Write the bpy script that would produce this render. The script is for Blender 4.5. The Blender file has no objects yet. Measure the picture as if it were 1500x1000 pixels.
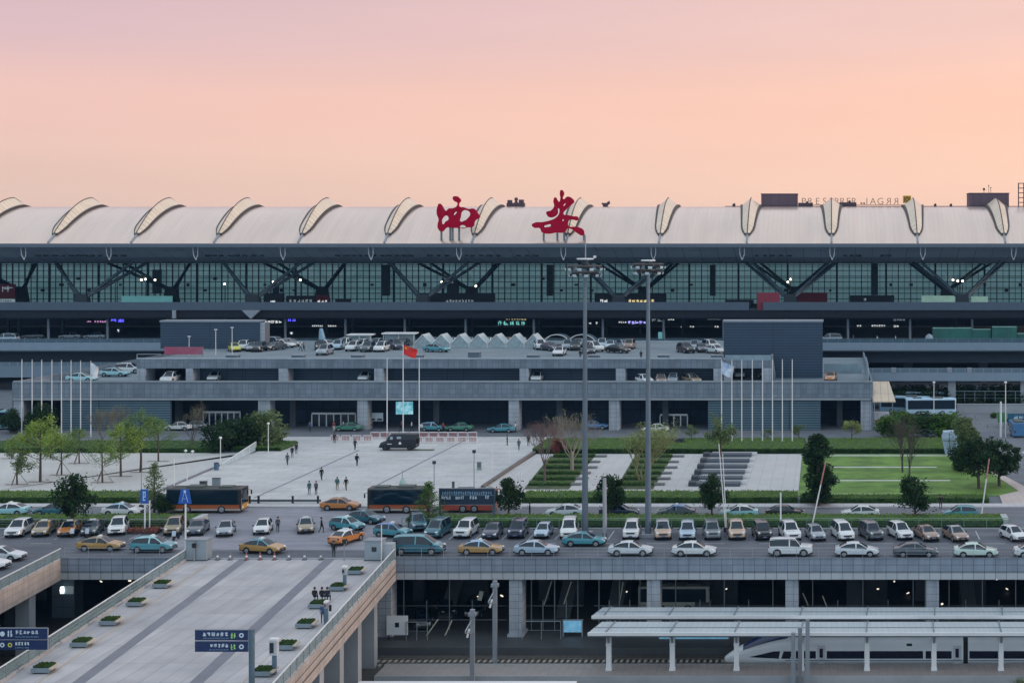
import bpy, math, random
from mathutils import Vector, Matrix

# ---------------------------------------------------------------- survey frame
# Y runs away from the viewer, X to the right, Z up; plaza level is Z = 0.
F, PX, HY, HC = 2200.0, 1215.0, 340.0, 34.4
def D(y, z=0.0): return (HC - z) * F / (y - HY)
def XW(x, d): return (x - PX) * d / F
def ZW(y, d): return HC - (y - HY) * d / F
def G(x, y, z=0.0):
    d = D(y, z); return Vector((XW(x, d), d, z))
def PT(x, y, d): return Vector((XW(x, d), d, ZW(y, d)))

scene = bpy.context.scene
COL = scene.collection
PI = math.pi
def link(o): COL.objects.link(o); return o

# ---------------------------------------------------------------- materials
def lin(h):
    if isinstance(h, (tuple, list)): return (h[0], h[1], h[2], 1)
    v = [int(h[i:i+2], 16) / 255 for i in (0, 2, 4)]
    return tuple((c/12.92 if c <= .04045 else ((c+.055)/1.055)**2.4) for c in v) + (1,)
MATS = {}
def mat(name, col, rough=.7, metal=0., var=.12, vs=.6, bump=0., bs=8., tile=None, spec=.5, coat=0.,
        emit=0., ecol=None, two=None, tvs=1.0, alpha=1.0, rand=0., streak=None):
    """procedural surface: base colour, slow mottling, optional tile joints, bump, second tone"""
    if name in MATS: return MATS[name]
    m = bpy.data.materials.new(name); m.use_nodes = True
    nt = m.node_tree; N = nt.nodes; L = nt.links; b = N['Principled BSDF']
    tc = N.new('ShaderNodeTexCoord')
    c = lin(col)
    rgb = N.new('ShaderNodeRGB'); rgb.outputs[0].default_value = c; out = rgb.outputs[0]
    def mix(fac, a, bcol, typ='MIX'):
        x = N.new('ShaderNodeMix'); x.data_type = 'RGBA'; x.blend_type = typ
        if hasattr(fac, 'links'): L.new(fac, x.inputs[0])
        else: x.inputs[0].default_value = fac
        L.new(a, x.inputs[6])
        if hasattr(bcol, 'links'): L.new(bcol, x.inputs[7])
        else: x.inputs[7].default_value = bcol
        return x.outputs[2]
    def noise(s, det=4):
        n = N.new('ShaderNodeTexNoise'); n.inputs['Scale'].default_value = s; n.inputs['Detail'].default_value = det
        L.new(tc.outputs['Object'], n.inputs['Vector']); return n.outputs['Fac']
    def ramp(f, a, bb):
        r = N.new('ShaderNodeMapRange'); r.inputs[1].default_value = a; r.inputs[2].default_value = bb
        L.new(f, r.inputs[0]); return r.outputs[0]
    if two is not None:
        rr = N.new('ShaderNodeRGB'); rr.outputs[0].default_value = lin(two)
        out = mix(ramp(noise(tvs, 3), .38, .62), out, rr.outputs[0])
    if var:
        f = ramp(noise(vs), .25, .75)
        out = mix(f, mix(1., out, (1-var, 1-var, 1-var, 1), 'MULTIPLY'), mix(1., out, (1+var, 1+var, 1+var, 1), 'MULTIPLY'))
    if rand:
        oi = N.new('ShaderNodeObjectInfo')
        out = mix(oi.outputs['Random'], mix(1., out, (1-rand, 1-rand, 1-rand, 1), 'MULTIPLY'), mix(1., out, (1+rand, 1+rand*.9, 1+rand*.8, 1), 'MULTIPLY'))
    if streak:
        # water streaks / tyre wear: noise stretched along one axis
        amt, sx_, sy_, sz_ = streak
        mpn = N.new('ShaderNodeMapping'); mpn.inputs['Scale'].default_value = (sx_, sy_, sz_); L.new(tc.outputs['Object'], mpn.inputs[0])
        sn = N.new('ShaderNodeTexNoise'); sn.inputs['Scale'].default_value = 1.; sn.inputs['Detail'].default_value = 6; sn.inputs['Roughness'].default_value = .65; L.new(mpn.outputs[0], sn.inputs['Vector'])
        out = mix(ramp(sn.outputs['Fac'], .42, .72), out, mix(1., out, (1-amt, 1-amt, 1-amt*.9, 1), 'MULTIPLY'))
    if tile:
        plane, tw, th, gap, jcol, off = tile[:6]
        sp = N.new('ShaderNodeSeparateXYZ'); L.new(tc.outputs['Object'], sp.inputs[0])
        cb = N.new('ShaderNodeCombineXYZ')
        ix = {'x': 0, 'y': 1, 'z': 2}
        L.new(sp.outputs[ix[plane[0]]], cb.inputs[0]); L.new(sp.outputs[ix[plane[1]]], cb.inputs[1])
        br = N.new('ShaderNodeTexBrick'); br.offset = off; br.squash = 1
        br.inputs['Scale'].default_value = 1; br.inputs['Mortar Size'].default_value = gap
        br.inputs['Mortar Smooth'].default_value = .1
        br.inputs['Brick Width'].default_value = tw; br.inputs['Row Height'].default_value = th
        br.inputs['Bias'].default_value = 0
        k = tile[6] if len(tile) > 6 else .07
        br.inputs['Color1'].default_value = (1-k, 1-k, 1-k, 1); br.inputs['Color2'].default_value = (1+k, 1+k, 1+k, 1)
        br.inputs['Mortar'].default_value = (1, 1, 1, 1)
        L.new(cb.outputs[0], br.inputs['Vector'])
        out = mix(1., out, br.outputs['Color'], 'MULTIPLY')
        jr = N.new('ShaderNodeRGB'); jr.outputs[0].default_value = lin(jcol)
        out = mix(br.outputs['Fac'], out, jr.outputs[0])
    L.new(out, b.inputs['Base Color'])
    b.inputs['Roughness'].default_value = rough; b.inputs['Metallic'].default_value = metal
    b.inputs['Specular IOR Level'].default_value = spec; b.inputs['Coat Weight'].default_value = coat
    b.inputs['Coat Roughness'].default_value = .05
    if rough > .25:
        mr = N.new('ShaderNodeMapRange'); mr.inputs[3].default_value = rough*.85; mr.inputs[4].default_value = min(1, rough*1.15)
        L.new(noise(vs*2.3), mr.inputs[0]); L.new(mr.outputs[0], b.inputs['Roughness'])
    if alpha < 1:
        b.inputs['Alpha'].default_value = alpha
    if emit:
        b.inputs['Emission Strength'].default_value = emit
        b.inputs['Emission Color'].default_value = lin(ecol or col)
    if bump:
        bp = N.new('ShaderNodeBump'); bp.inputs['Strength'].default_value = bump; bp.inputs['Distance'].default_value = .05
        L.new(noise(bs), bp.inputs['Height']); L.new(bp.outputs[0], b.inputs['Normal'])
    MATS[name] = m
    return m
def leafmat(name, a, bcol, vs=.5):
    if name in MATS: return MATS[name]
    m = bpy.data.materials.new(name); m.use_nodes = True
    nt = m.node_tree; N = nt.nodes; L = nt.links; b = N['Principled BSDF']
    g = N.new('ShaderNodeNewGeometry'); oi = N.new('ShaderNodeObjectInfo'); tc = N.new('ShaderNodeTexCoord')
    n = N.new('ShaderNodeTexNoise'); n.inputs['Scale'].default_value = vs; L.new(tc.outputs['Object'], n.inputs['Vector'])
    ad = N.new('ShaderNodeMath'); ad.operation = 'MULTIPLY_ADD'; ad.inputs[1].default_value = .55
    L.new(g.outputs['Random Per Island'], ad.inputs[0])
    mm = N.new('ShaderNodeMapRange'); mm.inputs[1].default_value = .3; mm.inputs[2].default_value = .7; mm.inputs[3].default_value = -.05; mm.inputs[4].default_value = .5
    L.new(n.outputs['Fac'], mm.inputs[0]); L.new(mm.outputs[0], ad.inputs[2])
    x = N.new('ShaderNodeMix'); x.data_type = 'RGBA'; x.inputs[6].default_value = lin(a); x.inputs[7].default_value = lin(bcol)
    L.new(ad.outputs[0], x.inputs[0]); L.new(x.outputs[2], b.inputs['Base Color'])
    b.inputs['Roughness'].default_value = .7; b.inputs['Specular IOR Level'].default_value = .2
    tr = N.new('ShaderNodeBsdfTranslucent'); L.new(x.outputs[2], tr.inputs[0])
    ms = N.new('ShaderNodeMixShader'); ms.inputs[0].default_value = .25
    L.new(b.outputs[0], ms.inputs[1]); L.new(tr.outputs[0], ms.inputs[2]); L.new(ms.outputs[0], N['Material Output'].inputs[0])
    MATS[name] = m; return m

# ---------------------------------------------------------------- mesh builder
class MB:
    def __init__(s): s.v = []; s.f = []; s.m = []; s.sm = []
    def add(s, vs, fs, m=0, smooth=False):
        o = len(s.v); s.v += [tuple(v) for v in vs]
        for f in fs: s.f.append(tuple(i+o for i in f)); s.m.append(m); s.sm.append(smooth)
        return s
    def box(s, x0, x1, y0, y1, z0, z1, m=0):
        if x0 > x1: x0, x1 = x1, x0
        if y0 > y1: y0, y1 = y1, y0
        if z0 > z1: z0, z1 = z1, z0
        return s.add([(x0,y0,z0),(x1,y0,z0),(x1,y1,z0),(x0,y1,z0),(x0,y0,z1),(x1,y0,z1),(x1,y1,z1),(x0,y1,z1)],
                     [(0,3,2,1),(4,5,6,7),(0,1,5,4),(1,2,6,5),(2,3,7,6),(3,0,4,7)], m)
    def cbox(s, c, sx, sy, sz, m=0, rz=0., ry=0., bev=0.):
        Mx = Matrix.Translation(c) @ Matrix.Rotation(rz, 4, 'Z') @ Matrix.Rotation(ry, 4, 'Y')
        hx, hy, hz = sx/2, sy/2, sz/2
        vs = [Mx @ Vector(p) for p in [(-hx,-hy,-hz),(hx,-hy,-hz),(hx,hy,-hz),(-hx,hy,-hz),(-hx,-hy,hz),(hx,-hy,hz),(hx,hy,hz),(-hx,hy,hz)]]
        return s.add(vs, [(0,3,2,1),(4,5,6,7),(0,1,5,4),(1,2,6,5),(2,3,7,6),(3,0,4,7)], m)
    def bar(s, a, b, w, h=None, m=0):
        """square bar from a to b"""
        a, b = Vector(a), Vector(b); h = h or w; d = (b-a)
        if d.length < 1e-6: return s
        d.normalize(); up = Vector((0,0,1)) if abs(d.z) < .95 else Vector((1,0,0))
        r = d.cross(up).normalized()*w/2; u = r.cross(d).normalized()*h/2
        return s.add([a-r-u,a+r-u,a+r+u,a-r+u,b-r-u,b+r-u,b+r+u,b-r+u],
                     [(0,1,2,3),(7,6,5,4),(0,4,5,1),(1,5,6,2),(2,6,7,3),(3,7,4,0)], m)
    def cone(s, a, b, r0, r1=None, n=10, m=0, cap=True):
        a, b = Vector(a), Vector(b); r1 = r0 if r1 is None else r1; d = (b-a).normalized()
        up = Vector((0,0,1)) if abs(d.z) < .95 else Vector((1,0,0))
        x = d.cross(up).normalized(); y = x.cross(d).normalized()
        vs = []
        for i in range(n):
            t = 2*PI*i/n; e = x*math.cos(t)+y*math.sin(t); vs += [a+e*r0, b+e*r1]
        fs = [(2*i, 2*((i+1) % n), 2*((i+1) % n)+1, 2*i+1) for i in range(n)]
        s.add(vs, fs, m, True)
        if cap: s.add(vs[1::2], [tuple(range(n-1, -1, -1))], m); s.add(vs[0::2], [tuple(range(n))], m)
        return s
    def tube(s, pts, r, n=6, m=0):
        for i in range(len(pts)-1):
            r0 = r[i] if isinstance(r, (list, tuple)) else r; r1 = r[i+1] if isinstance(r, (list, tuple)) else r
            s.cone(pts[i], pts[i+1], r0, r1, n, m, True)
        return s
    def ball(s, c, r, n=8, m=0, sz=1.):
        vs = []; fs = []; k = n//2
        for j in range(k+1):
            ph = PI*j/k
            for i in range(n):
                t = 2*PI*i/n; vs.append((c[0]+r*math.sin(ph)*math.cos(t), c[1]+r*math.sin(ph)*math.sin(t), c[2]+r*sz*math.cos(ph)))
        for j in range(k):
            for i in range(n): fs.append((j*n+i, (j+1)*n+i, (j+1)*n+(i+1) % n, j*n+(i+1) % n))
        return s.add(vs, fs, m, True)
    def prism(s, pts, z0, z1, m=0):
        """vertical prism over a plan polygon (counter-clockwise)"""
        n = len(pts)
        vs = [(p[0],p[1],z0) for p in pts]+[(p[0],p[1],z1) for p in pts]
        fs = [tuple(range(n-1,-1,-1)), tuple(range(n,2*n))]+[(i,(i+1) % n,(i+1) % n+n,i+n) for i in range(n)]
        return s.add(vs, fs, m)
    def extr(s, prof, x0, x1, m=0, smooth=False, closed=True):
        """profile in (y,z) swept along x"""
        n = len(prof); vs = [(x0,p[0],p[1]) for p in prof]+[(x1,p[0],p[1]) for p in prof]
        k = n if closed else n-1
        s.add(vs, [(i, i+n, (i+1) % n+n, (i+1) % n) for i in range(k)], m, smooth)
        if closed: s.add(vs, [tuple(range(n)), tuple(range(2*n-1, n-1, -1))], m)
        return s
    def quad(s, a, b, c, d, m=0): return s.add([a,b,c,d], [(0,1,2,3)], m)
    def mesh(s, name, mats, off=(0,0,0)):
        me = bpy.data.meshes.new(name)
        ox, oy, oz = off
        me.from_pydata([(v[0]-ox, v[1]-oy, v[2]-oz) for v in s.v], [], s.f)
        for m in (mats if isinstance(mats, (list, tuple)) else [mats]): me.materials.append(m)
        me.polygons.foreach_set('material_index', s.m); me.polygons.foreach_set('use_smooth', s.sm)
        me.update(); return me

def tag(o, label=None, cat=None, group=None, kind=None):
    if label: o['label'] = label
    if cat: o['category'] = cat
    if group: o['group'] = group
    if kind: o['kind'] = kind
    return o
def empty(name, loc, label=None, cat=None, group=None, rz=0.):
    o = link(bpy.data.objects.new(name, None)); o.location = loc; o.rotation_euler = (0,0,rz); o.empty_display_size = .3
    return tag(o, label, cat, group)
def part(name, mb, mats, parent=None, local=False, label=None):
    """one mesh object; world-built meshes are shifted to the parent's base unless local"""
    off = (0,0,0)
    if parent is not None and not local:
        p = parent
        t = Vector((0,0,0))
        while p is not None: t += p.location; p = p.parent
        off = tuple(t)
    o = link(bpy.data.objects.new(name, mb.mesh(name, mats, off)))
    if parent is not None: o.parent = parent
    if label: o['label'] = label
    return o
def solo(name, mb, mats, loc, label, cat, group=None):
    """a thing that is one mesh, built in world space, origin at its base"""
    o = link(bpy.data.objects.new(name, mb.mesh(name, mats, loc))); o.location = loc
    return tag(o, label, cat, group)
def struct(name, mb, mats):
    o = link(bpy.data.objects.new(name, mb.mesh(name, mats))); o['kind'] = 'structure'; return o
KIDS = {}
def copy_tree(o, parent=None, skip=()):
    c = o.copy(); COL.objects.link(c)
    if parent is not None: c.parent = parent
    for ch in o.children:
        if ch.name.split('.')[0] in skip: continue
        copy_tree(ch, c, skip)
    return c

ORD = ['first','second','third','fourth','fifth','sixth','seventh','eighth','ninth','tenth','eleventh','twelfth','thirteenth',
       'fourteenth','fifteenth','sixteenth','seventeenth','eighteenth','nineteenth','twentieth']

# ---------------------------------------------------------------- palette
asphalt = mat('asphalt', '686d76', .85, var=.16, vs=.25, bump=.2, bs=20, streak=(.25,.05,.8,1))
paving = mat('plaza_paving', 'c2c1c1', .7, var=.1, vs=.22, tile=('xy', 3.6, 1.8, .035, '8f9096', .5, .06), two='b4b4b6', tvs=.05, streak=(.16,.12,.5,.5))
paving_l = mat('grove_paving', 'bcbab9', .75, var=.08, vs=.15, tile=('xy', 1.2, 1.2, .02, 'a09fa4', .5, .03))
bridgepav = mat('bridge_paving', 'b4b0b2', .65, var=.12, vs=.35, tile=('xy', 1.6, 5.2, .03, '85858d', 0, .07), two='a5a3a7', tvs=.12, streak=(.18,.7,.07,.5))
darkpav = mat('dark_paving', '75757f', .75, var=.1, vs=.5)
stone = mat('stone_cladding', '808b99', .75, var=.08, vs=.3, tile=('xz', 1.15, .7, .03, '50565f', 0, .08), streak=(.3,.9,.9,.12))
stonew = mat('warm_stone', 'b3a8a2', .75, var=.08, vs=.3, tile=('yz', 1.15, .7, .02, '857c78', 0, .07), streak=(.25,.9,.9,.15))
stonep = mat('pale_granite', 'a0a7b1', .75, var=.08, vs=.3, tile=('xz', 1.0, .75, .02, '62666d', 0, .08), streak=(.25,1.2,1.2,.15))
conc = mat('concrete', '93979d', .8, var=.12, vs=.4, bump=.1)
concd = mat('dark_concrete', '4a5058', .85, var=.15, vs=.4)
steel = mat('grey_steel', '8a9099', .45, .3, var=.08)
steelw = mat('white_steel', 'd4d5d8', .45, 0, var=.06)
steeld = mat('dark_steel', '2c333c', .5, .2, var=.1)
navy = mat('navy_steel', '25364a', .5, .1, var=.1)
blackm = mat('black_trim', '15171b', .5, var=.1)
glassd = mat('dark_glass', '1b2733', .08, var=.1, spec=.8)
hedge_g = mat('hedge_green', '36541e', .9, var=.3, vs=2.5, bump=.8, bs=9, two='2a441a', tvs=1.2)
lawn_g = mat('lawn_green', '66883a', .9, var=.24, vs=.5, bump=.5, bs=25, two='506f2e', tvs=.28)
bark = mat('bark', '4b4038', .9, var=.25, vs=3, bump=.5)
white = mat('white_paint', 'd8d8da', .5, var=.05)
gold = mat('warm_white', 'd8cfc0', .6, var=.06)
# ================================================================ THE SETTING
def rect(x0, x1, y0, y1, z): 
    return MB().quad((x0,y0,z),(x1,y0,z),(x1,y1,z),(x0,y1,z))
EDGE = 158.2
struct('ground', MB().box(-1500, 1500, EDGE, 3500, -.8, 0), asphalt)
struct('lower_ground', rect(-400, 400, 10, 240, -8.98), mat('ballast', '4a4642', .95, var=.25, vs=2.5, bump=.8, bs=6))
# bridge axis leans a little against the road
T = -.0977
def brx(x, y, d): return x + T*(d - y)
BL, BR = -67.7, -45.5
def bx_left(d): return BL + T*(d-157.7)
def bx_right(d): return BR + T*(d-157.7)

# road sheets
RZ = .004
def sheet(name, pts, m, z): 
    return struct(name, MB().add([(p[0],p[1],z) for p in pts], [tuple(range(len(pts)))]), m)
sheet('front_road', [(-330,EDGE+.1),(140,EDGE+.1),(140,174),(-330,174)], mat('front_asphalt','62656f',.8,var=.16,vs=.25,bump=.2,bs=20,two='585b64',tvs=.15,streak=(.3,.03,1.1,1)), RZ)
sheet('back_road', [(-330,180.2),(140,180.2),(140,187.8),(-330,187.8)], mat('back_asphalt','6c6f77',.85,var=.14,vs=.25,bump=.2,bs=20,streak=(.3,.03,1.1,1)), RZ)
sheet('crossing', [(XW(292,174),EDGE+4.5),(XW(585,174),EDGE+4.5),(XW(585,174),187.7),(XW(300,187),187.7)], mat('crossing_paving','8b8b95',.8,var=.1,vs=.3,tile=('xy',1.2,.6,.015,'777781',.5,.06),streak=(.28,.05,.9,1)), RZ*2)
sheet('dark_crossing_band', [(XW(480,168),168),(XW(505,168),168),(XW(545,186),186),(XW(515,186),186)], darkpav, RZ*3)
struct('pavement', MB().box(-330, 140, 187.9, 190.0, 0, .13), mat('kerb_paving','b7b5b8',.75,var=.07,vs=.4,tile=('xy',.9,.9,.02,'98979b',.0,.04)))
# plaza
struct('plaza', MB().prism([(XW(385,190.1),190.1),(XW(752,190.1),190.1),(XW(752,190.1),195),(XW(707,204),204),(XW(786,236),236),(XW(786,236),252),(XW(372,252),252),(XW(380,236),236),(XW(222,200),200),(XW(290,190.1),190.1)], 0, .10), paving)
struct('grove_paving', MB().prism([(XW(-60,195.7),195.7),(XW(205,195.7),195.7),(XW(222,200),200),(XW(380,236),236),(XW(376,233.4),233.8),(-250,233.8),(-250,195.7)], 0, .06), paving_l)
struct('garden_paving', MB().prism([(XW(712,204),204),(XW(765,195.8),195.8),(XW(1169,195.8),195.8),(XW(1175,232.6),232.6),(XW(786,232.6),232.6)], 0, .06), mat('garden_paving','b7b5b6',.75,var=.06,vs=.2,tile=('xy',1.6,1.6,.03,'9c9b9f',0,.03)))
# joints of the plaza (dark drains)
for i, (a, b) in enumerate([((372,729),(526,659)),((545,714),(690,640)),((222,722),(326,681))]):
    p, q = G(*a, .104), G(*b, .104); n = Vector((-(q-p).y, (q-p).x, 0)).normalized()*.16
    if i == 2: continue
    struct('drain_line', MB().quad(p-n, q-n, q+n, p+n), darkpav)
struct('kerb_line', MB().bar(G(707,713,.2), G(783,662,.2), .5, .4), mat('kerb_brown','6b625e',.8))
struct('kerb_line', MB().bar(G(222,724,.15), G(330,678,.15), .35, .3), darkpav)
struct('lane_kerb', MB().box(XW(745,174), 45, 174.0, 174.3, 0, .14).box(-200, XW(288,174), 174.0, 174.3, 0, .14), conc)
# lane paint
lines = MB()
for x in [-10, 35, 75, 108, 143, 185, 228]: 
    p = G(x, 791); lines.quad((p.x,168.3,.009),(p.x+.12,168.3,.009),(p.x+.12,173,.009),(p.x,173,.009))
for x in range(655, 1500, 39):
    p = G(x, 791); lines.quad((p.x,168.3,.009),(p.x+.12,168.3,.009),(p.x+.12,173,.009),(p.x,173,.009))
for k in range(40):
    x0 = -200+k*6.2
    if XW(280,165.5) < x0 < XW(580,165.5): continue
    lines.quad((x0,166.0,.009),(x0+2.4,166.0,.009),(x0+2.4,166.13,.009),(x0,166.13,.009))
struct('road_markings', lines, mat('road_paint','aeb0b4',.7,var=.2,vs=2))
# bridge deck bands
d0, d1 = 60, EDGE+.1
def band(x0, x1, z, m, nm, da=d0, db=d1):
    struct(nm, MB().quad((x0+T*(da-157.7),da,z),(x1+T*(da-157.7),da,z),(x1+T*(db-157.7),db,z),(x0+T*(db-157.7),db,z)), m)
band(XW(349,157.7), XW(363,157.7), .008, darkpav, 'dark_paving_band', d0, 158)
band(XW(474,157.7), XW(489,157.7), .008, darkpav, 'dark_paving_band', d0, 158)
ylw = mat('worn_yellow_line','b59a72',.7,var=.2,vs=1)
band(XW(312,157.7), XW(313.6,157.7), .008, ylw, 'yellow_guide_line', d0, 156)
band(XW(530,157.7), XW(531.4,157.7), .008, mat('faint_yellow_line','b3a68e',.7,var=.2,vs=1), 'yellow_guide_line', d0, 150)

# lawn with pale strips
struct('lawn', MB().prism([(XW(1169,195.9),195.9),(XW(1462,195.9),195.9),(XW(1492,199),199),(XW(1420,232.6),232.6),(XW(1176,232.6),232.6)], 0, .08), lawn_g)
for (x0, x1, y) in [(1215,1372,684),(1213,1392,703.5),(1180,1420,667),(1212,1390,723)]:
    p, q = G(x0,y,.09), G(x1,y,.09)
    m_ = conc if y != 723 else mat('faint_path','7f9468',.9)
    struct('garden_path', MB().box(p.x, q.x, p.y-.3, p.y+.45, .0, .10), mat('pale_path','c2c2bf',.8) if y != 723 else m_)
# road on the right and its pavement
struct('side_pavement', MB().prism([(XW(1466,192),190.05),(60,190.05),(60,196),(XW(1500,203),203),(XW(1440,222),222),(XW(1430,245),245),(XW(1424,245),245),(XW(1434,222),222),(XW(1492,199.2),199.2),(XW(1464,195.9),195.9)], 0, .12), mat('pink_paving','b9aca8',.75,var=.08,vs=.3,tile=('xy',.9,.9,.02,'9f9491',0,.04)))
zeb = MB()
for k in range(4):
    p = G(1472+k*9, 664); zeb.quad((p.x,p.y,.006),(p.x+.5,p.y,.006),(p.x+.5,p.y+2.2,.006),(p.x,p.y+2.2,.006))
for k in range(6): p = G(1486+k*8, 741); zeb.quad((p.x,p.y,.012),(p.x+.55,p.y,.012),(p.x+.55,p.y+2.4,.012),(p.x,p.y+2.4,.012))
struct('crosswalk', zeb, MATS['road_paint'])

# ---------------------------------------------------------------- hedges
lf_hedge = leafmat('hedge_leaf', '2f4a1a', '5f8230', .8)
lf_hedge_l = leafmat('hedge_leaf_light', '49662a', '769340', .8)
lf_shade = leafmat('hedge_leaf_shade', '1a2c12', '33501f', .8)  # darker leaf copy for hedge fronts, their shade put into the colour
def hedge(x0, x1, y0, y1, h, label, loc_seed, m=None, poly=None, top=None):
    rnd = random.Random(loc_seed); mb = MB()
    nx = max(2, int((x1-x0)/.9)); ny = max(2, int((y1-y0)/.9))
    vs = []; idx = {}
    for i in range(nx+1):
        for j in range(ny+1):
            e = (i in (0, nx)) or (j in (0, ny))
            idx[i,j] = len(vs)
            vs.append((x0+(x1-x0)*i/nx+rnd.uniform(-.08,.08), y0+(y1-y0)*j/ny+rnd.uniform(-.06,.06), h*(.88 if e else 1)+rnd.uniform(-.06,.06)))
    fs = [(idx[i,j],idx[i+1,j],idx[i+1,j+1],idx[i,j+1]) for i in range(nx) for j in range(ny)]
    def skirt(path):
        for a, b in zip(path, path[1:]):
            k = len(vs); va, vb = vs[a], vs[b]
            vs.append((va[0],va[1],0)); vs.append((vb[0],vb[1],0)); fs.append((a,k,k+1,b))
    skirt([idx[i,0] for i in range(nx+1)]); skirt([idx[nx,j] for j in range(ny+1)])
    skirt([idx[i,ny] for i in range(nx,-1,-1)]); skirt([idx[0,j] for j in range(ny,-1,-1)])
    mb.add(vs, fs, 0)
    n = int(min(12000, (x1-x0)*(y1-y0)*22 + (x1-x0)*h*30))
    for _ in range(n):
        s = rnd.uniform(.05,.1)
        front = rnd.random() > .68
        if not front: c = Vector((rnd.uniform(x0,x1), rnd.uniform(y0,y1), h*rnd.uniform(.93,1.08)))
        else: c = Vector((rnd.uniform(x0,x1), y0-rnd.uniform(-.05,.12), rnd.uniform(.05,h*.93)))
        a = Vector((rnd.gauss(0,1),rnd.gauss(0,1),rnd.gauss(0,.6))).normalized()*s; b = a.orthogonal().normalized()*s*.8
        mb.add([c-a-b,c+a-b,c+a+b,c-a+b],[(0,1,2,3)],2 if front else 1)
    return solo('hedge', mb, [hedge_g, m or lf_hedge, lf_shade], ((x0+x1)/2, y0, 0), label, 'hedge')
hedge(-200, XW(283,175.2), 175.2, 179.3, .85, 'clipped green hedge strip between the left parked cars and the back road', 1, lf_hedge_l)
hedge(XW(600,175.2), XW(1476,175.2), 175.2, 179.3, .85, 'long clipped hedge strip behind the right row of parked cars', 2, lf_hedge_l)
hedge(-180, XW(205,191), 190.6, 195.5, .85, 'front hedge below the grove of young trees on the left', 3, lf_hedge_l)
hedge(XW(762,191), XW(1168,191), 190.6, 195.5, .85, 'front hedge before the paved garden and bench rows', 4, lf_hedge_l)
hedge(XW(1172,191), XW(1448,191), 190.6, 193.2, .75, 'low hedge along the front edge of the striped lawn', 5)
hedge(-200, XW(322,234.5), 234.3, 243, .8, 'back hedge behind the young trees on the left', 6)
hedge(XW(336,234.5), XW(408,234.5), 235.5, 243, .7, 'short back hedge beside the glass ramp wall and round trees', 66)
hedge(XW(782,234.5), XW(1178,234.5), 233.6, 246, .8, 'back hedge behind the paved garden and flagpoles', 7, lf_hedge_l)
hedge(XW(1182,234.5), XW(1388,234.5), 233.6, 246, .8, 'back hedge behind the striped lawn', 8, lf_hedge_l)
# stepped garden strips: rows of box hedges and dark benches, each row a thing
for (bx0, bx1, slope, nm) in [(771, 868, .88, 'left'), (905, 985, .66, 'right')]:
    a_ = G(bx0-4,717); b_ = G(bx0+(bx1-bx0)*.62+2,717); c_ = G(bx0+44*slope+(bx1-bx0)*.62+2,668); d_ = G(bx0+44*slope-4,668)
    struct('planting_bed', MB().add([(q[0],q[1],.075) for q in (a_,b_,c_,d_)],[(0,1,2,3)]), mat('bed_soil','3b4630',.9,var=.35,vs=1.2,two='4d5638',tvs=.6))
    for k in range(6):
        y = 712-k*8.3
        xs = bx0+(715-y)*slope; xe = xs+(bx1-bx0)*.62
        p, q = G(xs,y), G(xe,y)
        hedge(p.x, q.x, p.y, p.y+1.15, .5, 'low box hedge row in the %s garden strip, %s from the front' % (nm, ORD[k]), 20+k+int(bx0), lf_hedge)
        hp = MB().box(q.x+.1, q.x+1.5+.3*(k%2), p.y+.2, p.y+1.3, .0, .3)
        solo('stone_bench', hp, mat('bench_grey','6a6b6c',.8,var=.15,vs=2), (q.x+1, p.y+.9, 0), 'grey stone bench at the right end of the %s hedge row, %s from the front' % (nm, ORD[k]), 'bench')
for k in range(6):
    y = 713-k*8.6
    xs = 1018+(715-y)*.47; xe = 1083+(715-y)*.385
    p, q = G(xs,y), G(xe,y)
    t = empty('garden_bench', (p.x, p.y, 0), 'wide dark bench with a white edge in the stepped row, %s from the front' % ORD[k], 'bench', 'stepped dark benches in the garden')
    part('seat', MB().box(p.x, q.x, p.y, p.y+2.0, .05, .5), mat('slate','4d5560',.7,var=.1,vs=1), t)
    part('trim', MB().box(p.x+.3, q.x+.8, p.y+2.0, p.y+2.25, .1, .56), white, t)
    part('end_block', MB().box(p.x-1.0, p.x-.02, p.y+.1, p.y+1.8, .05, .62), mat('slate_dark','363d46',.7,var=.1), t)
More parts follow.
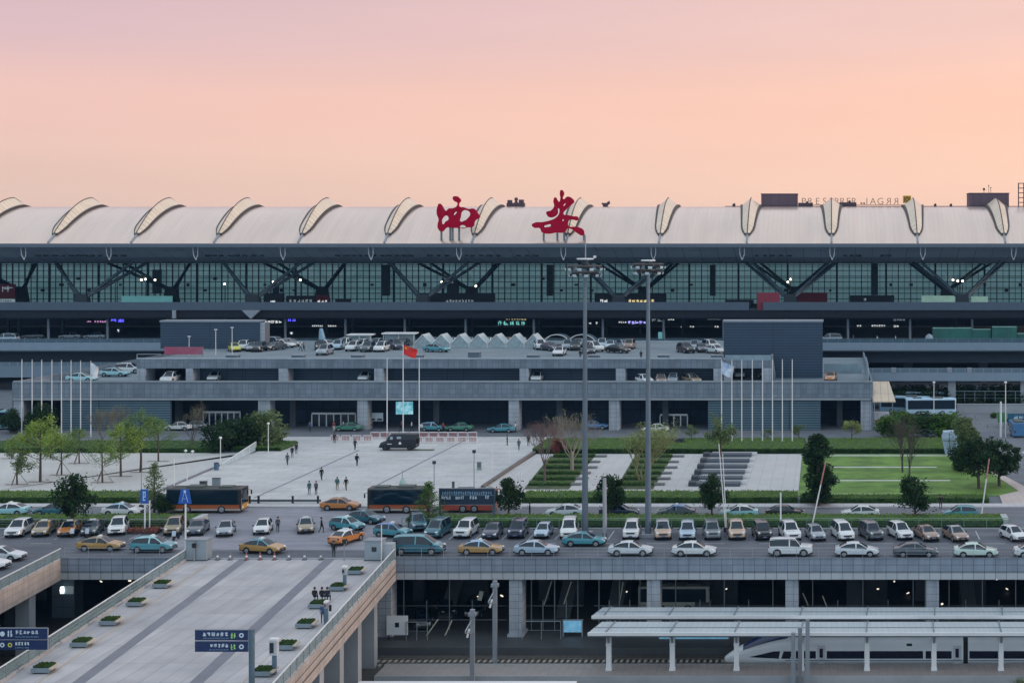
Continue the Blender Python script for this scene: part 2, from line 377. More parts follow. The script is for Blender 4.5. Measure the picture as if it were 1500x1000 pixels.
# ================================================================ ELEVATED DECK, BRIDGES, STATION
def deck_front(x0, x1, cols, label, side):
    t = empty('deck_edge', ((x0+x1)/2, 157.7, -8.2), label, 'deck structure')
    m = MB().box(x0, x1, 157.7, EDGE, -1.28, .12).box(x0, x1, 157.62, 157.8, .121, .24)
    part('fascia', m, stone, t)
    part('lower_beam', MB().box(x0, x1, 157.75, EDGE, -2.05, -1.36).box(x0, x1, 157.9, EDGE, -1.36, -1.28), mat('beam_stone','a3a7ad',.75,var=.08,vs=.4,tile=('xz',1.15,3,.03,'50565f',0,.05)), t)
    for x in cols:
        X = XW(x, 158.2)
        part('column', MB().box(X-.68, X+.68, 158.25, 160.4, -8.2, -.9).box(X-.85, X+.85, 158.1, 160.6, -8.2, -7.9), stonep, t)
    return t
def railing(name, a, b, h, gap, label, cat='railing', glass=True, group=None, m=None, nb=2, z=0., thin=1.):
    """guard rail from a to b: rails, posts, panes"""
    a, b = Vector(a), Vector(b); L = (b-a).length; n = max(2, round(L/gap)); u = (b-a)/n
    t = empty(name, (a+b)/2, label, cat, group); m = m or steel
    part('handrail', MB().bar(a+Vector((0,0,h)), b+Vector((0,0,h)), .09*thin, .08*thin), steelw if glass else m, t)
    k = MB()
    for i in range(nb): zz = h*(i+1)/(nb+1); k.bar(a+Vector((0,0,zz)), b+Vector((0,0,zz)), .03*thin)
    if nb: part('cable', k, m, t)
    first = None
    for i in range(n+1):
        p = a+u*i
        if first is None:
            first = part('post', MB().bar(p, p+Vector((0,0,h)), .07*thin, .07*thin), m, t); o0 = p
        else:
            c = first.copy(); COL.objects.link(c); c.parent = t; c.location = p-o0
    if glass:
        g = MB(); nrm = Vector((-(b-a).y, (b-a).x, 0)).normalized()*.012
        for i in range(n):
            p = a+u*i+u.normalized()*.12; q = a+u*(i+1)-u.normalized()*.12
            lo = Vector((0,0,.12)); hi = Vector((0,0,h-.12))
            g.add([p+lo-nrm,q+lo-nrm,q+hi-nrm,p+hi-nrm,p+lo+nrm,q+lo+nrm,q+hi+nrm,p+hi+nrm],[(0,1,2,3),(7,6,5,4),(0,4,5,1),(3,2,6,7),(0,3,7,4),(1,5,6,2)])
        part('glass_panel', g, mat('rail_glass','7f9a9c',.1,var=.1,spec=.6,alpha=.45), t)
    return t
xl = XW(91,158); xb0 = XW(270,157.7); xb1 = XW(580,157.7)
deck_front(xl, xb0, [], 'grey tiled deck edge between the left road bridge and the pedestrian bridge', 0)
deck_front(xb1, 62, [563,755,957,1160,1366,1568], 'long grey tiled deck edge on columns above the station', 1)
railing('guard_rail', (xl+.3,157.9,.24), (xb0-.2,157.9,.24), 1.0, 2.3, 'thin wire guard rail behind the void at the left bridge', glass=False, m=mat('thin_rail','9298a0',.5), thin=.45)
railing('guard_rail', (xb1+.3,157.9,.24), (61.5,157.9,.24), 1.0, 2.3, 'thin wire guard rail along the deck edge above the station', glass=False, m=mat('thin_rail','9298a0',.5), thin=.45)
# garage under the deck
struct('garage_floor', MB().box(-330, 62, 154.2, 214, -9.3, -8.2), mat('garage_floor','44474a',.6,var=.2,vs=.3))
gar = empty('parking_garage', (-60, 213, -8.2), 'dark parking garage underneath the road deck with rows of columns', 'garage')
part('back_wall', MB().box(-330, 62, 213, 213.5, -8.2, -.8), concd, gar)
for i in range(18):
    X = XW(755,158.2)+14.55*(i-9)
    for yy in (174, 190):
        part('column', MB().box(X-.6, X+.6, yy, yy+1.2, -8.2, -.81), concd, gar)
lt = mat('tube_lamp','fff4dd',.4,emit=1.2)
# lamps in the garage
lamps_g = [(1286,862,170),(1310,851,172),(1330,868,176),(1460,848,172),(1475,862,178),(1380,884,166),(700,873,165),(735,872,166),(1064,862,170),(190,850,172),(148,851,168),(918,866,168)]
for k, (x, y, d) in enumerate(lamps_g):
    p = PT(x, y, d); w = .5
    solo('garage_lamp', MB().cbox(p, [.25,.14,.34,.18,.28][k%5], .15, [.1,.14,.08,.11][k%4], 0, 0, [0,.5,-.4][k%3]), lt, p, 'small lit ceiling lamp in the dark garage, %s' % ['above the right trucks','near the top right bay','over the right garage bay','at the far right bay','low in the far right bay','near the right column','in the bay left of the first column','beside the hanging white sign','over the white bus','in the void by the left bridge','in the void above the white sign','left of the second column'][k], 'lamp', 'lamps in the garage')
# hanging bright pipes/escalator rails seen in the garage bays
for k,(x0,y0,x1,y1,d) in enumerate([(808,851,797,885,164),(837,851,826,884,164),(913,852,907,884,164),(1176,868,1184,886,162),(1205,872,1212,890,162),(642,906,625,930,158.9),(662,908,652,930,159)]):
    a, b = PT(x0,y0,d), PT(x1,y1,d)
    solo('handrail', MB().bar(a,b,.12,.12), mat('pale_rail','b5b0a0',.5), (a+b)/2, 'pale slanting rail inside the garage, %s' % ['left of two in the bay before the second column','right of two beside it','near the second column','left of two before the right platform roof','right of two before the right platform roof','painted bay bar, left of two near the bridge','painted bay bar, right of two near the bridge'][k], 'rail')
# white hanging oval board and boards
p = PT(704,872,161); solo('hanging_board', MB().cbox(p,.45,.12,1.0,0,0,.25), mat('board_grey','a9a69c',.6), p, 'white slanted board hanging in the garage between the poles', 'board')
t = empty('notice_board', PT(582,930,157.2), 'white notice board standing on the platform by the bridge', 'notice board')
p = PT(582,917,157.2); part('panel', MB().box(p.x-1.1,p.x+1.1,p.y-.06,p.y+.06,-7.7,-5.7), white, t); part('pictogram', MB().box(p.x-.22,p.x+.2,p.y-.08,p.y-.061,-6.9,-6.4), blackm, t)
for s in (-.9,.9): part('leg', MB().box(p.x+s-.05,p.x+s+.05,p.y-.05,p.y+.05,-8.2,-7.7), steeld, t)
lb = mat('light_box','7fb9d6',.3,emit=.35,two='4d8fb8',tvs=1.2)
def glyphrow(mb, x0, x1, y, z0, z1, seed, n=None, m=0, depth=.02, facing=-1):
    """a row of strokes like small blurred characters on a panel facing the viewer"""
    rnd = random.Random(seed); h = z1-z0; n = n or max(1, int((x1-x0)/(h*1.05))); cw = (x1-x0)/n
    for i in range(n):
        c0 = x0+cw*i+cw*.08; c1 = x0+cw*(i+1)-cw*.08; s = h*.1
        for k in range(rnd.randint(6,8)):
            if k % 2 == 0:
                zz = rnd.uniform(z0+s, z1-s); a = rnd.uniform(c0, c0+(c1-c0)*.3); b = rnd.uniform(c0+(c1-c0)*.65, c1)
                mb.box(a, b, y-depth-.001*k, y, zz-s/2, zz+s/2, m)
            else:
                xx = rnd.uniform(c0+s, c1-s); a = rnd.uniform(z0, z0+h*.3); b = rnd.uniform(z0+h*.65, z1)
                mb.box(xx-s/2, xx+s/2, y-depth-.001*k-.0005, y, a, b, m)
    return mb
for k,(x0,x1,y0,y1,d,lab) in enumerate([(826,852,908,925,158.4,'lit blue poster case beside the garage stairs behind the platform roof'),(966,1067,932,943,157.6,'long low pale blue lit panel below the platform roofs')]):
    a, b = PT(x0,y0,d), PT(x1,y1,d)
    t = empty('poster_case', ((a.x+b.x)/2,d,-8.2), lab, 'poster case')
    part('panel', MB().box(a.x,b.x,d-.1,d+.1,b.z,a.z), lb, t)
    part('frame', MB().box(a.x-.12,a.x-.01,d-.12,d+.12,-8.2,a.z+.1).box(b.x+.01,b.x+.12,d-.12,d+.12,-8.2,a.z+.1).box(a.x-.01,b.x+.01,d-.12,d+.12,a.z+.005,a.z+.1), steel, t)
railing('guard_rail', (XW(765,157.5),157.3,-8.2),(XW(822,157.5),157.3,-8.2), 1.9, 2.2, 'metal rail on the far platform left of the blue poster case', glass=False, nb=1)
railing('guard_rail', (XW(597,157.5),157.0,-8.2),(XW(628,157.5),157.0,-8.2), 1.9, 2.2, 'metal rail on the far platform right of the white notice board', glass=False, nb=1)

# --- pedestrian bridge
def skew_box(mb, x0, x1, z0, z1, da, db, m=0):
    o = lambda d: T*(d-157.7)
    return mb.add([(x0+o(da),da,z0),(x1+o(da),da,z0),(x1+o(db),db,z0),(x0+o(db),db,z0),(x0+o(da),da,z1),(x1+o(da),da,z1),(x1+o(db),db,z1),(x0+o(db),db,z1)],
                  [(0,3,2,1),(4,5,6,7),(0,1,5,4),(1,2,6,5),(2,3,7,6),(3,0,4,7)], m)
br = empty('footbridge', (-56,120,-9.4), 'wide paved pedestrian bridge running from the road down to the lower left', 'bridge')
part('deck', skew_box(MB(), BL+.3, BR-.3, -1.9, .004, 60, EDGE+.06), bridgepav, br)
part('girder', skew_box(MB(), BL, BL+.299, -2.1, .12, 60, 157.6), stonew, br)
part('girder', skew_box(MB(), BR-.299, BR, -2.1, .12, 60, 157.6), stonew, br)
part('ledge', skew_box(MB(), BR+.002, BR+.08, -1.25, -1.15, 60, 157.5).add([],[]), mat('joint_dark','6a625f',.8), br)
part('ledge', skew_box(MB(), BR+.002, BR+.06, -.55, -.5, 60, 157.5), MATS['joint_dark'], br)
for d in (150, 142.5, 135, 127.5, 120, 112.5, 105):
    for x in (BL+1.3, BR-1.3):
        X = x+T*(d-157.7)
        part('column', MB().box(X-.75,X+.75,d-.55,d+.55,-9.4,-1.9), conc, br)
    X0 = BL+.8+T*(d-157.7); X1 = BR-.8+T*(d-157.7); part('crossbeam', MB().box(X0,X1,d-.5,d+.5,-2.7,-1.91), conc, br)
railing('bridge_railing', (bx_left(60)+.15,60,.12), (bx_left(157.6)+.15,157.6,.12), 1.05, 2.0, 'glass and steel railing along the left edge of the footbridge')
railing('bridge_railing', (bx_right(60)-.15,60,.12), (bx_right(157.6)-.15,157.6,.12), 1.05, 2.0, 'glass and steel railing along the right edge of the footbridge')
# --- road bridge on the left
t = empty('road_bridge', (-110,120,-9.4), 'grey road bridge with two white cars at the left edge of the picture', 'bridge')
part('deck', skew_box(MB(), -150, xl-.3, -1.9, .006, 60, EDGE+.05), MATS['front_asphalt'], t)
part('girder', skew_box(MB(), xl-.299, xl, -2.1, .12, 60, 158.19), stonew, t)
for d in (152, 143, 134, 125, 116):
    X = xl-1.2+T*(d-157.7); part('column', MB().box(X-.7,X+.7,d-.6,d+.6,-9.4,-1.9), conc, t)
    part('column', MB().box(X-3.0,X-1.6,d+1.6,d+2.8,-9.4,-1.9), concd, t)
railing('bridge_railing', (xl-.15+T*(60-158),60,.12), (xl-.15,158.0,.12), 1.05, 2.0, 'glass and steel railing of the left road bridge')
# wall pier with white lit sign in the void
p = PT(92,900,166); solo('wall_pier', MB().box(XW(76,166),XW(109,166),166,168,-8.2,-.82), mat('pier_blue','56626e',.8,var=.1,tile=('xz',2,1.2,.03,'3c4752',0,.05)), (p.x,166,-8.2), 'blue grey wall pier in the void between the two bridges', 'wall')
t = empty('hanging_sign', PT(99,864,165), 'small pale square sign hung on the pier in the void', 'sign')
a = PT(92,858,165); b = PT(107,869,165)
part('panel', MB().box(a.x+.2,b.x,164.9,165.1,b.z,a.z).box(a.x+.5,a.x+.7,165.1,166.0,a.z-.5,a.z-.3), mat('pale_sign','9fb0b5',.5,emit=.25), t)
part('lamp', MB().box(a.x-.2,a.x+.19,164.8,165.15,a.z-.5,a.z-.05).box(a.x-.2,a.x+.19,164.8,165.15,b.z+.05,b.z+.5), mat('cool_lamp','e8f2f2',.4,emit=2.), t)

# ---------------------------------------------------------------- station
struct('platform', MB().box(bx_right(150)+1, 62, 144.4, 148.3, -9.4, -8.2), mat('platform_paving','8d8684',.75,var=.1,vs=.3,tile=('xy',.8,.8,.02,'767070',0,.05)))
struct('platform_edge', MB().box(bx_right(150)+1, 62, 144.25, 144.39, -9.4, -8.19).box(bx_right(150)+1, 62, 148.31, 148.45, -9.4, -8.19), conc)
def track(d, nm):
    t = empty('railway_track', (-10,d,-8.98), nm, 'railway track')
    for s in (-.72,.72): part('rail', MB().box(-48,62,d+s-.04,d+s+.04,-8.8,-8.66), mat('rail_steel','8a8580',.3,.8), t)
    sl = MB()
    for i in range(180): x = -47.5+i*.6; sl.box(x,x+.25,d-1.3,d+1.3,-8.975,-8.8)
    o = part('sleepers', sl, mat('sleeper','9a938a',.9,var=.2,vs=1), t); o['kind'] = 'stuff'
track(151.2, 'railway track running under the white train')
track(141.6, 'railway track in front of the platform at the bottom edge')
# platform canopies: roof, beams, columns
roofm = mat('canopy_sheet','b9c0c6',.4,.1,var=.06,vs=.2,tile=('xy',.55,50,.02,'a3abb2',0,.02))
def canopy(x0, d0, z0, d1, z1, drib, cols, cd, cz, label, skew=.6):
    t = empty('platform_canopy', ((x0+60)/2,(d0+d1)/2,cz), label, 'platform roof')
    th = .16
    part('roof', MB().add([(x0,d0,z0),(60,d0,z0),(60,d1,z1),(x0+skew,d1,z1),(x0,d0,z0+th),(60,d0,z0+th),(60,d1,z1+th),(x0+skew,d1,z1+th)],
        [(0,3,2,1),(4,5,6,7),(0,1,5,4),(1,2,6,5),(2,3,7,6),(3,0,4,7)]), roofm, t)
    part('gutter', MB().box(x0-.05,60,d0-.22,d0-.003,z0-.12,z0+th+.02), steelw, t)
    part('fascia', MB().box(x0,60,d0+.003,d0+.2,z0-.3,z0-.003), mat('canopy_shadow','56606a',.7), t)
    lo = lambda d: z0+(z1-z0)*(d-d0)/(d1-d0)+th
    part('ridge_line', MB().bar((x0+.2,d0+(d1-d0)*.42,lo(d0+(d1-d0)*.42)+.03),(60,d0+(d1-d0)*.42,lo(d0+(d1-d0)*.42)+.03),.07), mat('seam_dark','747d86',.6), t)
    for x in cols:
        X = XW(x, cd)
        part('rib', MB().bar((X-.1,d0,z0+th+.05),(X+.15,d1,z1+th+.05),.12,.12), MATS['seam_dark'], t)
        part('column', MB().box(X-.24,X+.24,cd-.24,cd+.24,cz,lo(cd)-th-.01).box(X-.29,X+.29,cd-.29,cd+.29,cz,cz+.25), steelw, t)
        part('bracket', MB().bar((X,cd-.2,lo(cd)-1.2),(X,d0+.4,z0-.1),.18,.22).bar((X,cd+.2,lo(cd)-1.2),(X,d1-.4,z1-.1),.18,.22), steel, t)
    return t
canopy(XW(862,145), 145.0, -4.36, 149.6, -4.52, 0, [892,985,1079,1174,1270,1368,1466,1565], 146.3, -8.2, 'front long white platform roof on columns over the train')
canopy(XW(868,152.6), 152.4, -4.62, 155.6, -4.58, 0, [892,985,1079,1174,1270,1368,1466,1565], 155.0, -8.2, 'rear long white platform roof just behind the front one')
t = empty('shelter_roof', (XW(690,131),130,-9.4), 'thin white roof edge at the bottom of the picture right of the footbridge', 'roof')
part('roof', MB().box(XW(527,131.8),XW(845,131.8),127.5,131.8,-5.1,-4.95), white, t)
for x in (560,690,820):
    X = XW(x,130); part('column', MB().box(X-.2,X+.2,129.8,130.2,-9.4,-5.1), steel, t)
# --- train
tw_ = mat('train_white','e8eaee',.25,var=.04,coat=.3)
TB = -9.0
tr = empty('high_speed_train', (0,151.2,TB), 'white high speed train with a pointed nose under the platform roof', 'train')
TPROF = [(-1.0,0),(-1.55,.15),(-1.68,.7),(-1.68,1.6),(-1.66,2.3),(-1.5,2.95),(-1.15,3.4),(-.6,3.62),(0,3.68),(.6,3.62),(1.15,3.4),(1.5,2.95),(1.66,2.3),(1.68,1.6),(1.68,.7),(1.55,.15),(1.0,0)]
def nose_k(x, x0):
    t_ = max(0,min(1,(x-x0)/9.0)); return .12+.88*(math.sin(t_*PI/2)**.85), .14+.86*(min(1,t_*1.6)**.55)
def train_car(x0, x1, nose):
    vs = []; fs = []
    xs = ([x0+(1-math.cos(i/20*PI/2))*9.0 for i in range(21)] if nose else [x0,x0+.15,x0+1]) + [x1-.15,x1]
    for x in xs:
        kh, kw = nose_k(x,x0) if nose else (1,1)
        for (py, pz) in TPROF: vs.append((x, 151.2+py*kw, TB+.25+pz*kh))
    k = len(TPROF)
    for i in range(len(xs)-1):
        for j in range(k-1): fs.append((i*k+j,(i+1)*k+j,(i+1)*k+j+1,i*k+j+1))
    mb = MB().add(vs, fs, 0, True); mb.add(vs[:k],[tuple(range(k))]); mb.add(vs[-k:],[tuple(range(k-1,-1,-1))])
    return mb
nx = XW(1060,149.8); c1 = XW(1411,149.6); c2 = XW(1418,149.6)
def skin_y(x, z):
    """y of the train's near side at (x, z)"""
    kh, kw = nose_k(x, nx); h = (z-TB-.25)/kh
    for (a, b), (c, d) in zip(TPROF, TPROF[1:9]):
        if b <= h <= d: return 151.2+(a+(c-a)*(h-b)/max(1e-6,d-b))*kw
    return 151.2
ca = part('carriage', train_car(nx, c1, True), tw_, tr); cb_ = part('carriage', train_car(c2, 44, False), tw_, tr)
part('gangway', MB().box(c1+.003,c2-.003,149.9,152.5,TB+.3,TB+3.45), blackm, tr)
wy = 151.2-1.705
def strip(par, nm, x0, x1, z0, z1, m, yy=wy): part(nm, MB().box(XW(x0,149.5),XW(x1,149.5),yy,yy+.06,z0,z1), m, par)
bandm = mat('train_glass','10162c',.12,var=.05)
def skin_patch(par, nm, pts_lo, pts_hi, m):
    vs = []
    for (x,z) in pts_lo: vs.append((x,skin_y(x,z)-.03,z))
    for (x,z) in pts_hi: vs.append((x,skin_y(x,z)-.03,z))
    n = len(pts_lo); vs += [(a,b+.05,c) for a,b,c in vs]
    fs = [(i,i+1,n+i+1,n+i) for i in range(n-1)]+[(3*n+i,3*n+i+1,2*n+i+1,2*n+i) for i in range(n-1)]
    part(nm, MB().add(vs,fs,0,True), m, par)
skin_patch(ca,'nose_window',[(nx+2.5+i*.6,-8.0) for i in range(6)],[(nx+2.55+i*.62,-7.98+.72*min(1,i/4.2)) for i in range(6)],bandm)
skin_patch(ca,'nose_window',[(nx+5.75+i*.45,-8.0) for i in range(3)],[(nx+6.0+i*.45,-7.27) for i in range(3)],bandm)
for par, x0, x1 in [(ca,1166,1195),(ca,1211,1266),(ca,1273,1352),(ca,1356,1364),(ca,1369,1394),(cb_,1420,1520)]: strip(par,'window_band',x0,x1,-8.0,-7.25,bandm)
for par, x0, x1 in [(ca,1197,1209),(ca,1396,1408)]: strip(par,'door',x0,x1,-8.6,-6.7,mat('train_door','c9cdd3',.35)); strip(par,'door_window',x0+3.5,x1-3.5,-7.9,-7.0,bandm,wy-.012)
for par, x0, x1 in [(ca,1150,1410),(cb_,1419,1530)]: strip(par,'stripe',x0,x1,-8.2,-8.13,mat('train_blue','5a6a80',.3))
strip(ca,'destination_panel',1328,1336,-6.75,-6.5,blackm)
ck = MB(); st = []
for i in range(10):
    x = nx+1.9+i*.5; kh, kw = nose_k(x,nx)
    for (py, pz) in [(-1.5,2.95),(-1.15,3.42),(-.6,3.65),(0,3.71),(.6,3.65)]: st.append((x, 151.2+py*kw-.015, TB+.27+pz*kh))
ck.add(st, [(i*5+j,(i+1)*5+j,(i+1)*5+j+1,i*5+j+1) for i in range(9) for j in range(4)], 0, True)
part('cockpit_window', ck, mat('cockpit_blue','1c2e56',.15,var=.05), ca)
for x in (1355,1375,1402,1436,1462):
    X = XW(x,149.8); part('roof_unit', MB().box(X-.8,X+.8,150.6,151.8,TB+3.9,TB+4.05), mat('roof_unit','5c6570',.6), ca if x < 1411 else cb_)
# catenary masts
for x, yt, yb, d, lab in [(692,892,995,143.4,'grey steel catenary mast with brackets, left of two before the first column'),(725,850,965,149.0,'tall grey catenary mast left of the first deck column'),(1162,926,1002,143.2,'left of three thin masts in front of the train nose'),(1183,906,1002,143.0,'rightmost and tallest of three masts in front of the train nose'),(1172,918,990,144.0,'middle of three masts in front of the train nose')]:
    X = XW(x,d); zt = ZW(yt,d); t = empty('catenary_mast', (X,d,-9.4), lab, 'mast')
    part('pole', MB().box(X-.2,X+.2,d-.2,d+.2,-9.4,zt), steel, t)
    if x < 800:
        part('bracket', MB().bar((X,d-.2,zt-.9),(X-.1,d-2.4,zt-1.5),.1).bar((X,d-.2,zt-2.2),(X-.1,d-2.4,zt-1.6),.1).box(X-.35,X+.35,d-.3,d+.3,zt-.6,zt-.3), steel, t)
        part('insulator', MB().cone((X-.45,d-.25,zt-2.6),(X-.25,d-.25,zt-1.8),.1,.1), white, t)

# clutter inside the garage bays: slim rails, pipes and dark partition panels
rnd = random.Random(12)
gdark = mat('bay_panel','353b40',.7,var=.2); pipem = mat('bay_pipe','6c7276',.5)
for k, (x0, x1) in enumerate([(575,742),(770,855),(870,945),(972,1150),(1172,1356),(1378,1500)]):
    a, b = XW(x0,161), XW(x1,161)
    t = empty('bay_railing', ((a+b)/2,161,-8.2), 'slim dark railing inside the garage, %s bay from the footbridge' % ORD[k], 'railing')
    part('rail', MB().bar((a,161,-7.1),(b,161,-7.1),.06).bar((a,161,-5.6),(b,161,-5.6),.05), pipem, t)
    for i in range(5): X = a+(b-a)*(i+.5)/5; part('post', MB().box(X-.05,X+.05,160.95,161.05,-8.2,-5.0 if i % 2 else -.9), pipem, t)
    t = empty('ceiling_pipe', ((a+b)/2,163,-2), 'pipes and trays under the garage ceiling, %s bay from the footbridge' % ORD[k], 'pipe')
    part('pipe', MB().cone((a,163,-1.7),(b,163,-1.7),.12,.12,6), pipem, t); part('tray', MB().box(a,b,165,165.5,-1.9,-1.75), gdark, t)
    t = empty('partition', ((a+b)/2,172,-8.2), 'dark partition and ramp deep in the garage, %s bay from the footbridge' % ORD[k], 'partition')
    w = (b-a); X = a+w*rnd.uniform(.1,.5)
    part('panel', MB().box(X,X+w*.35,172,172.3,-8.2,-8.2+rnd.uniform(3,5.5)), gdark, t)
    part('ramp', MB().add([(X,166,-8.19),(X+1.6,166,-8.19),(X+1.6,171.9,-4.5),(X,171.9,-4.5),(X,166,-8.4),(X+1.6,166,-8.4),(X+1.6,171.9,-4.8),(X,171.9,-4.8)],[(0,1,2,3),(7,6,5,4),(0,4,5,1),(1,5,6,2),(2,6,7,3),(3,7,4,0)]), mat('ramp_grey','5d6164',.7), t)
# ================================================================ PARKING BUILDING
pk = empty('parking_building', (-67,261,0), 'long low grey stone parking building with two tiers and cars on its roof', 'building')
Fd = 261.0
X0, X1 = XW(20,Fd), XW(1276,Fd)
stoneg = mat('band_stone','74808d',.8,var=.1,vs=.25,tile=('xz',1.0,.9,.03,'565c63',0,.1),streak=(.3,.7,.7,.12))
part('parapet', MB().box(X0,X1,Fd,Fd+.8,5.7,8.5), stoneg, pk)
part('ledge', MB().box(X0,X1,Fd-.35,Fd-.002,5.25,5.62).box(X0,X1,Fd-.15,Fd-.002,8.35,8.62), mat('ledge_stone','8f959c',.7,var=.08), pk)
struct_deck = part('lower_deck', MB().box(X0,X1,Fd+.81,326,5.3,7.2), mat('deck_grey','79848c',.85,var=.12,vs=.2,bump=.15,streak=(.25,.05,.6,1)), pk)
piers = [(20,35),(378,395),(523,538),(745,760),(892,907),(1261,1276)]
for a, b in piers: part('pier', MB().box(XW(a,Fd),XW(b,Fd),Fd+.05,Fd+2.6,0,5.25), stonep, pk)
louv = mat('louver_blue','56707f',.5,.1,var=.1,vs=.3,tile=('xz',30,.42,.09,'24323e',0,.02))
louvg = mat('louver_slate','30445a',.55,.1,var=.1,vs=.3,tile=('xz',40,.5,.07,'1f2a35',0,.02))
for a, b in [(90,249),(1037,1202)]: part('louver_panel', MB().box(XW(a,Fd),XW(b,Fd),Fd+.1,Fd+.7,0,5.25), louv, pk)
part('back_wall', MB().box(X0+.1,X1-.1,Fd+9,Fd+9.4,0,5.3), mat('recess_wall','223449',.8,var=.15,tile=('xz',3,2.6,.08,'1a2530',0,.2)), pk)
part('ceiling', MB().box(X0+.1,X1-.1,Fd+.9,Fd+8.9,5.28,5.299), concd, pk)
part('side_wall', MB().box(X0-.3,X0-.002,Fd+.02,326,0,8.4), stoneg, pk); part('side_wall', MB().box(X1+.002,X1+.3,Fd+.02,326,0,8.4), stoneg, pk)
for x in (150,262,430,640,820,975,1120,1230):
    X = XW(x,266); part('inner_column', MB().box(X-.5,X+.5,265.5,266.5,0,5.28), concd, pk)
def doors(x0, x1, d, y0, y1, n):
    a, b = PT(x0,y0,d), PT(x1,y1,d); w = (b.x-a.x)/n
    fr = MB().box(a.x,b.x,d-.15,d+.1,a.z-.3,a.z)
    f = part('entrance_door', fr, steelw, pk)
    g = MB()
    for i in range(n+1): X = a.x+w*i; part('door_post', MB().box(X-.09,X+.09,d-.12,d+.08,0,a.z-.301), steelw, f)
    for i in range(n): g.box(a.x+w*i+.1,a.x+w*(i+1)-.1,d-.03,d+.03,.05,a.z-.31)
    part('door_glass', g, glassd, f)
doors(298,352,266.5,602,631,6); doors(457,521,266.5,604,631,6); doors(967,1007,266.5,606,631,4)
# upper tier
Ud = 272.0
U0, U1 = XW(200,Ud), XW(1057,Ud)
part('upper_fascia', MB().box(U0,U1,Ud,Ud+.7,9.75,11.4), stoneg, pk)
part('roof_deck', MB().box(U0,U1,Ud+.701,326,9.8,10.9), MATS['deck_grey'], pk)
part('roof_kerb', MB().box(U0,U1,Ud-.1,Ud+.5,11.401,11.65), mat('kerb_pale','9aa2aa',.7), pk)
for a, b in [(200,213),(272,282),(408,421),(548,561),(761,774),(902,916),(1045,1057)]:
    part('upper_pier', MB().box(XW(a,Ud),XW(b,Ud),Ud+.05,Ud+4,7.2,9.75), stonep, pk)
part('upper_wall', MB().box(XW(282,Ud),U1-.3,Ud+3.2,Ud+3.5,7.2,9.8), louvg, pk)
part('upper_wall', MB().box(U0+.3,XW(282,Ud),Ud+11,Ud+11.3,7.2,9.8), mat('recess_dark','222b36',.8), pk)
part('upper_side_wall', MB().box(U0-.001,U0+.3,Ud+4.1,326,7.2,9.8).box(U1-.299,U1,Ud+4.1,326,7.2,9.8), stoneg, pk)
for x in (332,355,485,510,655,835,858,980,1015):
    X = XW(x,Ud+3.1); part('panel_joint', MB().box(X-.03,X+.03,Ud+3.12,Ud+3.198,7.2,9.75), mat('joint_blue','24323f',.7), pk)
# right recess with slanted parapet
part('right_block', MB().box(U1+.002,XW(1130,Ud+2),Ud+2,300,9.6,11.1), stoneg, pk)
part('right_pier', MB().box(XW(1060,Ud+2),XW(1072,Ud+2),Ud+2.01,Ud+5,7.2,9.6).box(XW(1116,Ud+2),XW(1130,Ud+2),Ud+2.01,Ud+5,7.2,9.6), stonep, pk)
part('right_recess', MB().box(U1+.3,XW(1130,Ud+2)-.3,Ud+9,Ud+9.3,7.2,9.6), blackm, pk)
part('right_rail', MB().box(U1+.5,XW(1129,Ud+2),Ud+2.0,Ud+2.12,11.102,12.0), mat('frosted_glass','7e929e',.3,var=.15), pk)
part('ramp_wall', MB().add([(XW(1133,275),275,7.2),(XW(1133,275),300,7.2),(XW(1133,275),300,11.6),(XW(1128,275),275,11.8)]+[(XW(1133,275)+.3,275,7.2),(XW(1133,275)+.3,300,7.2),(XW(1133,275)+.3,300,11.6),(XW(1128,275)+.3,275,11.8)],
     [(0,1,2,3),(7,6,5,4),(0,4,5,1),(1,5,6,2),(2,6,7,3),(3,7,4,0)]), stoneg, pk)
# left ramp with sloping parapet
rp = MB(); 
a = Vector((XW(30,264),264,7.3)); b = Vector((XW(200,300),300,8.0))
rp.add([(a.x,a.y,7.2),(b.x,b.y,7.2),(b.x,b.y,b.z+.9),(a.x,a.y,a.z+.9),(a.x,a.y+.5,7.2),(b.x,b.y+.5,7.2),(b.x,b.y+.5,b.z+.9),(a.x,a.y+.5,a.z+.9)],[(0,1,2,3),(7,6,5,4),(0,4,5,1),(1,5,6,2),(2,6,7,3),(3,7,4,0)])
part('ramp_parapet', rp, stoneg, pk)
part('roof_rail', MB().bar((U0,Ud+.2,12.3),(XW(235,Ud),Ud+.2,12.3),.12).bar((U0,Ud+.2,11.65),(U0,Ud+.2,12.3),.12), steel, pk)
# right translucent wall and awning
t = empty('glass_screen', (XW(1270,264),264,8.6), 'translucent slanted glass screen at the right end of the parking building', 'screen')
part('pane', MB().add([(XW(1272,263),263,7.2),(XW(1272,263),280,7.2),(XW(1272,263),280,11.2),(XW(1272,263),266,11.0)]+[(XW(1272,263)+.08,263,7.2),(XW(1272,263)+.08,280,7.2),(XW(1272,263)+.08,280,11.2),(XW(1272,263)+.08,266,11.0)],[(0,1,2,3),(7,6,5,4),(0,4,5,1),(1,5,6,2),(2,6,7,3),(3,7,4,0)]), mat('screen_glass','8ea0aa',.3,var=.3,vs=1), t)
part('rail', MB().box(XW(1205,268)+.1,XW(1262,290),289.9,290.1,7.2,9.0), MATS['frosted_glass'], t)
t = empty('awning', (XW(1290,263),262,0), 'beige canvas awning on posts beside the right end of the parking building', 'awning')
ax0, ax1 = XW(1278,262), XW(1306,262)
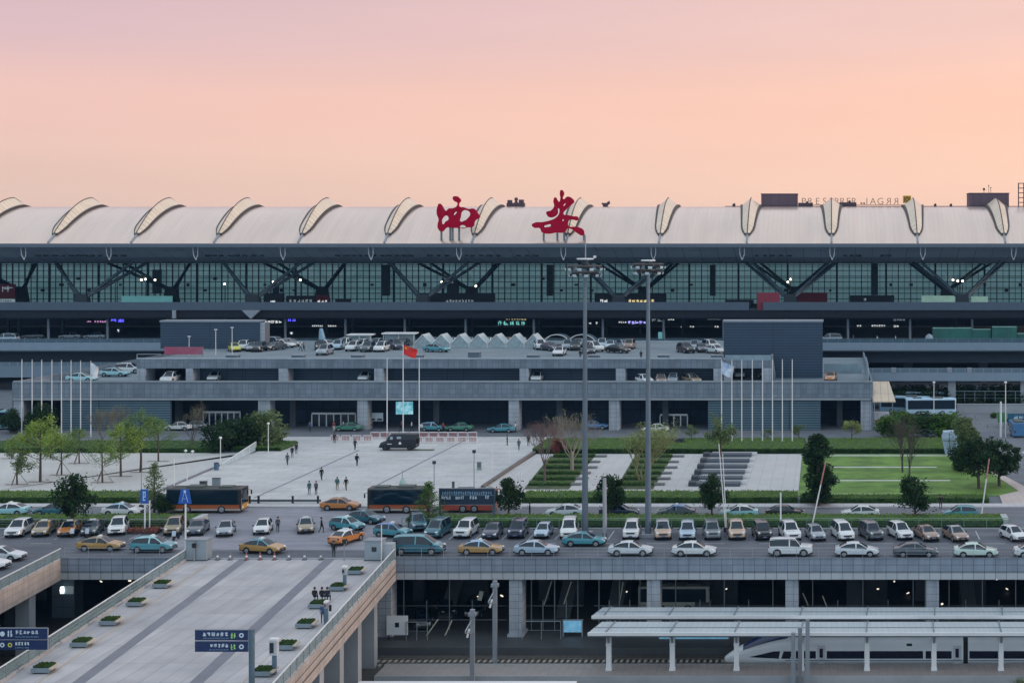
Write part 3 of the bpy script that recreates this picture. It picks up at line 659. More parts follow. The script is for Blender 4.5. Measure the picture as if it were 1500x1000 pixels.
part('canopy', MB().add([(ax0,259.5,5.2),(ax1+.6,259.5,5.2),(ax1-.3,266,8.0),(ax0,266,8.0),(ax0,259.5,5.0),(ax1+.6,259.5,5.0),(ax1-.3,266,7.8),(ax0,266,7.8)],[(0,1,2,3),(7,6,5,4),(0,4,5,1),(1,5,6,2),(2,6,7,3),(3,7,4,0)]), mat('canvas','c5b4a2',.8,var=.1,tile=('xy',1.3,99,.05,'9a8c80',0,.03)), t)
for x in (ax0+.2, ax1): part('post', MB().box(x,x+.15,259.7,259.85,0,5.0), steel, t)
t = empty('shop_stall', (XW(1290,262),263,0), 'small red and white kiosk below the beige awning', 'kiosk')
part('body', MB().box(ax0+.2,ax1-.4,262,264,0,2.9), mat('stall_white','b9bbc0',.7,var=.3,vs=1.5), t); part('sign', MB().box(ax0+.3,ax1-.5,261.85,261.99,.9,1.7), mat('stall_red','9a3038',.6), t)
# towers on the roof
for (x0,x1,yt,d,zb,lab) in [(235,380,470,303,10.9,'dark slatted plant tower on the left of the parking roof'),(1060,1205,470,280,7.2,'large dark slatted plant tower on the right of the parking roof')]:
    a, b = XW(x0,d), XW(x1,d); zt = ZW(yt,d)
    t = empty('plant_tower', ((a+b)/2,d,zb), lab, 'plant tower')
    part('wall', MB().box(a,b,d,d+3,zb,zt-.2), louvg, t); part('coping', MB().box(a-.15,b+.15,d-.15,d+3.15,zt-.199,zt+.1), steel, t)
    if x0 < 500: part('corner_panel', MB().box(b+.001,b+1.0,d+.3,d+2.9,zb,zt-.4), stonep, t)
p = PT(268,514,285); t = empty('banner', (p.x,285,10.9), 'dusty pink banner panel at the foot of the left roof tower', 'banner')
part('panel', MB().box(XW(241,285),XW(297,285),284.9,285.05,ZW(519,285),ZW(508,285)), mat('banner_pink','a04a62',.7,var=.15,vs=.6,two='8d5a6c',tvs=.3), t)
for x in (241.5,296.5): part('post', MB().box(XW(x,285)-.08,XW(x,285)+.08,285.051,285.2,10.9,ZW(508,285)), steel, t)
# roof vents
for k, x in enumerate((341,437,524,611,695,781,870,972,1050)):
    X = XW(x,274); t = empty('roof_vent', (X,274.2,10.9), 'dark vent box on the front edge of the parking roof, %s from the left' % ORD[k], 'vent', 'vent boxes on the parking roof edge')
    part('casing', MB().box(X-1.0,X+1.0,273.2,275,10.9,11.95 if x != 695 else 12.5), mat('vent_slate','536472',.6,var=.15), t)
    part('lid', MB().box(X-1.1,X+1.1,273.1,275.1,(11.95 if x != 695 else 12.5)+.002,(12.07 if x != 695 else 12.62)), steel, t)
# gable tents
tent = mat('tent_pvc','bcc6ca',.4,var=.1,vs=.8)
for k in range(7):
    x = 619+k*27; d = 305; X = XW(x,d); w = 1.8; zb = 10.9
    t = empty('skylight_hood', (X,d,zb), 'pale pointed glass hood on the parking roof, %s from the left in its row' % ORD[k], 'roof hood', 'pointed hoods on the parking roof')
    pr = [(X-w,0),(X-w*.97,.95),(X-w*.5,1.75),(X,2.75),(X+w*.5,1.75),(X+w*.97,.95),(X+w,0)]
    mb = MB(); vs = [(q[0],d,zb+q[1]) for q in pr]+[(q[0],d+5,zb+q[1]) for q in pr]; n = len(pr)
    mb.add(vs, [(i,i+1,i+1+n,i+n) for i in range(n-1)]+[tuple(range(n,2*n))]); part('hood', mb, tent, t)
    part('front_pane', MB().add([(q[0]*.98+X*.02,d+.15,zb+q[1]*.97) for q in pr],[tuple(range(n-1,-1,-1))]), mat('tent_glass','98a8ae',.2,var=.2,vs=1.5), t)
    part('frame', MB().tube([Vector(v) for v in vs[:n]],.07,4), steelw, t)
for k, (x, w) in enumerate([(815,2.4),(852,2.6)]):
    d = 311; X = XW(x,d); t = empty('arched_shelter', (X,d,10.9), 'low arched glass shelter right of the pointed hoods, %s of two' % ['left','right'][k], 'shelter')
    n = 9; pr = [(X+w*1.2*math.cos(PI-PI*i/(n-1)), 2.3*math.sin(PI*i/(n-1))) for i in range(n)]
    vs = [(q[0],d,10.9+q[1]) for q in pr]+[(q[0],d+4,10.9+q[1]) for q in pr]
    part('vault', MB().add(vs,[(i,i+1,i+1+n,i+n) for i in range(n-1)],0,True), mat('vault_glass','506472',.2,var=.2), t); part('frame', MB().tube([Vector(v) for v in vs[:n]],.08,4), steelw, t)
# long shelters
for k, (x0,x1,yt,yb,d) in enumerate([(510,543,489.5,507,311),(561,607,487.5,506,313)]):
    a, b = XW(x0,d), XW(x1,d); zt = ZW(yt,d)
    t = empty('bus_shelter', ((a+b)/2,d,10.9), 'flat white roofed %s shelter at the back of the parking roof' % ['small','long glass'][k], 'shelter')
    part('roof', MB().box(a-.2,b+.2,d-.5,d+2.6,zt-.25,zt), white, t)
    part('glass_wall', MB().box(a+.1,b-.1,d+.8,d+.9,10.95,zt-.26), MATS['tent_glass'], t)
    for X in (a+.1,(a+b)/2,b-.1): part('post', MB().box(X-.06,X+.06,d-.1,d+.02,10.9,zt-.251), steelw, t)
p = PT(473,490,312); t = empty('covered_statue', (p.x,312,10.9), 'pale blue wrapped pointed object at the back of the parking roof', 'covered object')
part('cover', MB().cone((p.x,312,10.9),(p.x-.4,312,14.4),.95,.35,7), mat('tarp_blue','7f9fb3',.7,var=.25,vs=1.5), t)
# roof lamp poles
for k,(x,yt,yb,d) in enumerate([(277,493,519,287),(316,483,517,288),(340,480,516,288.5)]):
    X = XW(x,d); zt = ZW(yt,d); t = empty('lamp_post', (X,d,10.9), 'thin white lamp post before the left roof tower, %s of three from the left' % ORD[k], 'lamp post', 'lamp posts by the roof tower')
    part('pole', MB().cone((X,d,10.9),(X,d,zt),.07,.05,6), steelw, t); part('lamp_head', MB().cbox((X,d,zt+.05),.5,.3,.16), steelw, t)

# ================================================================ TERMINAL
tm = empty('terminal_building', (-70,345,0), 'long airport terminal with a curved pale roof, glass wall and slanted struts', 'terminal')
XL, XR = -262.0, 72.0
Ed = 345.0
def roof_z(u): return 31.75 + 8.85*(math.sin(min(u,1.)*PI/2)**.92)
def roof_d(u): return Ed + 22*u
prof = [(roof_d(i/24), roof_z(i/24)) for i in range(25)]+[(372,40.5),(385,40.0),(405,39.0),(430,37.5)]
roofmat = mat('roof_sheet','e4cabd',.26,.6,var=.05,vs=.06,tile=('xy',1.05,300,.04,'cdbfb8',0,.012),streak=(.12,.5,.04,.04))
part('roof', MB().extr(prof, XL, XR, 0, True, False), roofmat, tm)
part('roof_underside', MB().extr([(430,37.4),(430,26.0)], XL, XR, 0, False, False), concd, tm)
part('eave_fascia', MB().box(XL,XR,Ed-.35,Ed+.3,30.95,31.78), mat('eave_grey','59636f',.5,.2,var=.06), tm)
sof = [(Ed+.31,31.0),(349,30.0),(353,28.5),(358,27.4),(364,26.75),(404,26.0)]
part('soffit', MB().extr(sof, XL, XR, 0, False, False), mat('soffit_grey','b2c0cf',.6,.1,var=.1,vs=.1,tile=('xy',4,200,.04,'46525d',0,.03)), tm)
# dark recessed soffit lights
sl_ = mat('soffit_hole','1d2630',.7)
rnd = random.Random(5)
for (a, b) in [(56,156),(168,186),(305,392),(495,602),(630,665),(683,733),(760,795),(1108,1165),(1238,1266),(1292,1306)]:
    x = a
    while x < b:
        d = 351.6; X = XW(x,d); w = rnd.uniform(.35,.75)
        part('soffit_lamp', MB().bar((X-w,d,ZW(375,d)+.15),(X+w,d,ZW(375,d)+.15),.5,.5), sl_, tm); x += rnd.uniform(9,13)
# skylights
pods = [-37,83,203,323,445,570,697,833,968,1095,1218,1343,1470]
creamL = mat('skylight_panel','dcc6b0',.35,var=.07,vs=.5,coat=.2,tile=('xy',40,1.25,.06,'a4937d',0,.05))
podf = mat('skylight_frame','443b38',.6,var=.1)
def seg(u):
    if u <= 1: return roof_d(u), roof_z(u)
    return 367+(u-1)*22, 40.6-(u-1)*4.0
for x in pods:
    Xc = XW(x,348.5); n = 16
    us = [.13+(1.12-.13)*i/n for i in range(n+1)]
    rows = []
    for i, u in enumerate(us):
        t_ = i/n; d, z = seg(u)
        w = (1.15+1.15*t_)*(.45 if i == 0 else .85 if i == 1 else 1)
        hR = (.35+1.35*math.sin(min(1,t_*1.15)*PI*.62))*(1 if t_ < .8 else 1-(t_-.8)*2.2)
        hE = .35+.25*t_ if t_ < .85 else .25
        # local normal
        d2, z2 = seg(u+.02); dl = math.hypot(d2-d,z2-z); nd, nz = -(z2-z)/dl, (d2-d)/dl
        rows.append((d,z,w,hR,hE,nd,nz))
    R_ = lambda r,k,h: (Xc+k*r[2], r[0]+r[5]*h, r[1]+r[6]*h)
    vs = []; 
    for r in rows: vs += [R_(r,-1,r[4]), R_(r,0,r[4]+r[3]), R_(r,1,r[4])]
    sk = part('skylight', MB().add(vs,[(i*3+j,(i*3+j+1),(i+1)*3+j+1,(i+1)*3+j) for i in range(n) for j in (0,1)]+[(0,1,2),(n*3+2,n*3+1,n*3)][:2]), creamL, tm)
    fr = MB()
    for k in (-1,1):
        for i in range(n):
            r, s = rows[i], rows[i+1]
            a0 = Vector(R_(r,k,r[4]+.03)); a1 = Vector(R_(s,k,s[4]+.03)); b0 = Vector(R_(r,k*1.2,-.1)); b1 = Vector(R_(s,k*1.2,-.1)); c0 = Vector(R_(r,k*1.28,r[4]*.95)); c1 = Vector(R_(s,k*1.28,s[4]*.95))
            fr.add([a0,a1,c1,c0,b0,b1],[(0,1,2,3),(3,2,5,4)])
    r = rows[0]; fr.bar(R_(r,-1.2,.2), R_(r,1.2,.2), .4, .5)
    fr.tube([Vector(R_(q,0,q[4]+q[3]+.03)) for q in rows],.12,4)
    part('frame', fr, podf, sk)
    d, z = seg(.13); part('spout', MB().bar((Xc,d-.2,z+.1),(Xc+.1*(x-1215)/400,Ed+.2,32.0),.45,.3), steel, sk)
# hooks below the eave
for x in (34,159,286,414,543,672,825,957,1087,1219,1352,1485):
    d = 346; X = XW(x,d)
    part('eave_hook', MB().tube([Vector((X-.55,d,30.9)),Vector((X-.5,d+.2,29.2)),Vector((X,d+.4,28.0)),Vector((X+.5,d+.2,29.2)),Vector((X+.55,d,30.9))],.09,5), steelw, tm)
# glass wall
Gd = 403.0
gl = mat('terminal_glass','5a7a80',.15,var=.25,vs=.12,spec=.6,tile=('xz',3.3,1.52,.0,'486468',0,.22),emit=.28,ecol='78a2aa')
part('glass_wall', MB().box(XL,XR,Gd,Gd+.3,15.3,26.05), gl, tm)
mu = MB(); X = XL
k = 0
while X < XR:
    w = .26 if k % 4 == 0 else .11
    mu.box(X-w,X+w,Gd-.35,Gd-.001,15.3,26.1); X += 3.3; k += 1
X = XL+1.65
while X < XR: mu.box(X-.05,X+.05,Gd-.3,Gd-.0012,15.3,26.1); X += 3.3
part('mullions', mu, mat('mullion','14242e',.5,.2), tm)['kind'] = 'stuff'
mu = MB()
for i in range(0,7): z = 16.5+i*1.52; mu.box(XL,XR,Gd-.25,Gd-.002,z-.09,z+.09)
for i in (2,4,6): z = 16.5+i*1.52-.45; mu.box(XL,XR,Gd-.2,Gd-.0015,z-.07,z+.07)
part('transoms', mu, MATS['mullion'], tm)
# struts
strm = mat('strut_steel','3c4b57',.45,.3,var=.1); strm2 = mat('strut_rear','2f4450',.5,.2,var=.1)
base_px = [-132,119,370,619,906,1157,1410,1660]
for bp in base_px:
    Xb = XW(bp,350)
    for d, m, nm in ((350.5,strm,'front'),(398,strm2,'rear')):
        zb = ZW(431,350) if nm == 'front' else 20.0
        part('strut_base', MB().add([(Xb-1.9,d-1.2,15.31),(Xb+1.9,d-1.2,15.31),(Xb+1.9,d+1.2,15.31),(Xb-1.9,d+1.2,15.31),(Xb-1.3,d-.8,zb),(Xb+1.3,d-.8,zb),(Xb+1.3,d+.8,zb),(Xb-1.3,d+.8,zb)],[(0,3,2,1),(4,5,6,7),(0,1,5,4),(1,2,6,5),(2,3,7,6),(3,0,4,7)]), mat('strut_foot','16242f',.6), tm)
        for s in (-1,1):
            de = 1.0 if nm == 'front' else -1
            for q, (off, dd) in enumerate([(11.2,10),(9.4,5.5)] if nm == 'front' else [(11.0,-14),(9.2,-9)]):
                z1 = 27.4 if nm == 'front' else 26.9
                part('strut', MB().cone((Xb+s*(1.0-.3*q),d+.3*q*de,zb-.6),(Xb+s*off,d+dd,z1),.42,.34,8), m, tm)
rnd = random.Random(8)
for x in range(20,1500,23):
    if rnd.random() < .45: continue
    y = rnd.choice((408,417,425)); d = 402; X = XW(x+rnd.uniform(-6,6),d)
    part('silhouette_box', MB().cbox((X,d,ZW(y,d)), rnd.uniform(.5,1.1), .5, rnd.uniform(.5,1.0)), MATS['mullion'], tm)  # added dark boxes stand for small lamp and people silhouettes in the hall
# dark pylons & boards in front of the glass
for x0,x1,y0,y1 in [(559,571,388,433),(801,810,388,433),(1040,1048,388,433),(1276,1286,386,432),(224,236,395,430),(400,408,415,443),(655,672,415,440)]:
    d = 401; part('display_pylon', MB().box(XW(x0,d),XW(x1,d),d-.4,d+.4,ZW(y1,d),ZW(y0,d)), mat('pylon_navy','15293a',.5), tm)
# canopy over the departures road
cf = mat('canopy_fascia','4a5666',.5,.2,var=.08)
for a, b in [(-170,1097),(1118,1600)]:
    part('canopy', MB().box(XW(a,335),XW(b,335),335,336.2,17.0,18.75), cf, tm)
part('canopy', MB().box(XW(1097,335)+.001,XW(1118,335)-.001,338,339,15.3,17.2), cf, tm)
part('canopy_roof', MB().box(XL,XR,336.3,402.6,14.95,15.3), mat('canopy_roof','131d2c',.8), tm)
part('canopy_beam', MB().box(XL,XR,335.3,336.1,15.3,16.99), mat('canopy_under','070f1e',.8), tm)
part('canopy_wedge', MB().add([(XW(354,334.5),334.5,17.0),(XW(381,334.5),334.5,17.0),(XW(367,334.5),334.5,15.1),(XW(354,334.5),335.4,17.0),(XW(381,334.5),335.4,17.0),(XW(367,334.5),335.4,15.1)],[(0,2,1),(3,4,5),(0,1,4,3),(1,2,5,4),(2,0,3,5)]), steel, tm)
part('canopy_wedge', MB().box(XW(252,334.6),XW(257,334.6),334.6,335,15.2,16.99), steel, tm)
for x in (-20,71,157.5,245,330,418,506,593,682,782,883,972,1060,1151,1242,1333,1424,1515):
    X = XW(x,338.5); part('canopy_column', MB().cone((X,338.5,9.8),(X,338.5,14.94),.3,.3,8), mat('column_grey','717a86',.5,.2), tm)
for x in (92,28,12,517,692,790,889,938,478,600,1000,1400):
    X = XW(x,365); part('inner_column', MB().box(X-.3,X+.3,364.7,365.3,9.8,14.94), mat('inner_col','3b4654',.6), tm)
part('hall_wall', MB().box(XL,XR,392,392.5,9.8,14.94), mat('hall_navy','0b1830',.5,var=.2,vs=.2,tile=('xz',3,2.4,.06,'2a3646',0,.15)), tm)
# departures deck
vd = empty('departures_viaduct', (-70,332,0), 'elevated departures road deck along the terminal front', 'viaduct')
part('deck', MB().box(XL,XR,332.3,391.9,8.0,9.79), MATS['deck_grey'], vd)
part('edge_beam', MB().box(XL,XR,331.8,332.299,8.3,9.95), mat('edge_blue','7a8a9a',.6,var=.06), vd)
part('girder', MB().box(XL,XR,336,337,5.2,7.99), mat('girder_dark','2a3542',.7,var=.1), vd)
for x in (-40,60,170,430,640,850,1240,1330,1440,1540):
    X = XW(x,345); part('pier', MB().box(X-1,X+1,344,346,0,7.99), concd, vd)
part('back_wall', MB().box(XL,XR,358,358.5,0,7.99), mat('underdeck_shade','101a28',.8), vd)  # dark sheet added so the space under the deck reads as shade
rg = MB()
for zz in (.5,.95): rg.bar((XL,332,9.95+zz),(XR,332,9.95+zz),.07)
part('rail', rg, mat('rail_blue','6b7f8f',.5), vd)
gp = MB().box(XL,XR,332.05,332.08,9.97,10.8); part('rail_glass', gp, mat('deck_glass','3d5563',.2,var=.15,tile=('xz',2.4,5,.05,'6f8594',0,.06)), vd)
# lower viaducts
lv = empty('lower_viaduct', (-160,327,0), 'lower elevated road deck at the far left below the departures deck', 'viaduct')
part('deck', MB().box(XL,XW(205,327),326,331.5,2.9,5.4), mat('viaduct_blue','6d7d8c',.7,var=.1,vs=.2), lv); part('rail', MB().box(XL,XW(205,327),326,326.2,5.41,6.2), mat('viaduct_rail','5a6c7a',.5,tile=('xz',1.8,4,.06,'7f8f9c',0,.05)), lv)
for x in (-30,60,150): X = XW(x,328.5); part('pier', MB().box(X-.8,X+.8,327.8,329.2,0,2.89), concd, lv)
rv = empty('lower_viaduct', (30,297,0), 'lower elevated road deck on the right carried by pale columns', 'viaduct')
part('deck', MB().box(XW(1268,292),70,292,303,5.6,6.9), MATS['viaduct_blue'], rv)
part('parapet', MB().box(XW(1268,292),70,291.8,292.3,5.5,7.1), MATS['edge_blue'], rv)
part('rail', MB().box(XW(1268,292),70,291.95,292.05,7.101,8.0), MATS['viaduct_rail'], rv)
for x in (1309,1391,1420): part('rail_pillar', MB().box(XW(x,292)-.45,XW(x,292)+.45,291.7,292.4,7.101,8.05), steel, rv)
for x in (1394,1500,1610): X = XW(x,293.5); part('column', MB().box(X-.75,X+.75,292.8,294.2,0,5.59), conc, rv)

# ---------------------------------------------------------------- roof-top things
redm = mat('sign_red','a8002a',.8,spec=.1,var=.06)
def sign_char(loops, ox, oy, sc, d, label, legs):
    """traced stroke outlines -> thick letter at distance d"""
    cu = bpy.data.curves.new('character','CURVE'); cu.dimensions = '2D'; cu.fill_mode = 'BOTH'; cu.extrude = .35
    for lp in loops:
        sp = cu.splines.new('BEZIER'); sp.bezier_points.add(len(lp)-1); sp.use_cyclic_u = True
        for bp, (a, b) in zip(sp.bezier_points, lp):
            x, y = ox+a*sc, oy+b*sc
            bp.co = (XW(x,d), ZW(y,d), 0); bp.handle_left_type = bp.handle_right_type = 'AUTO'
    tmp = bpy.data.objects.new('tmp', cu); COL.objects.link(tmp)
    dg = bpy.context.evaluated_depsgraph_get(); me = bpy.data.meshes.new_from_object(tmp.evaluated_get(dg)); me.name = 'character'
    bpy.data.objects.remove(tmp)
    me.transform(Matrix.Translation((0,d,0)) @ Matrix.Rotation(PI/2,4,'X'))
    me.materials.clear(); me.materials.append(redm)
    cx = XW(ox+40*sc*0+legs[0][0],d)
    t = empty('rooftop_sign', (cx,d,33.0), label, 'sign')
    me.transform(Matrix.Translation((-cx,-d,-33.0)))
    o = link(bpy.data.objects.new('character', me)); o.parent = t
    for (x, y) in legs: part('leg', MB().bar((XW(x,d),d+.4,ZW(352,d)),(XW(x,d),d+.4,ZW(y,d)),.4,.4), mat('leg_steel','6d6f74',.5,.2), t)
s1 = 80/1143.
A = [[(200,262),(250,300),(290,370),(330,412),(400,362),(470,360),(560,315),(575,245),(520,215),(480,135),(540,105),(620,150),(645,200),(610,255),(615,320),(700,338),(800,372),(920,370),(990,450),(1040,535),(940,620),(900,740),(780,762),(620,765),(590,770),(430,768),(360,760),(240,845),(170,775),(165,690),(185,600),(145,470),(162,320)],
     [(350,512),(395,580),(330,640),(270,695),(245,640),(260,570)],[(680,415),(790,410),(845,470),(800,560),(720,620),(630,630),(640,540)],[(500,500),(515,450),(560,430),(540,480)],[(620,745),(640,718),(720,718),(755,752)]]
sign_char(A, 630, 280, s1, 345.6, 'left red calligraphic character standing on the terminal eave', [(646,336),(659,333),(662.5,333),(672,333)])
s2 = 90/1125.
B = [[(590,105),(640,160),(625,270),(710,225),(790,260),(825,320),(770,375),(690,450),(630,545),(700,560),(820,585),(895,600),(890,655),(800,650),(735,655),(710,720),(720,760),(880,780),(990,830),(1010,890),(990,935),(900,905),(800,830),(715,805),(640,880),(500,885),(330,905),(240,880),(200,805),(100,795),(55,745),(110,702),(250,690),(390,660),(500,605),(545,550),(560,470),(540,440),(525,530),(470,590),(380,605),(330,560),(320,510),(400,480),(460,410),(450,300),(480,240),(520,290),(550,320),(575,270),(568,150)],
     [(275,775),(330,742),(400,738),(400,760),(330,782)],[(632,400),(640,365),(668,352),(655,385)],[(608,670),(615,645),(638,642),(625,675)]]
sign_char(B, 775, 270, s2, 345.6, 'right red calligraphic character standing on the terminal eave', [(796,342),(816,341),(826,340),(855,343)])
# small things on the roof ridge
ridge_d = 368.0
silh = mat('silhouette_plum','4a3a44',.8,var=.15)
def rp_(x, y, d=ridge_d): return Vector((XW(x,d), d, ZW(y,d)))
t = empty('rooftop_tower', rp_(754,304), 'small plum coloured tower block silhouette on the roof ridge between the red characters', 'tower')
a, b = rp_(742,296), rp_(767,305)
part('block', MB().box(a.x,b.x,ridge_d,ridge_d+2,b.z,a.z-.2).box(a.x+.2,a.x+1.1,ridge_d,ridge_d+1.5,a.z-.199,a.z+.5).box(b.x-1.2,b.x-.2,ridge_d,ridge_d+1.5,a.z-.199,a.z+.6), silh, t)
p = rp_(755.5,289); part('mast', MB().cone((p.x,ridge_d+.5,a.z-.2),(p.x,ridge_d+.5,p.z-.8),.5,.25,6).ball((p.x,ridge_d+.5,a.z+.7),.5,6).cone((p.x,ridge_d+.5,p.z-.8),(p.x,ridge_d+.5,p.z),.12,.05,5), silh, t)
t = empty('rooftop_animal_statue', rp_(888,304), 'small dark animal shaped statue on the roof ridge right of the red characters', 'statue')
p = rp_(887,300)
part('body', MB().ball((p.x,ridge_d,p.z),.75,8,0,.7).ball((p.x+.75,ridge_d,p.z+.45),.42,8).ball((p.x-.7,ridge_d,p.z+.25),.3,6).cone((p.x-.45,ridge_d,p.z-.9),(p.x-.45,ridge_d,p.z),.18,.2,5).cone((p.x+.4,ridge_d,p.z-.9),(p.x+.4,ridge_d,p.z),.18,.2,5).cone((p.x+.85,ridge_d,p.z+.7),(p.x+.95,ridge_d,p.z+1.15),.12,.02,5), silh, t)
plum = mat('plant_box_plum','5c4a55',.8,var=.1,tile=('xz',2.0,9,.06,'4a3b45',0,.05))
for x0,x1,y0,lab in [(1115,1168,283.5,'flat purple grey plant box on the roof ridge left of the mirrored letters'),(1420,1478,282.5,'flat purple grey plant box on the roof ridge near the right edge of the picture')]:
    a, b = rp_(x0,y0), rp_(x1,303)
    t = empty('rooftop_plant_box', ((a.x+b.x)/2,ridge_d,39.9), lab, 'plant box')
    part('casing', MB().box(a.x,b.x,ridge_d,ridge_d+7,39.6,a.z-.2), plum, t); part('coping', MB().box(a.x-.1,b.x+.1,ridge_d-.1,ridge_d+7.1,a.z-.199,a.z), silh, t)
    if x0 > 1400:
        for x,y in ((1442,277),(1449,272),(1452,275)): q = rp_(x,y); part('antenna', MB().cone((q.x,ridge_d+1,a.z),(q.x,ridge_d+1,q.z),.06,.05,5).ball((q.x,ridge_d+1,q.z),.18 if y != 277 else .35,6), silh, t)
q0, q1 = rp_(1062,302.5), rp_(1520,302.5)
solo('ridge_walkway', MB().box(q0.x,q1.x,ridge_d-.6,ridge_d-.2,q0.z-.35,q0.z+.1), silh, ((q0.x+q1.x)/2,ridge_d,q0.z-.35), 'dark walkway edge running along the right half of the roof ridge', 'walkway')
t = empty('rooftop_frame_tower', rp_(1497,300), 'dark steel frame tower on the roof at the right edge of the picture', 'frame tower')
a, b = rp_(1492,268), rp_(1512,303)
fr = MB()
for X in (a.x, a.x+1.3, b.x): fr.box(X-.12,X+.12,ridge_d,ridge_d+.25,b.z,a.z)
for k in range(5): z = b.z+(a.z-b.z)*(k+1)/5; fr.bar((a.x,ridge_d+.12,z-.1),(b.x,ridge_d+.12,z-.1),.2)
part('frame', fr, silh, t)
# small vents / cameras on the ridge
for k, (x, s) in enumerate([(1075,.35),(1102,.3),(1180,.6),(1242,.7),(1370,.3),(1393,.3)]):
    q = rp_(x,301); w = s*(3 if s > .5 else 1)
    solo('ridge_vent', MB().box(q.x-w,q.x+w,ridge_d-.1,ridge_d+.6,q.z-.2,q.z+s*1.1).ball((q.x+w*.2,ridge_d+.2,q.z+s*1.3),s*.55,6), silh, q, 'small dark vent on the right roof ridge, %s of six from the left' % ORD[k], 'vent', 'small vents on the roof ridge')
# mirrored letters
lm = mat('letter_brown','8c6a58',.6)
txt = [('P',1177),('8',1186),('E',1197.5),('S',1208),('P',1218),('R',1226),('R',1234),('E',1243),('R',1251),('.',1262),('.',1266),('I',1270),('A',1279),('G',1290),('R',1302),('R',1313)]
for i, (ch, x) in enumerate(txt):
    if ch == '.':
        q = rp_(x,299); solo('roof_letter', MB().box(q.x-.25,q.x+.25,ridge_d+1,ridge_d+1.2,q.z,q.z+.4), lm, q, 'full stop in the brown roof sign, %s of two' % ('left' if x < 1264 else 'right'), 'letter', 'brown letters on the roof'); continue
    cu = bpy.data.curves.new('letter','FONT'); cu.body = ch; cu.size = 2.35; cu.extrude = .08; cu.align_x = 'CENTER'; cu.offset = -.025
    tmp = bpy.data.objects.new('tmp', cu); COL.objects.link(tmp)
    me = bpy.data.meshes.new_from_object(tmp.evaluated_get(bpy.context.evaluated_depsgraph_get())); me.name = 'letter'; bpy.data.objects.remove(tmp)
    flip = ch == 'R' and x > 1295 or ch == 'I'
    M = Matrix.Rotation(PI/2,4,'X')
    if flip: M = Matrix.Scale(-1,4,(1,0,0)) @ M
    me.transform(M); me.materials.clear(); me.materials.append(lm)
    q = rp_(x,299.5); o = link(bpy.data.objects.new('roof_letter', me)); o.location = (q.x, ridge_d+1, q.z)
    tag(o, 'brown outline letter %s on the roof ridge, %s character from the left in its row' % (ch, ORD[i]), 'letter', 'brown letters on the roof')
solo('letter_rail', MB().box(XW(1170,ridge_d),XW(1322,ridge_d),ridge_d+1.05,ridge_d+1.15,ZW(299.8,ridge_d)-.12,ZW(299.8,ridge_d)).box(XW(1170,ridge_d),XW(1322,ridge_d),ridge_d+1.05,ridge_d+1.15,39.6,39.75), silh, rp_(1245,300), 'thin rail carrying the brown roof letters', 'rail')
t = empty('roof_emblem', rp_(1328,300), 'square yellow emblem with dark marks at the end of the roof letters', 'emblem sign')
a, b = rp_(1323,286.5), rp_(1335,297.5); part('plate', MB().box(a.x,b.x,ridge_d+1,ridge_d+1.3,b.z,a.z), mat('emblem_yellow','c99a1c',.5), t)
w = b.x-a.x; h = a.z-b.z; e = MB()
for u0,u1,v0,v1 in [(.15,.3,.15,.85),(.4,.6,.1,.4),(.4,.6,.6,.9),(.7,.85,.15,.85),(.3,.4,.45,.6),(.6,.7,.45,.6)]: e.box(a.x+u0*w,a.x+u1*w,ridge_d+.95,ridge_d+.999,b.z+v0*h,b.z+v1*h)
part('mark', e, mat('emblem_dark','5a4410',.6), t); part('post', MB().box((a.x+b.x)/2-.1,(a.x+b.x)/2+.1,ridge_d+1.05,ridge_d+1.2,39.6,b.z-.001), silh, t)

# ---------------------------------------------------------------- signs in and under the terminal
em_w = mat('sign_white_lit','e8ecec',.5,emit=.9); em_b = mat('sign_blue_lit','5a55ff',.5,emit=1.6); em_y = mat('sign_yellow_lit','f0dca0',.5,emit=.9)
em_c = mat('sign_cyan_lit','7fd4cc',.5,emit=.7); em_p = mat('sign_pink_lit','d79ad0',.5,emit=.9); em_v = mat('sign_violet_lit','a9a4ff',.5,emit=1.5)
em_dim = mat('sign_dim_lit','aebfc6',.5,emit=.35); dk = mat('sign_box','0e1622',.6); redb = mat('board_red','7a2233',.6,var=.15,vs=.3); tealb = mat('board_teal','6fb0b4',.4,emit=.35,var=.2,vs=.4)
def led(x0,x1,y0,y1,d,m,label,seed,bgm=None,name='lit_sign',cat='lit sign',hang=None):
    a, b = PT(x0,y0,d), PT(x1,y1,d)
    t = empty(name, ((a.x+b.x)/2,d,b.z), label, cat)
    part('casing', MB().box(a.x-.15,b.x+.15,d,d+.4,b.z-.12,a.z+.12), bgm or dk, t)
    g = MB(); glyphrow(g, a.x, b.x, d-.001, b.z, a.z, seed, depth=.05); part('lettering', g, m, t)
    if hang: part('hanger', MB().box((a.x+b.x)/2-.06,(a.x+b.x)/2+.06,d+.1,d+.2,a.z+.121,hang), steeld, t)
    return t
H_ = 14.94
led(161,183,465,472,350,em_b,'bright violet blue lit sign under the canopy on the left',1,hang=H_)
led(127,134,469.5,472,351,em_p,'tiny pink lit sign, left of two beside the violet sign',2,hang=H_); led(138,156,469.5,472.5,351,em_p,'wider pink lit sign just left of the violet sign',3,hang=H_)
led(381,413,469,473.5,350,em_w,'long pale lit sign right of the left roof tower',4,hang=H_)
led(421,434,465,471,352,em_b,'small violet lit sign right of the long pale one',5,hang=H_); led(457,473,476,478.5,365,em_w,'thin white lit strip sign, left of two in mid canopy',6,hang=H_); led(480,493,476,478.5,365,em_w,'thin white lit strip sign, right of two in mid canopy',7,hang=H_)
led(741,771,465,468.5,350,em_y,'cream lit text line hanging in the middle of the canopy',8,hang=H_); led(728,771,469.6,476.5,350,em_c,'green lit flight board below the cream text line',9)
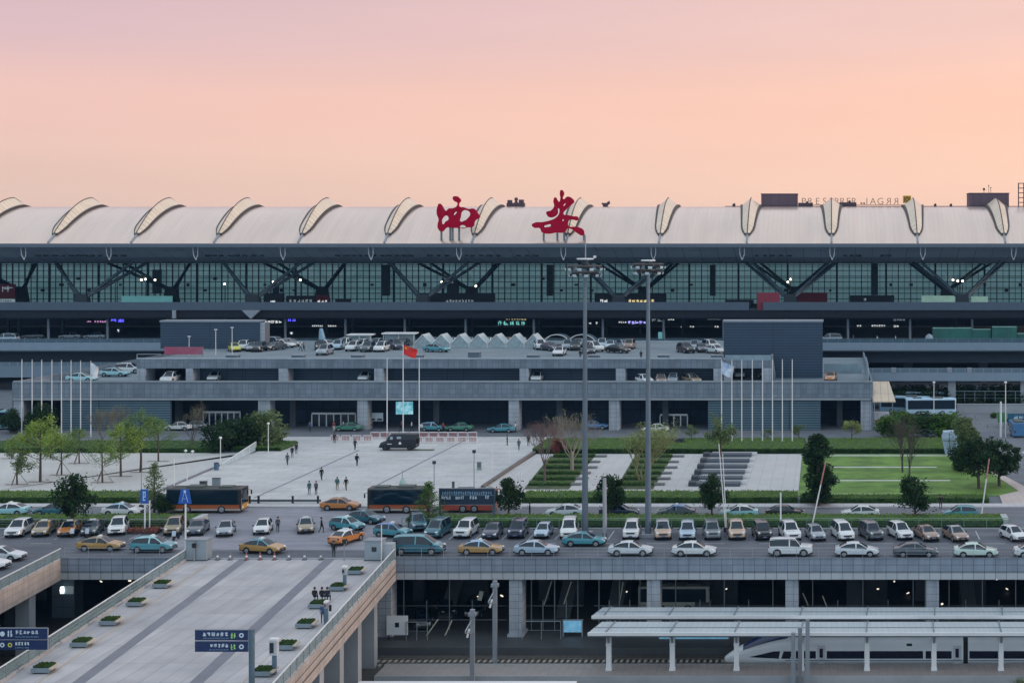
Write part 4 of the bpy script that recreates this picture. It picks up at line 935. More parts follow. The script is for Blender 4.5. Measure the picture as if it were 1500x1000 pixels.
led(906,918,470.5,473,352,em_w,'white half of the lit sign between the floodlight masts',10,hang=H_); led(919,947,469.5,474.5,352,em_v,'blue violet lit strip between the floodlight masts',11,hang=H_)
led(953,971,465,471,350,em_dim,'dim pale sign just right of the right floodlight mast',12,hang=H_); led(978,988,466,469,350,em_w,'small white sign left of the right roof tower',13,hang=H_)
led(1036,1056,466,468.5,351,em_dim,'dim thin sign above the right roof tower corner',14,hang=H_); led(1308,1326,466,470,350,em_dim,'dim small sign under the canopy above the shop strip',15,hang=H_)
led(1255,1262,475.5,478.5,388,em_w,'white shop sign dash, left of three right of the tower',16); led(1276,1297,475.5,478.5,388,em_w,'white shop sign dash, middle of three right of the tower',17); led(1308,1317,475.5,479.5,388,em_w,'white shop sign dash, right of three right of the tower',18)
led(997,1000,477,480,388,em_w,'tiny white light in the hall, left of three by the right tower',19); led(1010,1017,477,479.5,388,em_w,'tiny white light in the hall, middle of three by the right tower',20); led(1046,1053,477,480,388,em_w,'tiny white light in the hall, right of three by the right tower',21)
led(862,867,472,475,380,em_w,'tiny white hall light right of the left floodlight mast',22); led(872,876,471,475,380,em_w,'second tiny white hall light right of the left floodlight mast',23)
led(965,973,487,504,340,tealb,'upright teal lit kiosk screen right of the right mast',24,tealb,'kiosk_screen','screen')
led(171,175,482,486,345,em_w,'bright dot light below the violet sign',25); led(424,430,486,490,345,em_w,'dim lit dot below the small violet sign',26)
led(508,514,487,490,380,em_dim,'dim hall light above the small roof shelter',27)
# boards before the glass wall
def board(x0,x1,y0,y1,d,m,label,seed=None,gm=None,name='display_board',cat='board',gr=(.15,.85,.3,.7)):
    a, b = PT(x0,y0,d), PT(x1,y1,d)
    t = empty(name, ((a.x+b.x)/2,d,b.z), label, cat)
    part('panel', MB().box(a.x,b.x,d,d+.4,b.z,a.z), m, t)
    if seed is not None:
        w, h = b.x-a.x, a.z-b.z; g = MB(); glyphrow(g, a.x+w*gr[0], a.x+w*gr[1], d-.001, b.z+h*gr[2], b.z+h*gr[3], seed, depth=.05); part('lettering', g, gm or em_w, t)
    return t
bd = 390; bn = mat('board_navy','101c2b',.5)
board(-20,22,416,437,bd,redb,'red and white board at the far left behind the canopy',31,em_dim,gr=(.5,.95,.45,.9)); board(-18,21,438,443,bd,em_dim,'white strip board under the red board at the far left',32,bn,gr=(.1,.9,.2,.8))
board(178,252,433.5,444,bd,tealb,'wide lit teal board in the left hall window'); board(386,416,430,446,bd,bn,'black board with a white mark, left of the pink sign',33,gr=(.3,.6,.1,.4))
board(419,462,433,446,bd,bn,'black board with pale marks beside the pink sign',34,em_dim,gr=(.1,.9,.2,.6)); board(463,482,432.5,444,bd,redb,'small pink and white board in the hall window',35,em_w,gr=(.1,.9,.05,.4))
board(491,513,438,446,bd,bn,'plain black board right of the pink sign'); board(614,725,429.5,445,bd,bn,'long black board with a white text line under the left red character',36,em_dim,gr=(.35,.72,.15,.42))
board(871,918,430,445,bd,bn,'black board with white marks behind the left floodlight mast',37,gr=(.15,.42,.1,.45)); board(918.5,976,430,445,bd,bn,'black board with a faint text line behind the right mast',38,em_y,gr=(.02,.7,.1,.45))
board(1062,1104,439,446,bd,bn,'low black board left of the red panels'); board(1109,1142,428.5,456,336.2,redb,'dark red panel, left of two under the right struts',39,em_dim,gr=(.5,.7,.35,.45)); board(1168,1212,428.5,444,bd,redb,'dark red panel, right of two under the right struts')
board(1245,1310,432.5,444,bd,bn,'black board with one white mark below the dark pylon',40,em_dim,gr=(.3,.38,.3,.7)); board(1350,1399,433,444,bd,mat('board_pale','9fc4b6',.4,emit=.35,var=.3,vs=.5),'pale green lit window board, left of two at the right'); board(1423,1447,434,444,bd,MATS['board_pale'],'pale green lit window board, right of two at the right')
# floodlights of the hall
lampm = mat('hall_lamp','fff2d8',.4,emit=7.)
for k,(x,y) in enumerate([(168,412),(207,410),(213,409),(227,410),(329,416),(400,413),(406,413),(440,410),(647,413),(655,411),(662,412),(697,419),(1154,413),(1158,409),(1396,410),(1403,411.5),(1410,411.5)]):
    q = PT(x,y,392); t = empty('hall_floodlight', q, 'small bright floodlight behind the slanted struts, %s of seventeen from the left' % ORD[k], 'floodlight', 'bright floodlights in the hall')
    part('lamp', MB().ball(q,.27,8), lampm, t); part('pole', MB().cone((q.x,392.3,15.3),(q.x,392.3,q.z),.12,.1,6), steeld, t)
# green hoarding on departures deck
hg = mat('hoarding_green','24635a',.6,var=.2,vs=.4,two='1f5550',tvs=.3)
t = empty('green_hoarding', (XW(1430,334),334,9.8), 'green construction screens on the departures deck at the right', 'hoarding')
for x0,x1,y0,dd in [(1366,1423,481,0),(1424,1452,483,.4),(1453,1489,479,-.5),(1490,1530,489,0)]:
    part('panel', MB().box(XW(x0,334),XW(x1,334),334+dd,334.3+dd,9.8,ZW(y0,334)), hg, t); part('top_rail', MB().box(XW(x0,334),XW(x1,334),333.95+dd,334.35+dd,ZW(y0,334)+.002,ZW(y0,334)+.2), mat('rail_mint','7fa79c',.5), t)
t = empty('tarpaulin_heap', (XW(1360,333.4),333.4,9.8), 'pale wrapped heap beside the green screens', 'heap'); part('cover', MB().ball((XW(1361,333.4),333.4,10.6),1.0,8,0,1.3), mat('tarp_grey','8796a2',.8,var=.3,vs=1.5), t)
# ================================================================ VEHICLES
PAINT = {}
def paint(k):
    tab = dict(white='cdd0d3', pearl='c2c9cf', silver='8f99a3', silverblue='9fb4c6', teal='3f8796', tealdark='275f70', tealpale='8fbfc7', gold='a98246', orange='b26f33', goldgrey='8f8068',
               navy='1c2a44', black='14161c', darkgrey='4b555c', grey='767d85', brown='8a7266', beige='b59a86', blue='4a78a8', green='3f7d66', greenpale='b9cfc6', yellow='b9bc3a', red='8a2f2c', bluepale='8fb6d2')
    if k not in PAINT: PAINT[k] = mat('paint_'+k, tab[k], .3, .15 if k in ('silver','silverblue','gold','grey','goldgrey','darkgrey') else 0, var=.05, vs=1.5, coat=.6, spec=.5)
    return PAINT[k]
carglass = mat('car_glass', '0f2230', .06, var=.1, vs=1.5, spec=.55)
tyre = mat('tyre', '17181a', .85, var=.1); rim_m = mat('rim_alloy', '9a9ea4', .35, .6, var=.1)
hl_m = mat('headlight', 'd5dade', .12, var=.1, vs=4, spec=.8); tl_m = mat('taillight', '7a1518', .2, var=.1); plate_m = mat('licence_plate', '5f6d86', .5); grille_m = mat('grille', '22252a', .5, var=.2, vs=6)
def ik(keys, x):
    if x <= keys[0][0]: return keys[0][1]
    for (a, b), (c, d) in zip(keys, keys[1:]):
        if x <= c: t = (x-a)/(c-a); t = t*t*(3-2*t)*.35+t*.65; return b+(d-b)*t
    return keys[-1][1]
SPEC = {
 'sedan': dict(L=4.7, W=1.82, belt=[(-2.35,.62),(-2.28,.93),(-1.6,1.0),(0,.95),(1.0,.92),(1.9,.80),(2.22,.68),(2.35,.5)], roof=[(-2.35,.63),(-2.28,.95),(-1.85,1.05),(-1.05,1.40),(-.35,1.48),(.25,1.45),(1.15,.96),(1.9,.84),(2.22,.71),(2.35,.51)], wb=1.38, wr=.33, rear=(-1.85,-1.05), wind=(.25,1.15)),
 'suv':   dict(L=4.7, W=1.88, belt=[(-2.35,.7),(-2.3,1.05),(-1.6,1.1),(0,1.06),(1.1,1.03),(1.9,.95),(2.25,.82),(2.35,.55)], roof=[(-2.35,.71),(-2.3,1.08),(-2.0,1.58),(-1.4,1.70),(-.3,1.74),(.35,1.70),(1.2,1.08),(1.9,1.0),(2.25,.85),(2.35,.56)], wb=1.38, wr=.37, rear=(-2.3,-1.95), wind=(.35,1.2)),
 'hatch': dict(L=4.2, W=1.74, belt=[(-2.1,.65),(-2.05,.98),(-1.5,1.0),(0,.96),(1.0,.93),(1.7,.82),(2.0,.7),(2.1,.5)], roof=[(-2.1,.66),(-2.05,1.0),(-1.7,1.38),(-1.2,1.47),(-.3,1.52),(.3,1.48),(1.15,.98),(1.7,.86),(2.0,.73),(2.1,.51)], wb=1.26, wr=.31, rear=(-2.05,-1.65), wind=(.3,1.15)),
 'jeep':  dict(L=4.7, W=1.92, belt=[(-2.35,.75),(-2.32,1.1),(-1.6,1.13),(0,1.12),(1.05,1.1),(1.95,1.05),(2.28,.95),(2.35,.6)], roof=[(-2.35,.76),(-2.32,1.14),(-2.18,1.74),(-1.4,1.82),(-.3,1.83),(.55,1.78),(1.12,1.14),(1.95,1.09),(2.28,.98),(2.35,.61)], wb=1.4, wr=.39, rear=(-2.32,-2.15), wind=(.55,1.12)),
 'minivan': dict(L=5.1, W=1.9, belt=[(-2.55,.7),(-2.5,1.08),(-1.6,1.12),(0,1.1),(1.4,1.08),(2.1,.98),(2.45,.8),(2.55,.55)], roof=[(-2.55,.71),(-2.5,1.12),(-2.3,1.75),(-1.6,1.86),(0,1.88),(.7,1.82),(1.75,1.14),(2.1,1.02),(2.45,.83),(2.55,.56)], wb=1.5, wr=.35, rear=(-2.5,-2.25), wind=(.7,1.75)),
}
PROTO = {}
def car_proto(kind):
    if kind in PROTO: return PROTO[kind]
    S = SPEC[kind]; L, W = S['L'], S['W']; w = W/2; r0, r1 = S['rear']; f0, f1 = S['wind']
    bp = -.1
    xs = set([-L/2,L/2,r0,r1,f0,f1,bp-.06,bp+.06]+[a for a,_ in S['roof']]+[r0+.12,f1-.12,r1+.1])
    for i in range(23): xs.add(round(-L/2+L*i/22,3))
    xs = sorted(xs); xs2 = [xs[0]]
    for x in xs[1:]:
        if x-xs2[-1] > .035: xs2.append(x)
    xs = xs2; n = len(xs)
    sec = []
    for x in xs:
        zb, zt = ik(S['belt'],x), ik(S['roof'],x); zt = max(zt, zb+.015)
        e = max(0,(abs(x)-(L/2-.75))/.75); ww = w*(1-.16*e*e); k = max(0,min(1,(zt-zb-.05)/.35))
        wt = ww-.10-.16*k; z0 = .24+.14*max(0,(abs(x)-(L/2-.35))/.35)
        zm = z0+(zb-z0)*.62; cr = .03+.02*k
        h = [(0,zt+cr),(wt*.8,zt+cr*.5),(wt,zt-.04*k),(ww-.03,zb),(ww,zm),(ww*.99,z0+.12),(ww*.93,z0)]
        sec.append([(x,y,z) for y,z in h]+[(x,-y,z) for y,z in h[:0:-1]])
    # ring order: 0 top centre,1..6 right(+y) down, then 7..12 left bottom->top
    K = 13
    def fc(i, j): return [sec[i][j], sec[i][(j+1) % K], sec[i+1][(j+1) % K], sec[i+1][j]]
    body = MB(); sg = [MB(), MB()]; ws = MB(); rw = MB()
    bands = {}
    for i in range(n-1):
        xm = (xs[i]+xs[i+1])/2
        for j in range(K):
            q = fc(i,j); hgt = min(q[1][2]-q[2][2] if 0 else abs(sec[i][2][2]-sec[i][3][2]), abs(sec[i+1][2][2]-sec[i+1][3][2]))
            side = j in (2,10); top = j in (0,12)
            tall = abs(sec[i][2][2]-sec[i][3][2]) > .1 or abs(sec[i+1][2][2]-sec[i+1][3][2]) > .1
            if side and tall and r0+.12 <= xm <= f1-.1 and abs(xm-bp) > .05: sg[0 if j == 2 else 1].add(q,[(0,1,2,3)],0,True)
            elif top and f0 < xm < f1: ws.add(q,[(0,1,2,3)],0,True)
            elif top and r0 < xm < r1: rw.add(q,[(0,1,2,3)],0,True)
            else:
                m = 1 if j in (0,1,2,10,11,12) and (sec[i][0][2] > ik(S['belt'],xs[i])+.12) else 0
                if j in (5,6,7): m = 2
                body.add(q,[(0,1,2,3)],m,True)
    body.add(sec[0],[tuple(range(K))],0); body.add(sec[-1],[tuple(range(K-1,-1,-1))],0)
    wr = S['wr']; wb = S['wb']
    for sx in (-1,1):
        for sy in (-1,1):
            c = sx*wb; y = sy*(w-.06); body.cone((c,y-sy*.02,wr+.02),(c,y+sy*.066,wr+.02),wr+.085,wr+.06,14,2)
    # bumpers / sills
    body.box(L/2-.06,L/2+.02,-w*.72,w*.72,.3,.42,2); body.box(-L/2-.02,-L/2+.06,-w*.72,w*.72,.3,.42,2)
    root = empty('car', (0,0,0))
    b = part('body', body, [paint('white'),paint('white'),blackm], root, True)
    part('windscreen', ws, carglass, root, True); part('rear_window', rw, carglass, root, True)
    for s in sg: part('side_window', s, carglass, root, True)
    for sx in (-1,1):
        for sy in (-1,1):
            wmb = MB().cone((0,-.1,0),(0,.1,0),wr,wr,14); wo = part('wheel', wmb, tyre, root, True); wo.location = (sx*wb, sy*(w-.09), wr)
            rm = MB().cone((0,sy*.101,0),(0,sy*.115,0),wr*.64,wr*.6,12)
            for a in range(5):
                t = 2*PI*a/5; rm.bar((0,sy*.117,0),(math.cos(t)*wr*.58,sy*.117,math.sin(t)*wr*.58),.07,.02)
            part('rim', rm, rim_m, wo, True)
    zf = ik(S['belt'],L/2-.2)
    for s in (-1,1):
        part('headlight', MB().cbox((L/2-.17,s*w*.62,zf-.03),.26,w*.36,.13,0,-s*.35,.3), hl_m, root, True)
        part('taillight', MB().cbox((-L/2+.08,s*w*.68,ik(S['belt'],-L/2+.1)-.1),.14,w*.3,.17,0,s*.25), tl_m, root, True)
        part('wing_mirror', MB().cbox((f1-.25,s*(w+.07),ik(S['belt'],f1)+.09),.12,.17,.12,0), paint('black'), root, True)
    part('grille', MB().cbox((L/2-.05,0,zf-.17),.12,w*1.0,.17).cbox((L/2-.03,0,.36),.1,w*1.3,.13), grille_m, root, True)
    for s, X in ((1,L/2+.025),(-1,-L/2-.025)): part('licence_plate', MB().cbox((X,0,.5 if s > 0 else .62),.02,.44,.13), plate_m, root, True)
    # taxi roof sign and roof bars (skipped on private cars)
    part('roof_sign', MB().box(-.25,.0,-.32,.32,ik(S['roof'],-.1)+.03,ik(S['roof'],-.1)+.17).box(-.2,-.05,-.2,.2,ik(S['roof'],-.1)-.02,ik(S['roof'],-.1)+.029), mat('taxi_sign','cfd6d8',.4), root, True)
    part('roof_rail', MB().bar((r1+.05,w-.3,ik(S['roof'],r1+.1)+.07),(f0,w-.3,ik(S['roof'],f0)+.06),.05).bar((r1+.05,-w+.3,ik(S['roof'],r1+.1)+.07),(f0,-w+.3,ik(S['roof'],f0)+.06),.05), steel, root, True)
    PROTO[kind] = root; return root
def recolor(root, lo, up):
    for ch in root.children:
        if ch.name.split('.')[0] == 'body':
            for i, k in ((0,lo),(1,up)):
                ch.material_slots[i].link = 'OBJECT'; ch.material_slots[i].material = paint(k)
FAR_SKIP = ('roof_sign','roof_rail','wing_mirror','grille','licence_plate')
def car(kind, x, y, hd, lo, label, up=None, taxi=False, z=0., group=None, far=False, sc=1., dy=None, name=None, rails=False):
    """near bottom edge of the car stands at the survey point (x, y); hd: 0 = nose to the right, -90 = nose towards the viewer"""
    S = SPEC[kind]; h = math.radians(hd)
    p = G(x, y, z); off = abs(math.sin(h))*S['L']/2+abs(math.cos(h))*S['W']/2
    d = p.y+off*sc*.98 if dy is None else dy
    skip = set(FAR_SKIP) if far else set()
    if not taxi: skip.add('roof_sign')
    if not rails: skip.add('roof_rail')
    c = copy_tree(car_proto(kind), None, tuple(skip))
    c.name = name or ('taxi' if taxi else 'car')
    c.location = (XW(x, d if hd in (0,180) else p.y+off*.3), d, z+.012); c.rotation_euler = (0,0,h)
    c.scale = (sc,sc,sc)
    recolor(c, lo, up or lo)
    tag(c, label, 'taxi' if taxi else 'car', group)
    return c
# ---- lane along the deck edge
gl_ = 'cars in the lane along the deck edge'
car('minivan',613,813.5,0,'tealdark','teal minivan taxi at the corner where the footbridge meets the deck edge','teal',False,group=gl_,name='minivan',sc=1.08)
car('sedan',705,813.5,0,'gold','gold taxi with a blue roof on the deck edge right of the minivan','bluepale',True,group=gl_)
car('sedan',786,814,0,'silverblue','silver blue sedan on the deck edge between the gold taxi and the left mast',group=gl_)
car('sedan',856,801,0,'teal','teal sedan at the foot of the left floodlight mast',group=gl_)
car('sedan',924,815,0,'pearl','white sedan on the deck edge in front of the right floodlight mast',group=gl_)
car('sedan',1017,815.5,0,'white','white sedan on the deck edge just right of the right mast',group=gl_)
car('jeep',1158,815.5,0,'white','white off-road car on the deck edge, the tall one among the sedans',group=gl_,rails=True)
car('sedan',1255,816.5,0,'pearl','white sedan on the deck edge between the off-road car and the dark grey car',group=gl_)
car('sedan',1341,817,0,'darkgrey','dark grey sedan on the deck edge at the right',group=gl_)
car('sedan',1429,817.5,0,'greenpale','greenish white sedan on the deck edge right of the dark grey one',group=gl_)
car('sedan',1517,818,0,'white','white sedan cut by the right edge of the picture on the deck edge lane',group=gl_)
car('sedan',148,808,0,'gold','gold taxi driving behind the void at the left','goldgrey',True)
car('hatch',225,810,0,'teal','bright teal hatchback taxi beside the blue triangular sign post','tealpale',True,sc=1.08)
car('sedan',3,823,0,'pearl','upper of two white cars at the left edge on the road bridge',sc=.98)
car('sedan',-22,836,0,'white','lower white car cut off at the left edge on the road bridge')
# ---- kerb row, noses to the viewer
gk = 'cars parked nose out along the kerb'
left = [(17,789,'suv','white',None,0,'white SUV, leftmost of the parked kerb row',-82),(53,788,'sedan','goldgrey','gold',1,'grey and gold taxi, first of two beside the leftmost white SUV',-76),(91,788,'sedan','orange','goldgrey',1,'orange taxi parked right of the grey and gold one',-76),
        (125,787,'sedan','darkgrey','navy',1,'dark taxi behind the parked scooters in the left kerb row',-76),(163,786,'suv','white',None,0,'white SUV parked left of the red flower bed',-72),(246,786,'suv','goldgrey','goldgrey',0,'champagne SUV parked right of the red flower bed',-74),
        (281,786.5,'sedan','darkgrey','navy',0,'dark blue car parked behind the blue sign post',-80),(322,788,'sedan','silver',None,0,'silver sedan at the end of the left kerb row by the crossing',-74),(378,785,'hatch','white',None,0,'white car facing the viewer in the middle of the crossing',-78),
        (440,783.5,'sedan','goldgrey','silver',1,'grey and gold taxi facing the viewer on the crossing',-70)]
for x,y,k,lo,up,tx,lab,hd in left: car(k,x,y,hd,lo,lab,up,bool(tx),group=gk)
car('sedan',380,813,-12,'gold','gold taxi with a blue windscreen turning on the crossing above the cones','teal',True)
car('sedan',500,801,72,'orange','orange taxi with a white roof seen from behind right of the crossing','white',True)
car('hatch',504,780,-25,'teal','pale teal taxi above the orange one on the crossing','tealpale',True)
car('sedan',531,769,-20,'tealdark','dark teal sedan in front of the middle bus')
car('hatch',572,789,-15,'teal','teal hatchback behind the right grey booth','blue',True)
car('suv',606,780,-70,'tealdark','dark green minibus between the crossing and the right kerb row','tealdark',name='minibus')
right = [(636,791,'minivan','tealdark','tealdark','dark teal van with a pale stripe, first of the right kerb row'),(678,791,'jeep','white',None,'white SUV below the left half of the blue billboard'),(717,791,'sedan','navy','navy','dark navy sedan below the right post of the billboard'),(755,791,'jeep','navy',None,'dark navy SUV below the round tree by the billboard'),
         (793,791,'hatch','silverblue',None,'pale blue hatchback between the navy SUV and the white van'),(830,790,'minivan','white',None,'white van in the kerb row left of the left mast'),(923,791,'jeep','white',None,'white SUV in the kerb row between the two masts'),(968,792,'suv','beige','silver','silver beige car at the foot of the right mast'),
         (1005,792,'suv','silverblue',None,'silver blue SUV second to the right of the right mast'),(1041,792,'jeep','grey',None,'grey SUV third to the right of the right mast'),(1077,792.5,'suv','beige','beige','rosy beige car left of the tall black off-road car'),(1115,792.5,'jeep','black','black','tall black off-road car in the kerb row, the darkest one'),
         (1156,793,'suv','white',None,'white car right of the black off-road car in the kerb row'),(1194,793.5,'hatch','silver',None,'silver car at the foot of the leaning striped barrier arm'),(1234,794,'minivan','white',None,'white minivan right of the leaning striped barrier arm'),(1276,794,'jeep','darkgrey',None,'dark grey SUV in the right kerb row between two white cars'),
         (1319,794,'suv','white',None,'white SUV in the right kerb row below the round lawn tree'),(1358,795,'sedan','brown','brown','brownish car in the right kerb row, left of two brown ones'),(1401,795,'sedan','brown','silver','brown car with a silver roof ending the right kerb row'),(1486,796,'hatch','white',None,'white car parked alone at the right end of the kerb')]
jr = random.Random(4)
for i,(x,y,k,lo,up,lab) in enumerate(right): car(k,x,y+jr.uniform(-1.2,1),-92+i*1.2+jr.uniform(-3.5,3.5),lo,lab,up,False,group=gk,rails=(i%3 == 0),sc=jr.uniform(.95,1.04))
# ---- back road
gb = 'cars on the back road behind the median hedge'
for x,y,hd,k,lo,up,tx,lab in [(14,756,180,'sedan','tealpale','white',1,'pale teal taxi at the left end of the back road'),(80,756,180,'sedan','tealdark','navy',1,'dark teal taxi behind the left median tree'),(180,756.5,0,'sedan','white','bluepale',1,'white taxi with a blue window line left of the left bus'),
        (499,748,0,'sedan','orange','orange',1,'bright orange taxi at the edge of the plaza before the middle bus'),(828,758,180,'sedan','pearl',None,0,'white sedan facing left on the back road, left of the left mast'),(907,758,0,'sedan','navy','blue',1,'dark blue taxi on the back road between the masts'),
        (990,759,180,'sedan','darkgrey','blue',1,'dark patterned taxi on the back road right of the right mast'),(1083,759.5,180,'sedan','tealpale','white',1,'pale taxi on the back road behind the leaning white poles'),(1150,759.5,0,'sedan','black','black',0,'black sedan on the back road'),
        (1260,760,180,'sedan','white',None,0,'clean white sedan with its nose to the left in front of the striped lawn'),(1406,760.5,180,'hatch','teal','teal',0,'teal hatchback on the back road at the right')]:
    car(k,x,y,hd,lo,lab,up,bool(tx),group=gb)
# ---- street before the parking building
gs = 'cars on the street before the parking building'
for x,y,hd,k,lo,up,lab in [(510,632,180,'sedan','green','green','green sedan before the left glass doors of the parking building'),(634,632,0,'hatch','teal','bluepale','pale blue car behind the flagpoles'),(673,632,180,'sedan','green','green','dark green sedan right of the flagpoles'),(735,634,180,'sedan','teal','teal','bright teal sedan at the right end of the red barriers'),
        (132,628,180,'suv','white',None,'white car in front of the slatted wall behind the young trees'),(192,628,180,'sedan','silver',None,'silver car half hidden behind the young trees'),(262,631,180,'sedan','white',None,'white sedan left of the dark round trees before the building'),(285,630,180,'hatch','silver',None,'silver car just right of the white sedan by the dark opening'),
        (1353,645,180,'suv','grey','grey','grey car on the street left of the tarp covered block'),(872,629,0,'sedan','blue',None,'blue car in the opening behind the bare tree'),(960,634,180,'sedan','white',None,'white car behind the willow before the glass doors')]:
    car(k,x,y,hd,lo,lab,up,False,group=gs)
# ---- lower tier of the parking building
zz = 7.2; gt = 'cars on the lower tier of the parking building'
for x,y,hd,k,lo,lab in [(243,562,-88,'suv','white','white car facing out of the dark left opening of the upper tier'),(310,559.5,-85,'hatch','pearl','small white car before the long panel right of the left opening'),(532,559.5,-90,'hatch','white','white car before the upper tier panel left of the flagpoles'),(785,560,-90,'hatch','pearl','white car before the upper tier left of the left mast'),
        (942,564,-60,'hatch','white','white car just left of the right mast on the lower tier'),(966,563.5,-80,'sedan','brown','brown car right of the right mast on the lower tier'),(985,562,-90,'hatch','silver','silver car between the brown and the tan car on the lower tier'),(1011,563,-60,'sedan','goldgrey','tan and white car right of the silver one on the lower tier'),(1079,555,-75,'suv','white','white car in the right recess by the white flag'),(1103,554,-20,'sedan','red','reddish car inside the right recess'),
        (120,560,0,'sedan','tealpale','pale taxi low on the left ramp before the flagpoles'),(168,552,0,'sedan','tealpale','pale teal car in the middle of the left ramp'),(190,547,0,'suv','white','white car highest on the left ramp'),(1217,560,-95,'sedan','orange','orange taxi on the right ramp below the big roof tower')]:
    car(k,x,y,hd,lo,lab,None,False,zz,gt,True,1.12)
# ---- roof cars
zr = 10.9; gr = 'cars crowded on the parking roof'
roof = [(338,516,'hatch','yellow',-60),(351,514,'suv','white',-80),(364,515,'sedan','silver',-75),(374,516,'suv','black',-85),(385,510,'suv','navy',-90),(397,514,'sedan','darkgrey',-110),(411,510,'sedan','white',-20),(421,508,'sedan','silver',-20),(400,508,'suv','silver',-30),
        (464,514,'suv','black',-70),(471,521,'suv','silver',-90),(476,511,'sedan','white',-40),(491,513,'suv','silverblue',-85),(500,510,'suv','white',-90),(514,515,'suv','white',-92),(526,510,'hatch','pearl',-90),(535,516,'suv','darkgrey',-88),(547,511,'suv','silver',-90),(555,516,'suv','white',-90),(566,510,'sedan','navy',-90),(576,513,'suv','navy',-60),(586,508,'sedan','black',-90),
        (637,516.5,'sedan','teal',-20),(632,506.5,'sedan','darkgrey',-90),(659,507.5,'sedan','pearl',-90),(685,507,'sedan','silver',-90),(712,507.3,'sedan','white',-90),(740,507.2,'sedan','beige',-90),(762,507.4,'sedan','white',-90),
        (788,513,'suv','white',-70),(803,515,'sedan','navy',-50),(817,522,'sedan','white',-90),(829,513,'suv','silver',-85),(840,514,'suv','black',-80),(846,509,'sedan','grey',-90),(860,520,'hatch','black',-70),(868,516,'suv','white',-50),(880,511,'suv','silverblue',-85),(892,512,'sedan','silverblue',-85),(903,518,'sedan','black',-30),(912,511,'sedan','silver',-60),(920,512,'suv','brown',-90),
        (1003,518,'suv','black',-60),(1016,514,'suv','silver',-85),(1027,517,'sedan','navy',-80),(1040,513,'suv','white',-60),(1047,519,'sedan','pearl',-50)]
cn = dict(silverblue='silver blue', pearl='off-white', tealpale='pale teal', darkgrey='dark grey', beige='beige')
kn = dict(suv='SUV', sedan='sedan', hatch='hatchback')
def zone(x): return ('beside the left tower' if x < 430 else 'behind the left flagpole' if x < 600 else 'before the pointed hoods' if x < 775 else 'around the left mast' if x < 930 else 'by the right tower')
seen = {}
from collections import Counter
tot = Counter((zone(x),lo,k) for x,y,k,lo,hd in roof)
for x,y,k,lo,hd in sorted(roof):
    key = (zone(x),lo,k); seen[key] = seen.get(key,0)+1
    nm = '%s %s on the parking roof %s' % (cn.get(lo,lo), kn[k], zone(x))
    if tot[key] > 1: nm = '%s of %d %s %ss from the left, parking roof %s' % (ORD[seen[key]-1], tot[key], cn.get(lo,lo), kn[k], zone(x))
    car(k,x,y,hd,lo,nm,None,False,zr,gr,True,1.12)
for x, lo, lab in [(8,'silverblue','pale car on the departures deck at the left edge'),(1215,'silver','silver car on the departures deck right of the big tower')]:
    car('suv',x,503,180,lo,lab,None,False,9.8,None,True,1.2,dy=334.5)
for x, lo, lab in [(50,'darkgrey','dark car in the shade of the canopy, left of the first columns'),(104,'silver','grey car in the shade of the canopy between the left columns'),(140,'silver','grey car in the shade of the canopy below the pink signs')]:
    car('sedan',x,500,180,lo,lab,None,False,9.8,None,True,1.1,dy=345)
# garage trucks and cars (dark, under the deck)
for x,y,hd,k,lo,lab in [(648,905,-70,'sedan','black','dark car with a lit rear window in the garage near the footbridge'),(614,925,-75,'suv','black','dark van in the garage beside the white notice board'),(690,908,-85,'suv','black','black car in the garage behind the white hanging board')]:
    car(k,x,y,hd,lo,lab,None,False,-8.2,'cars in the dark garage',True)
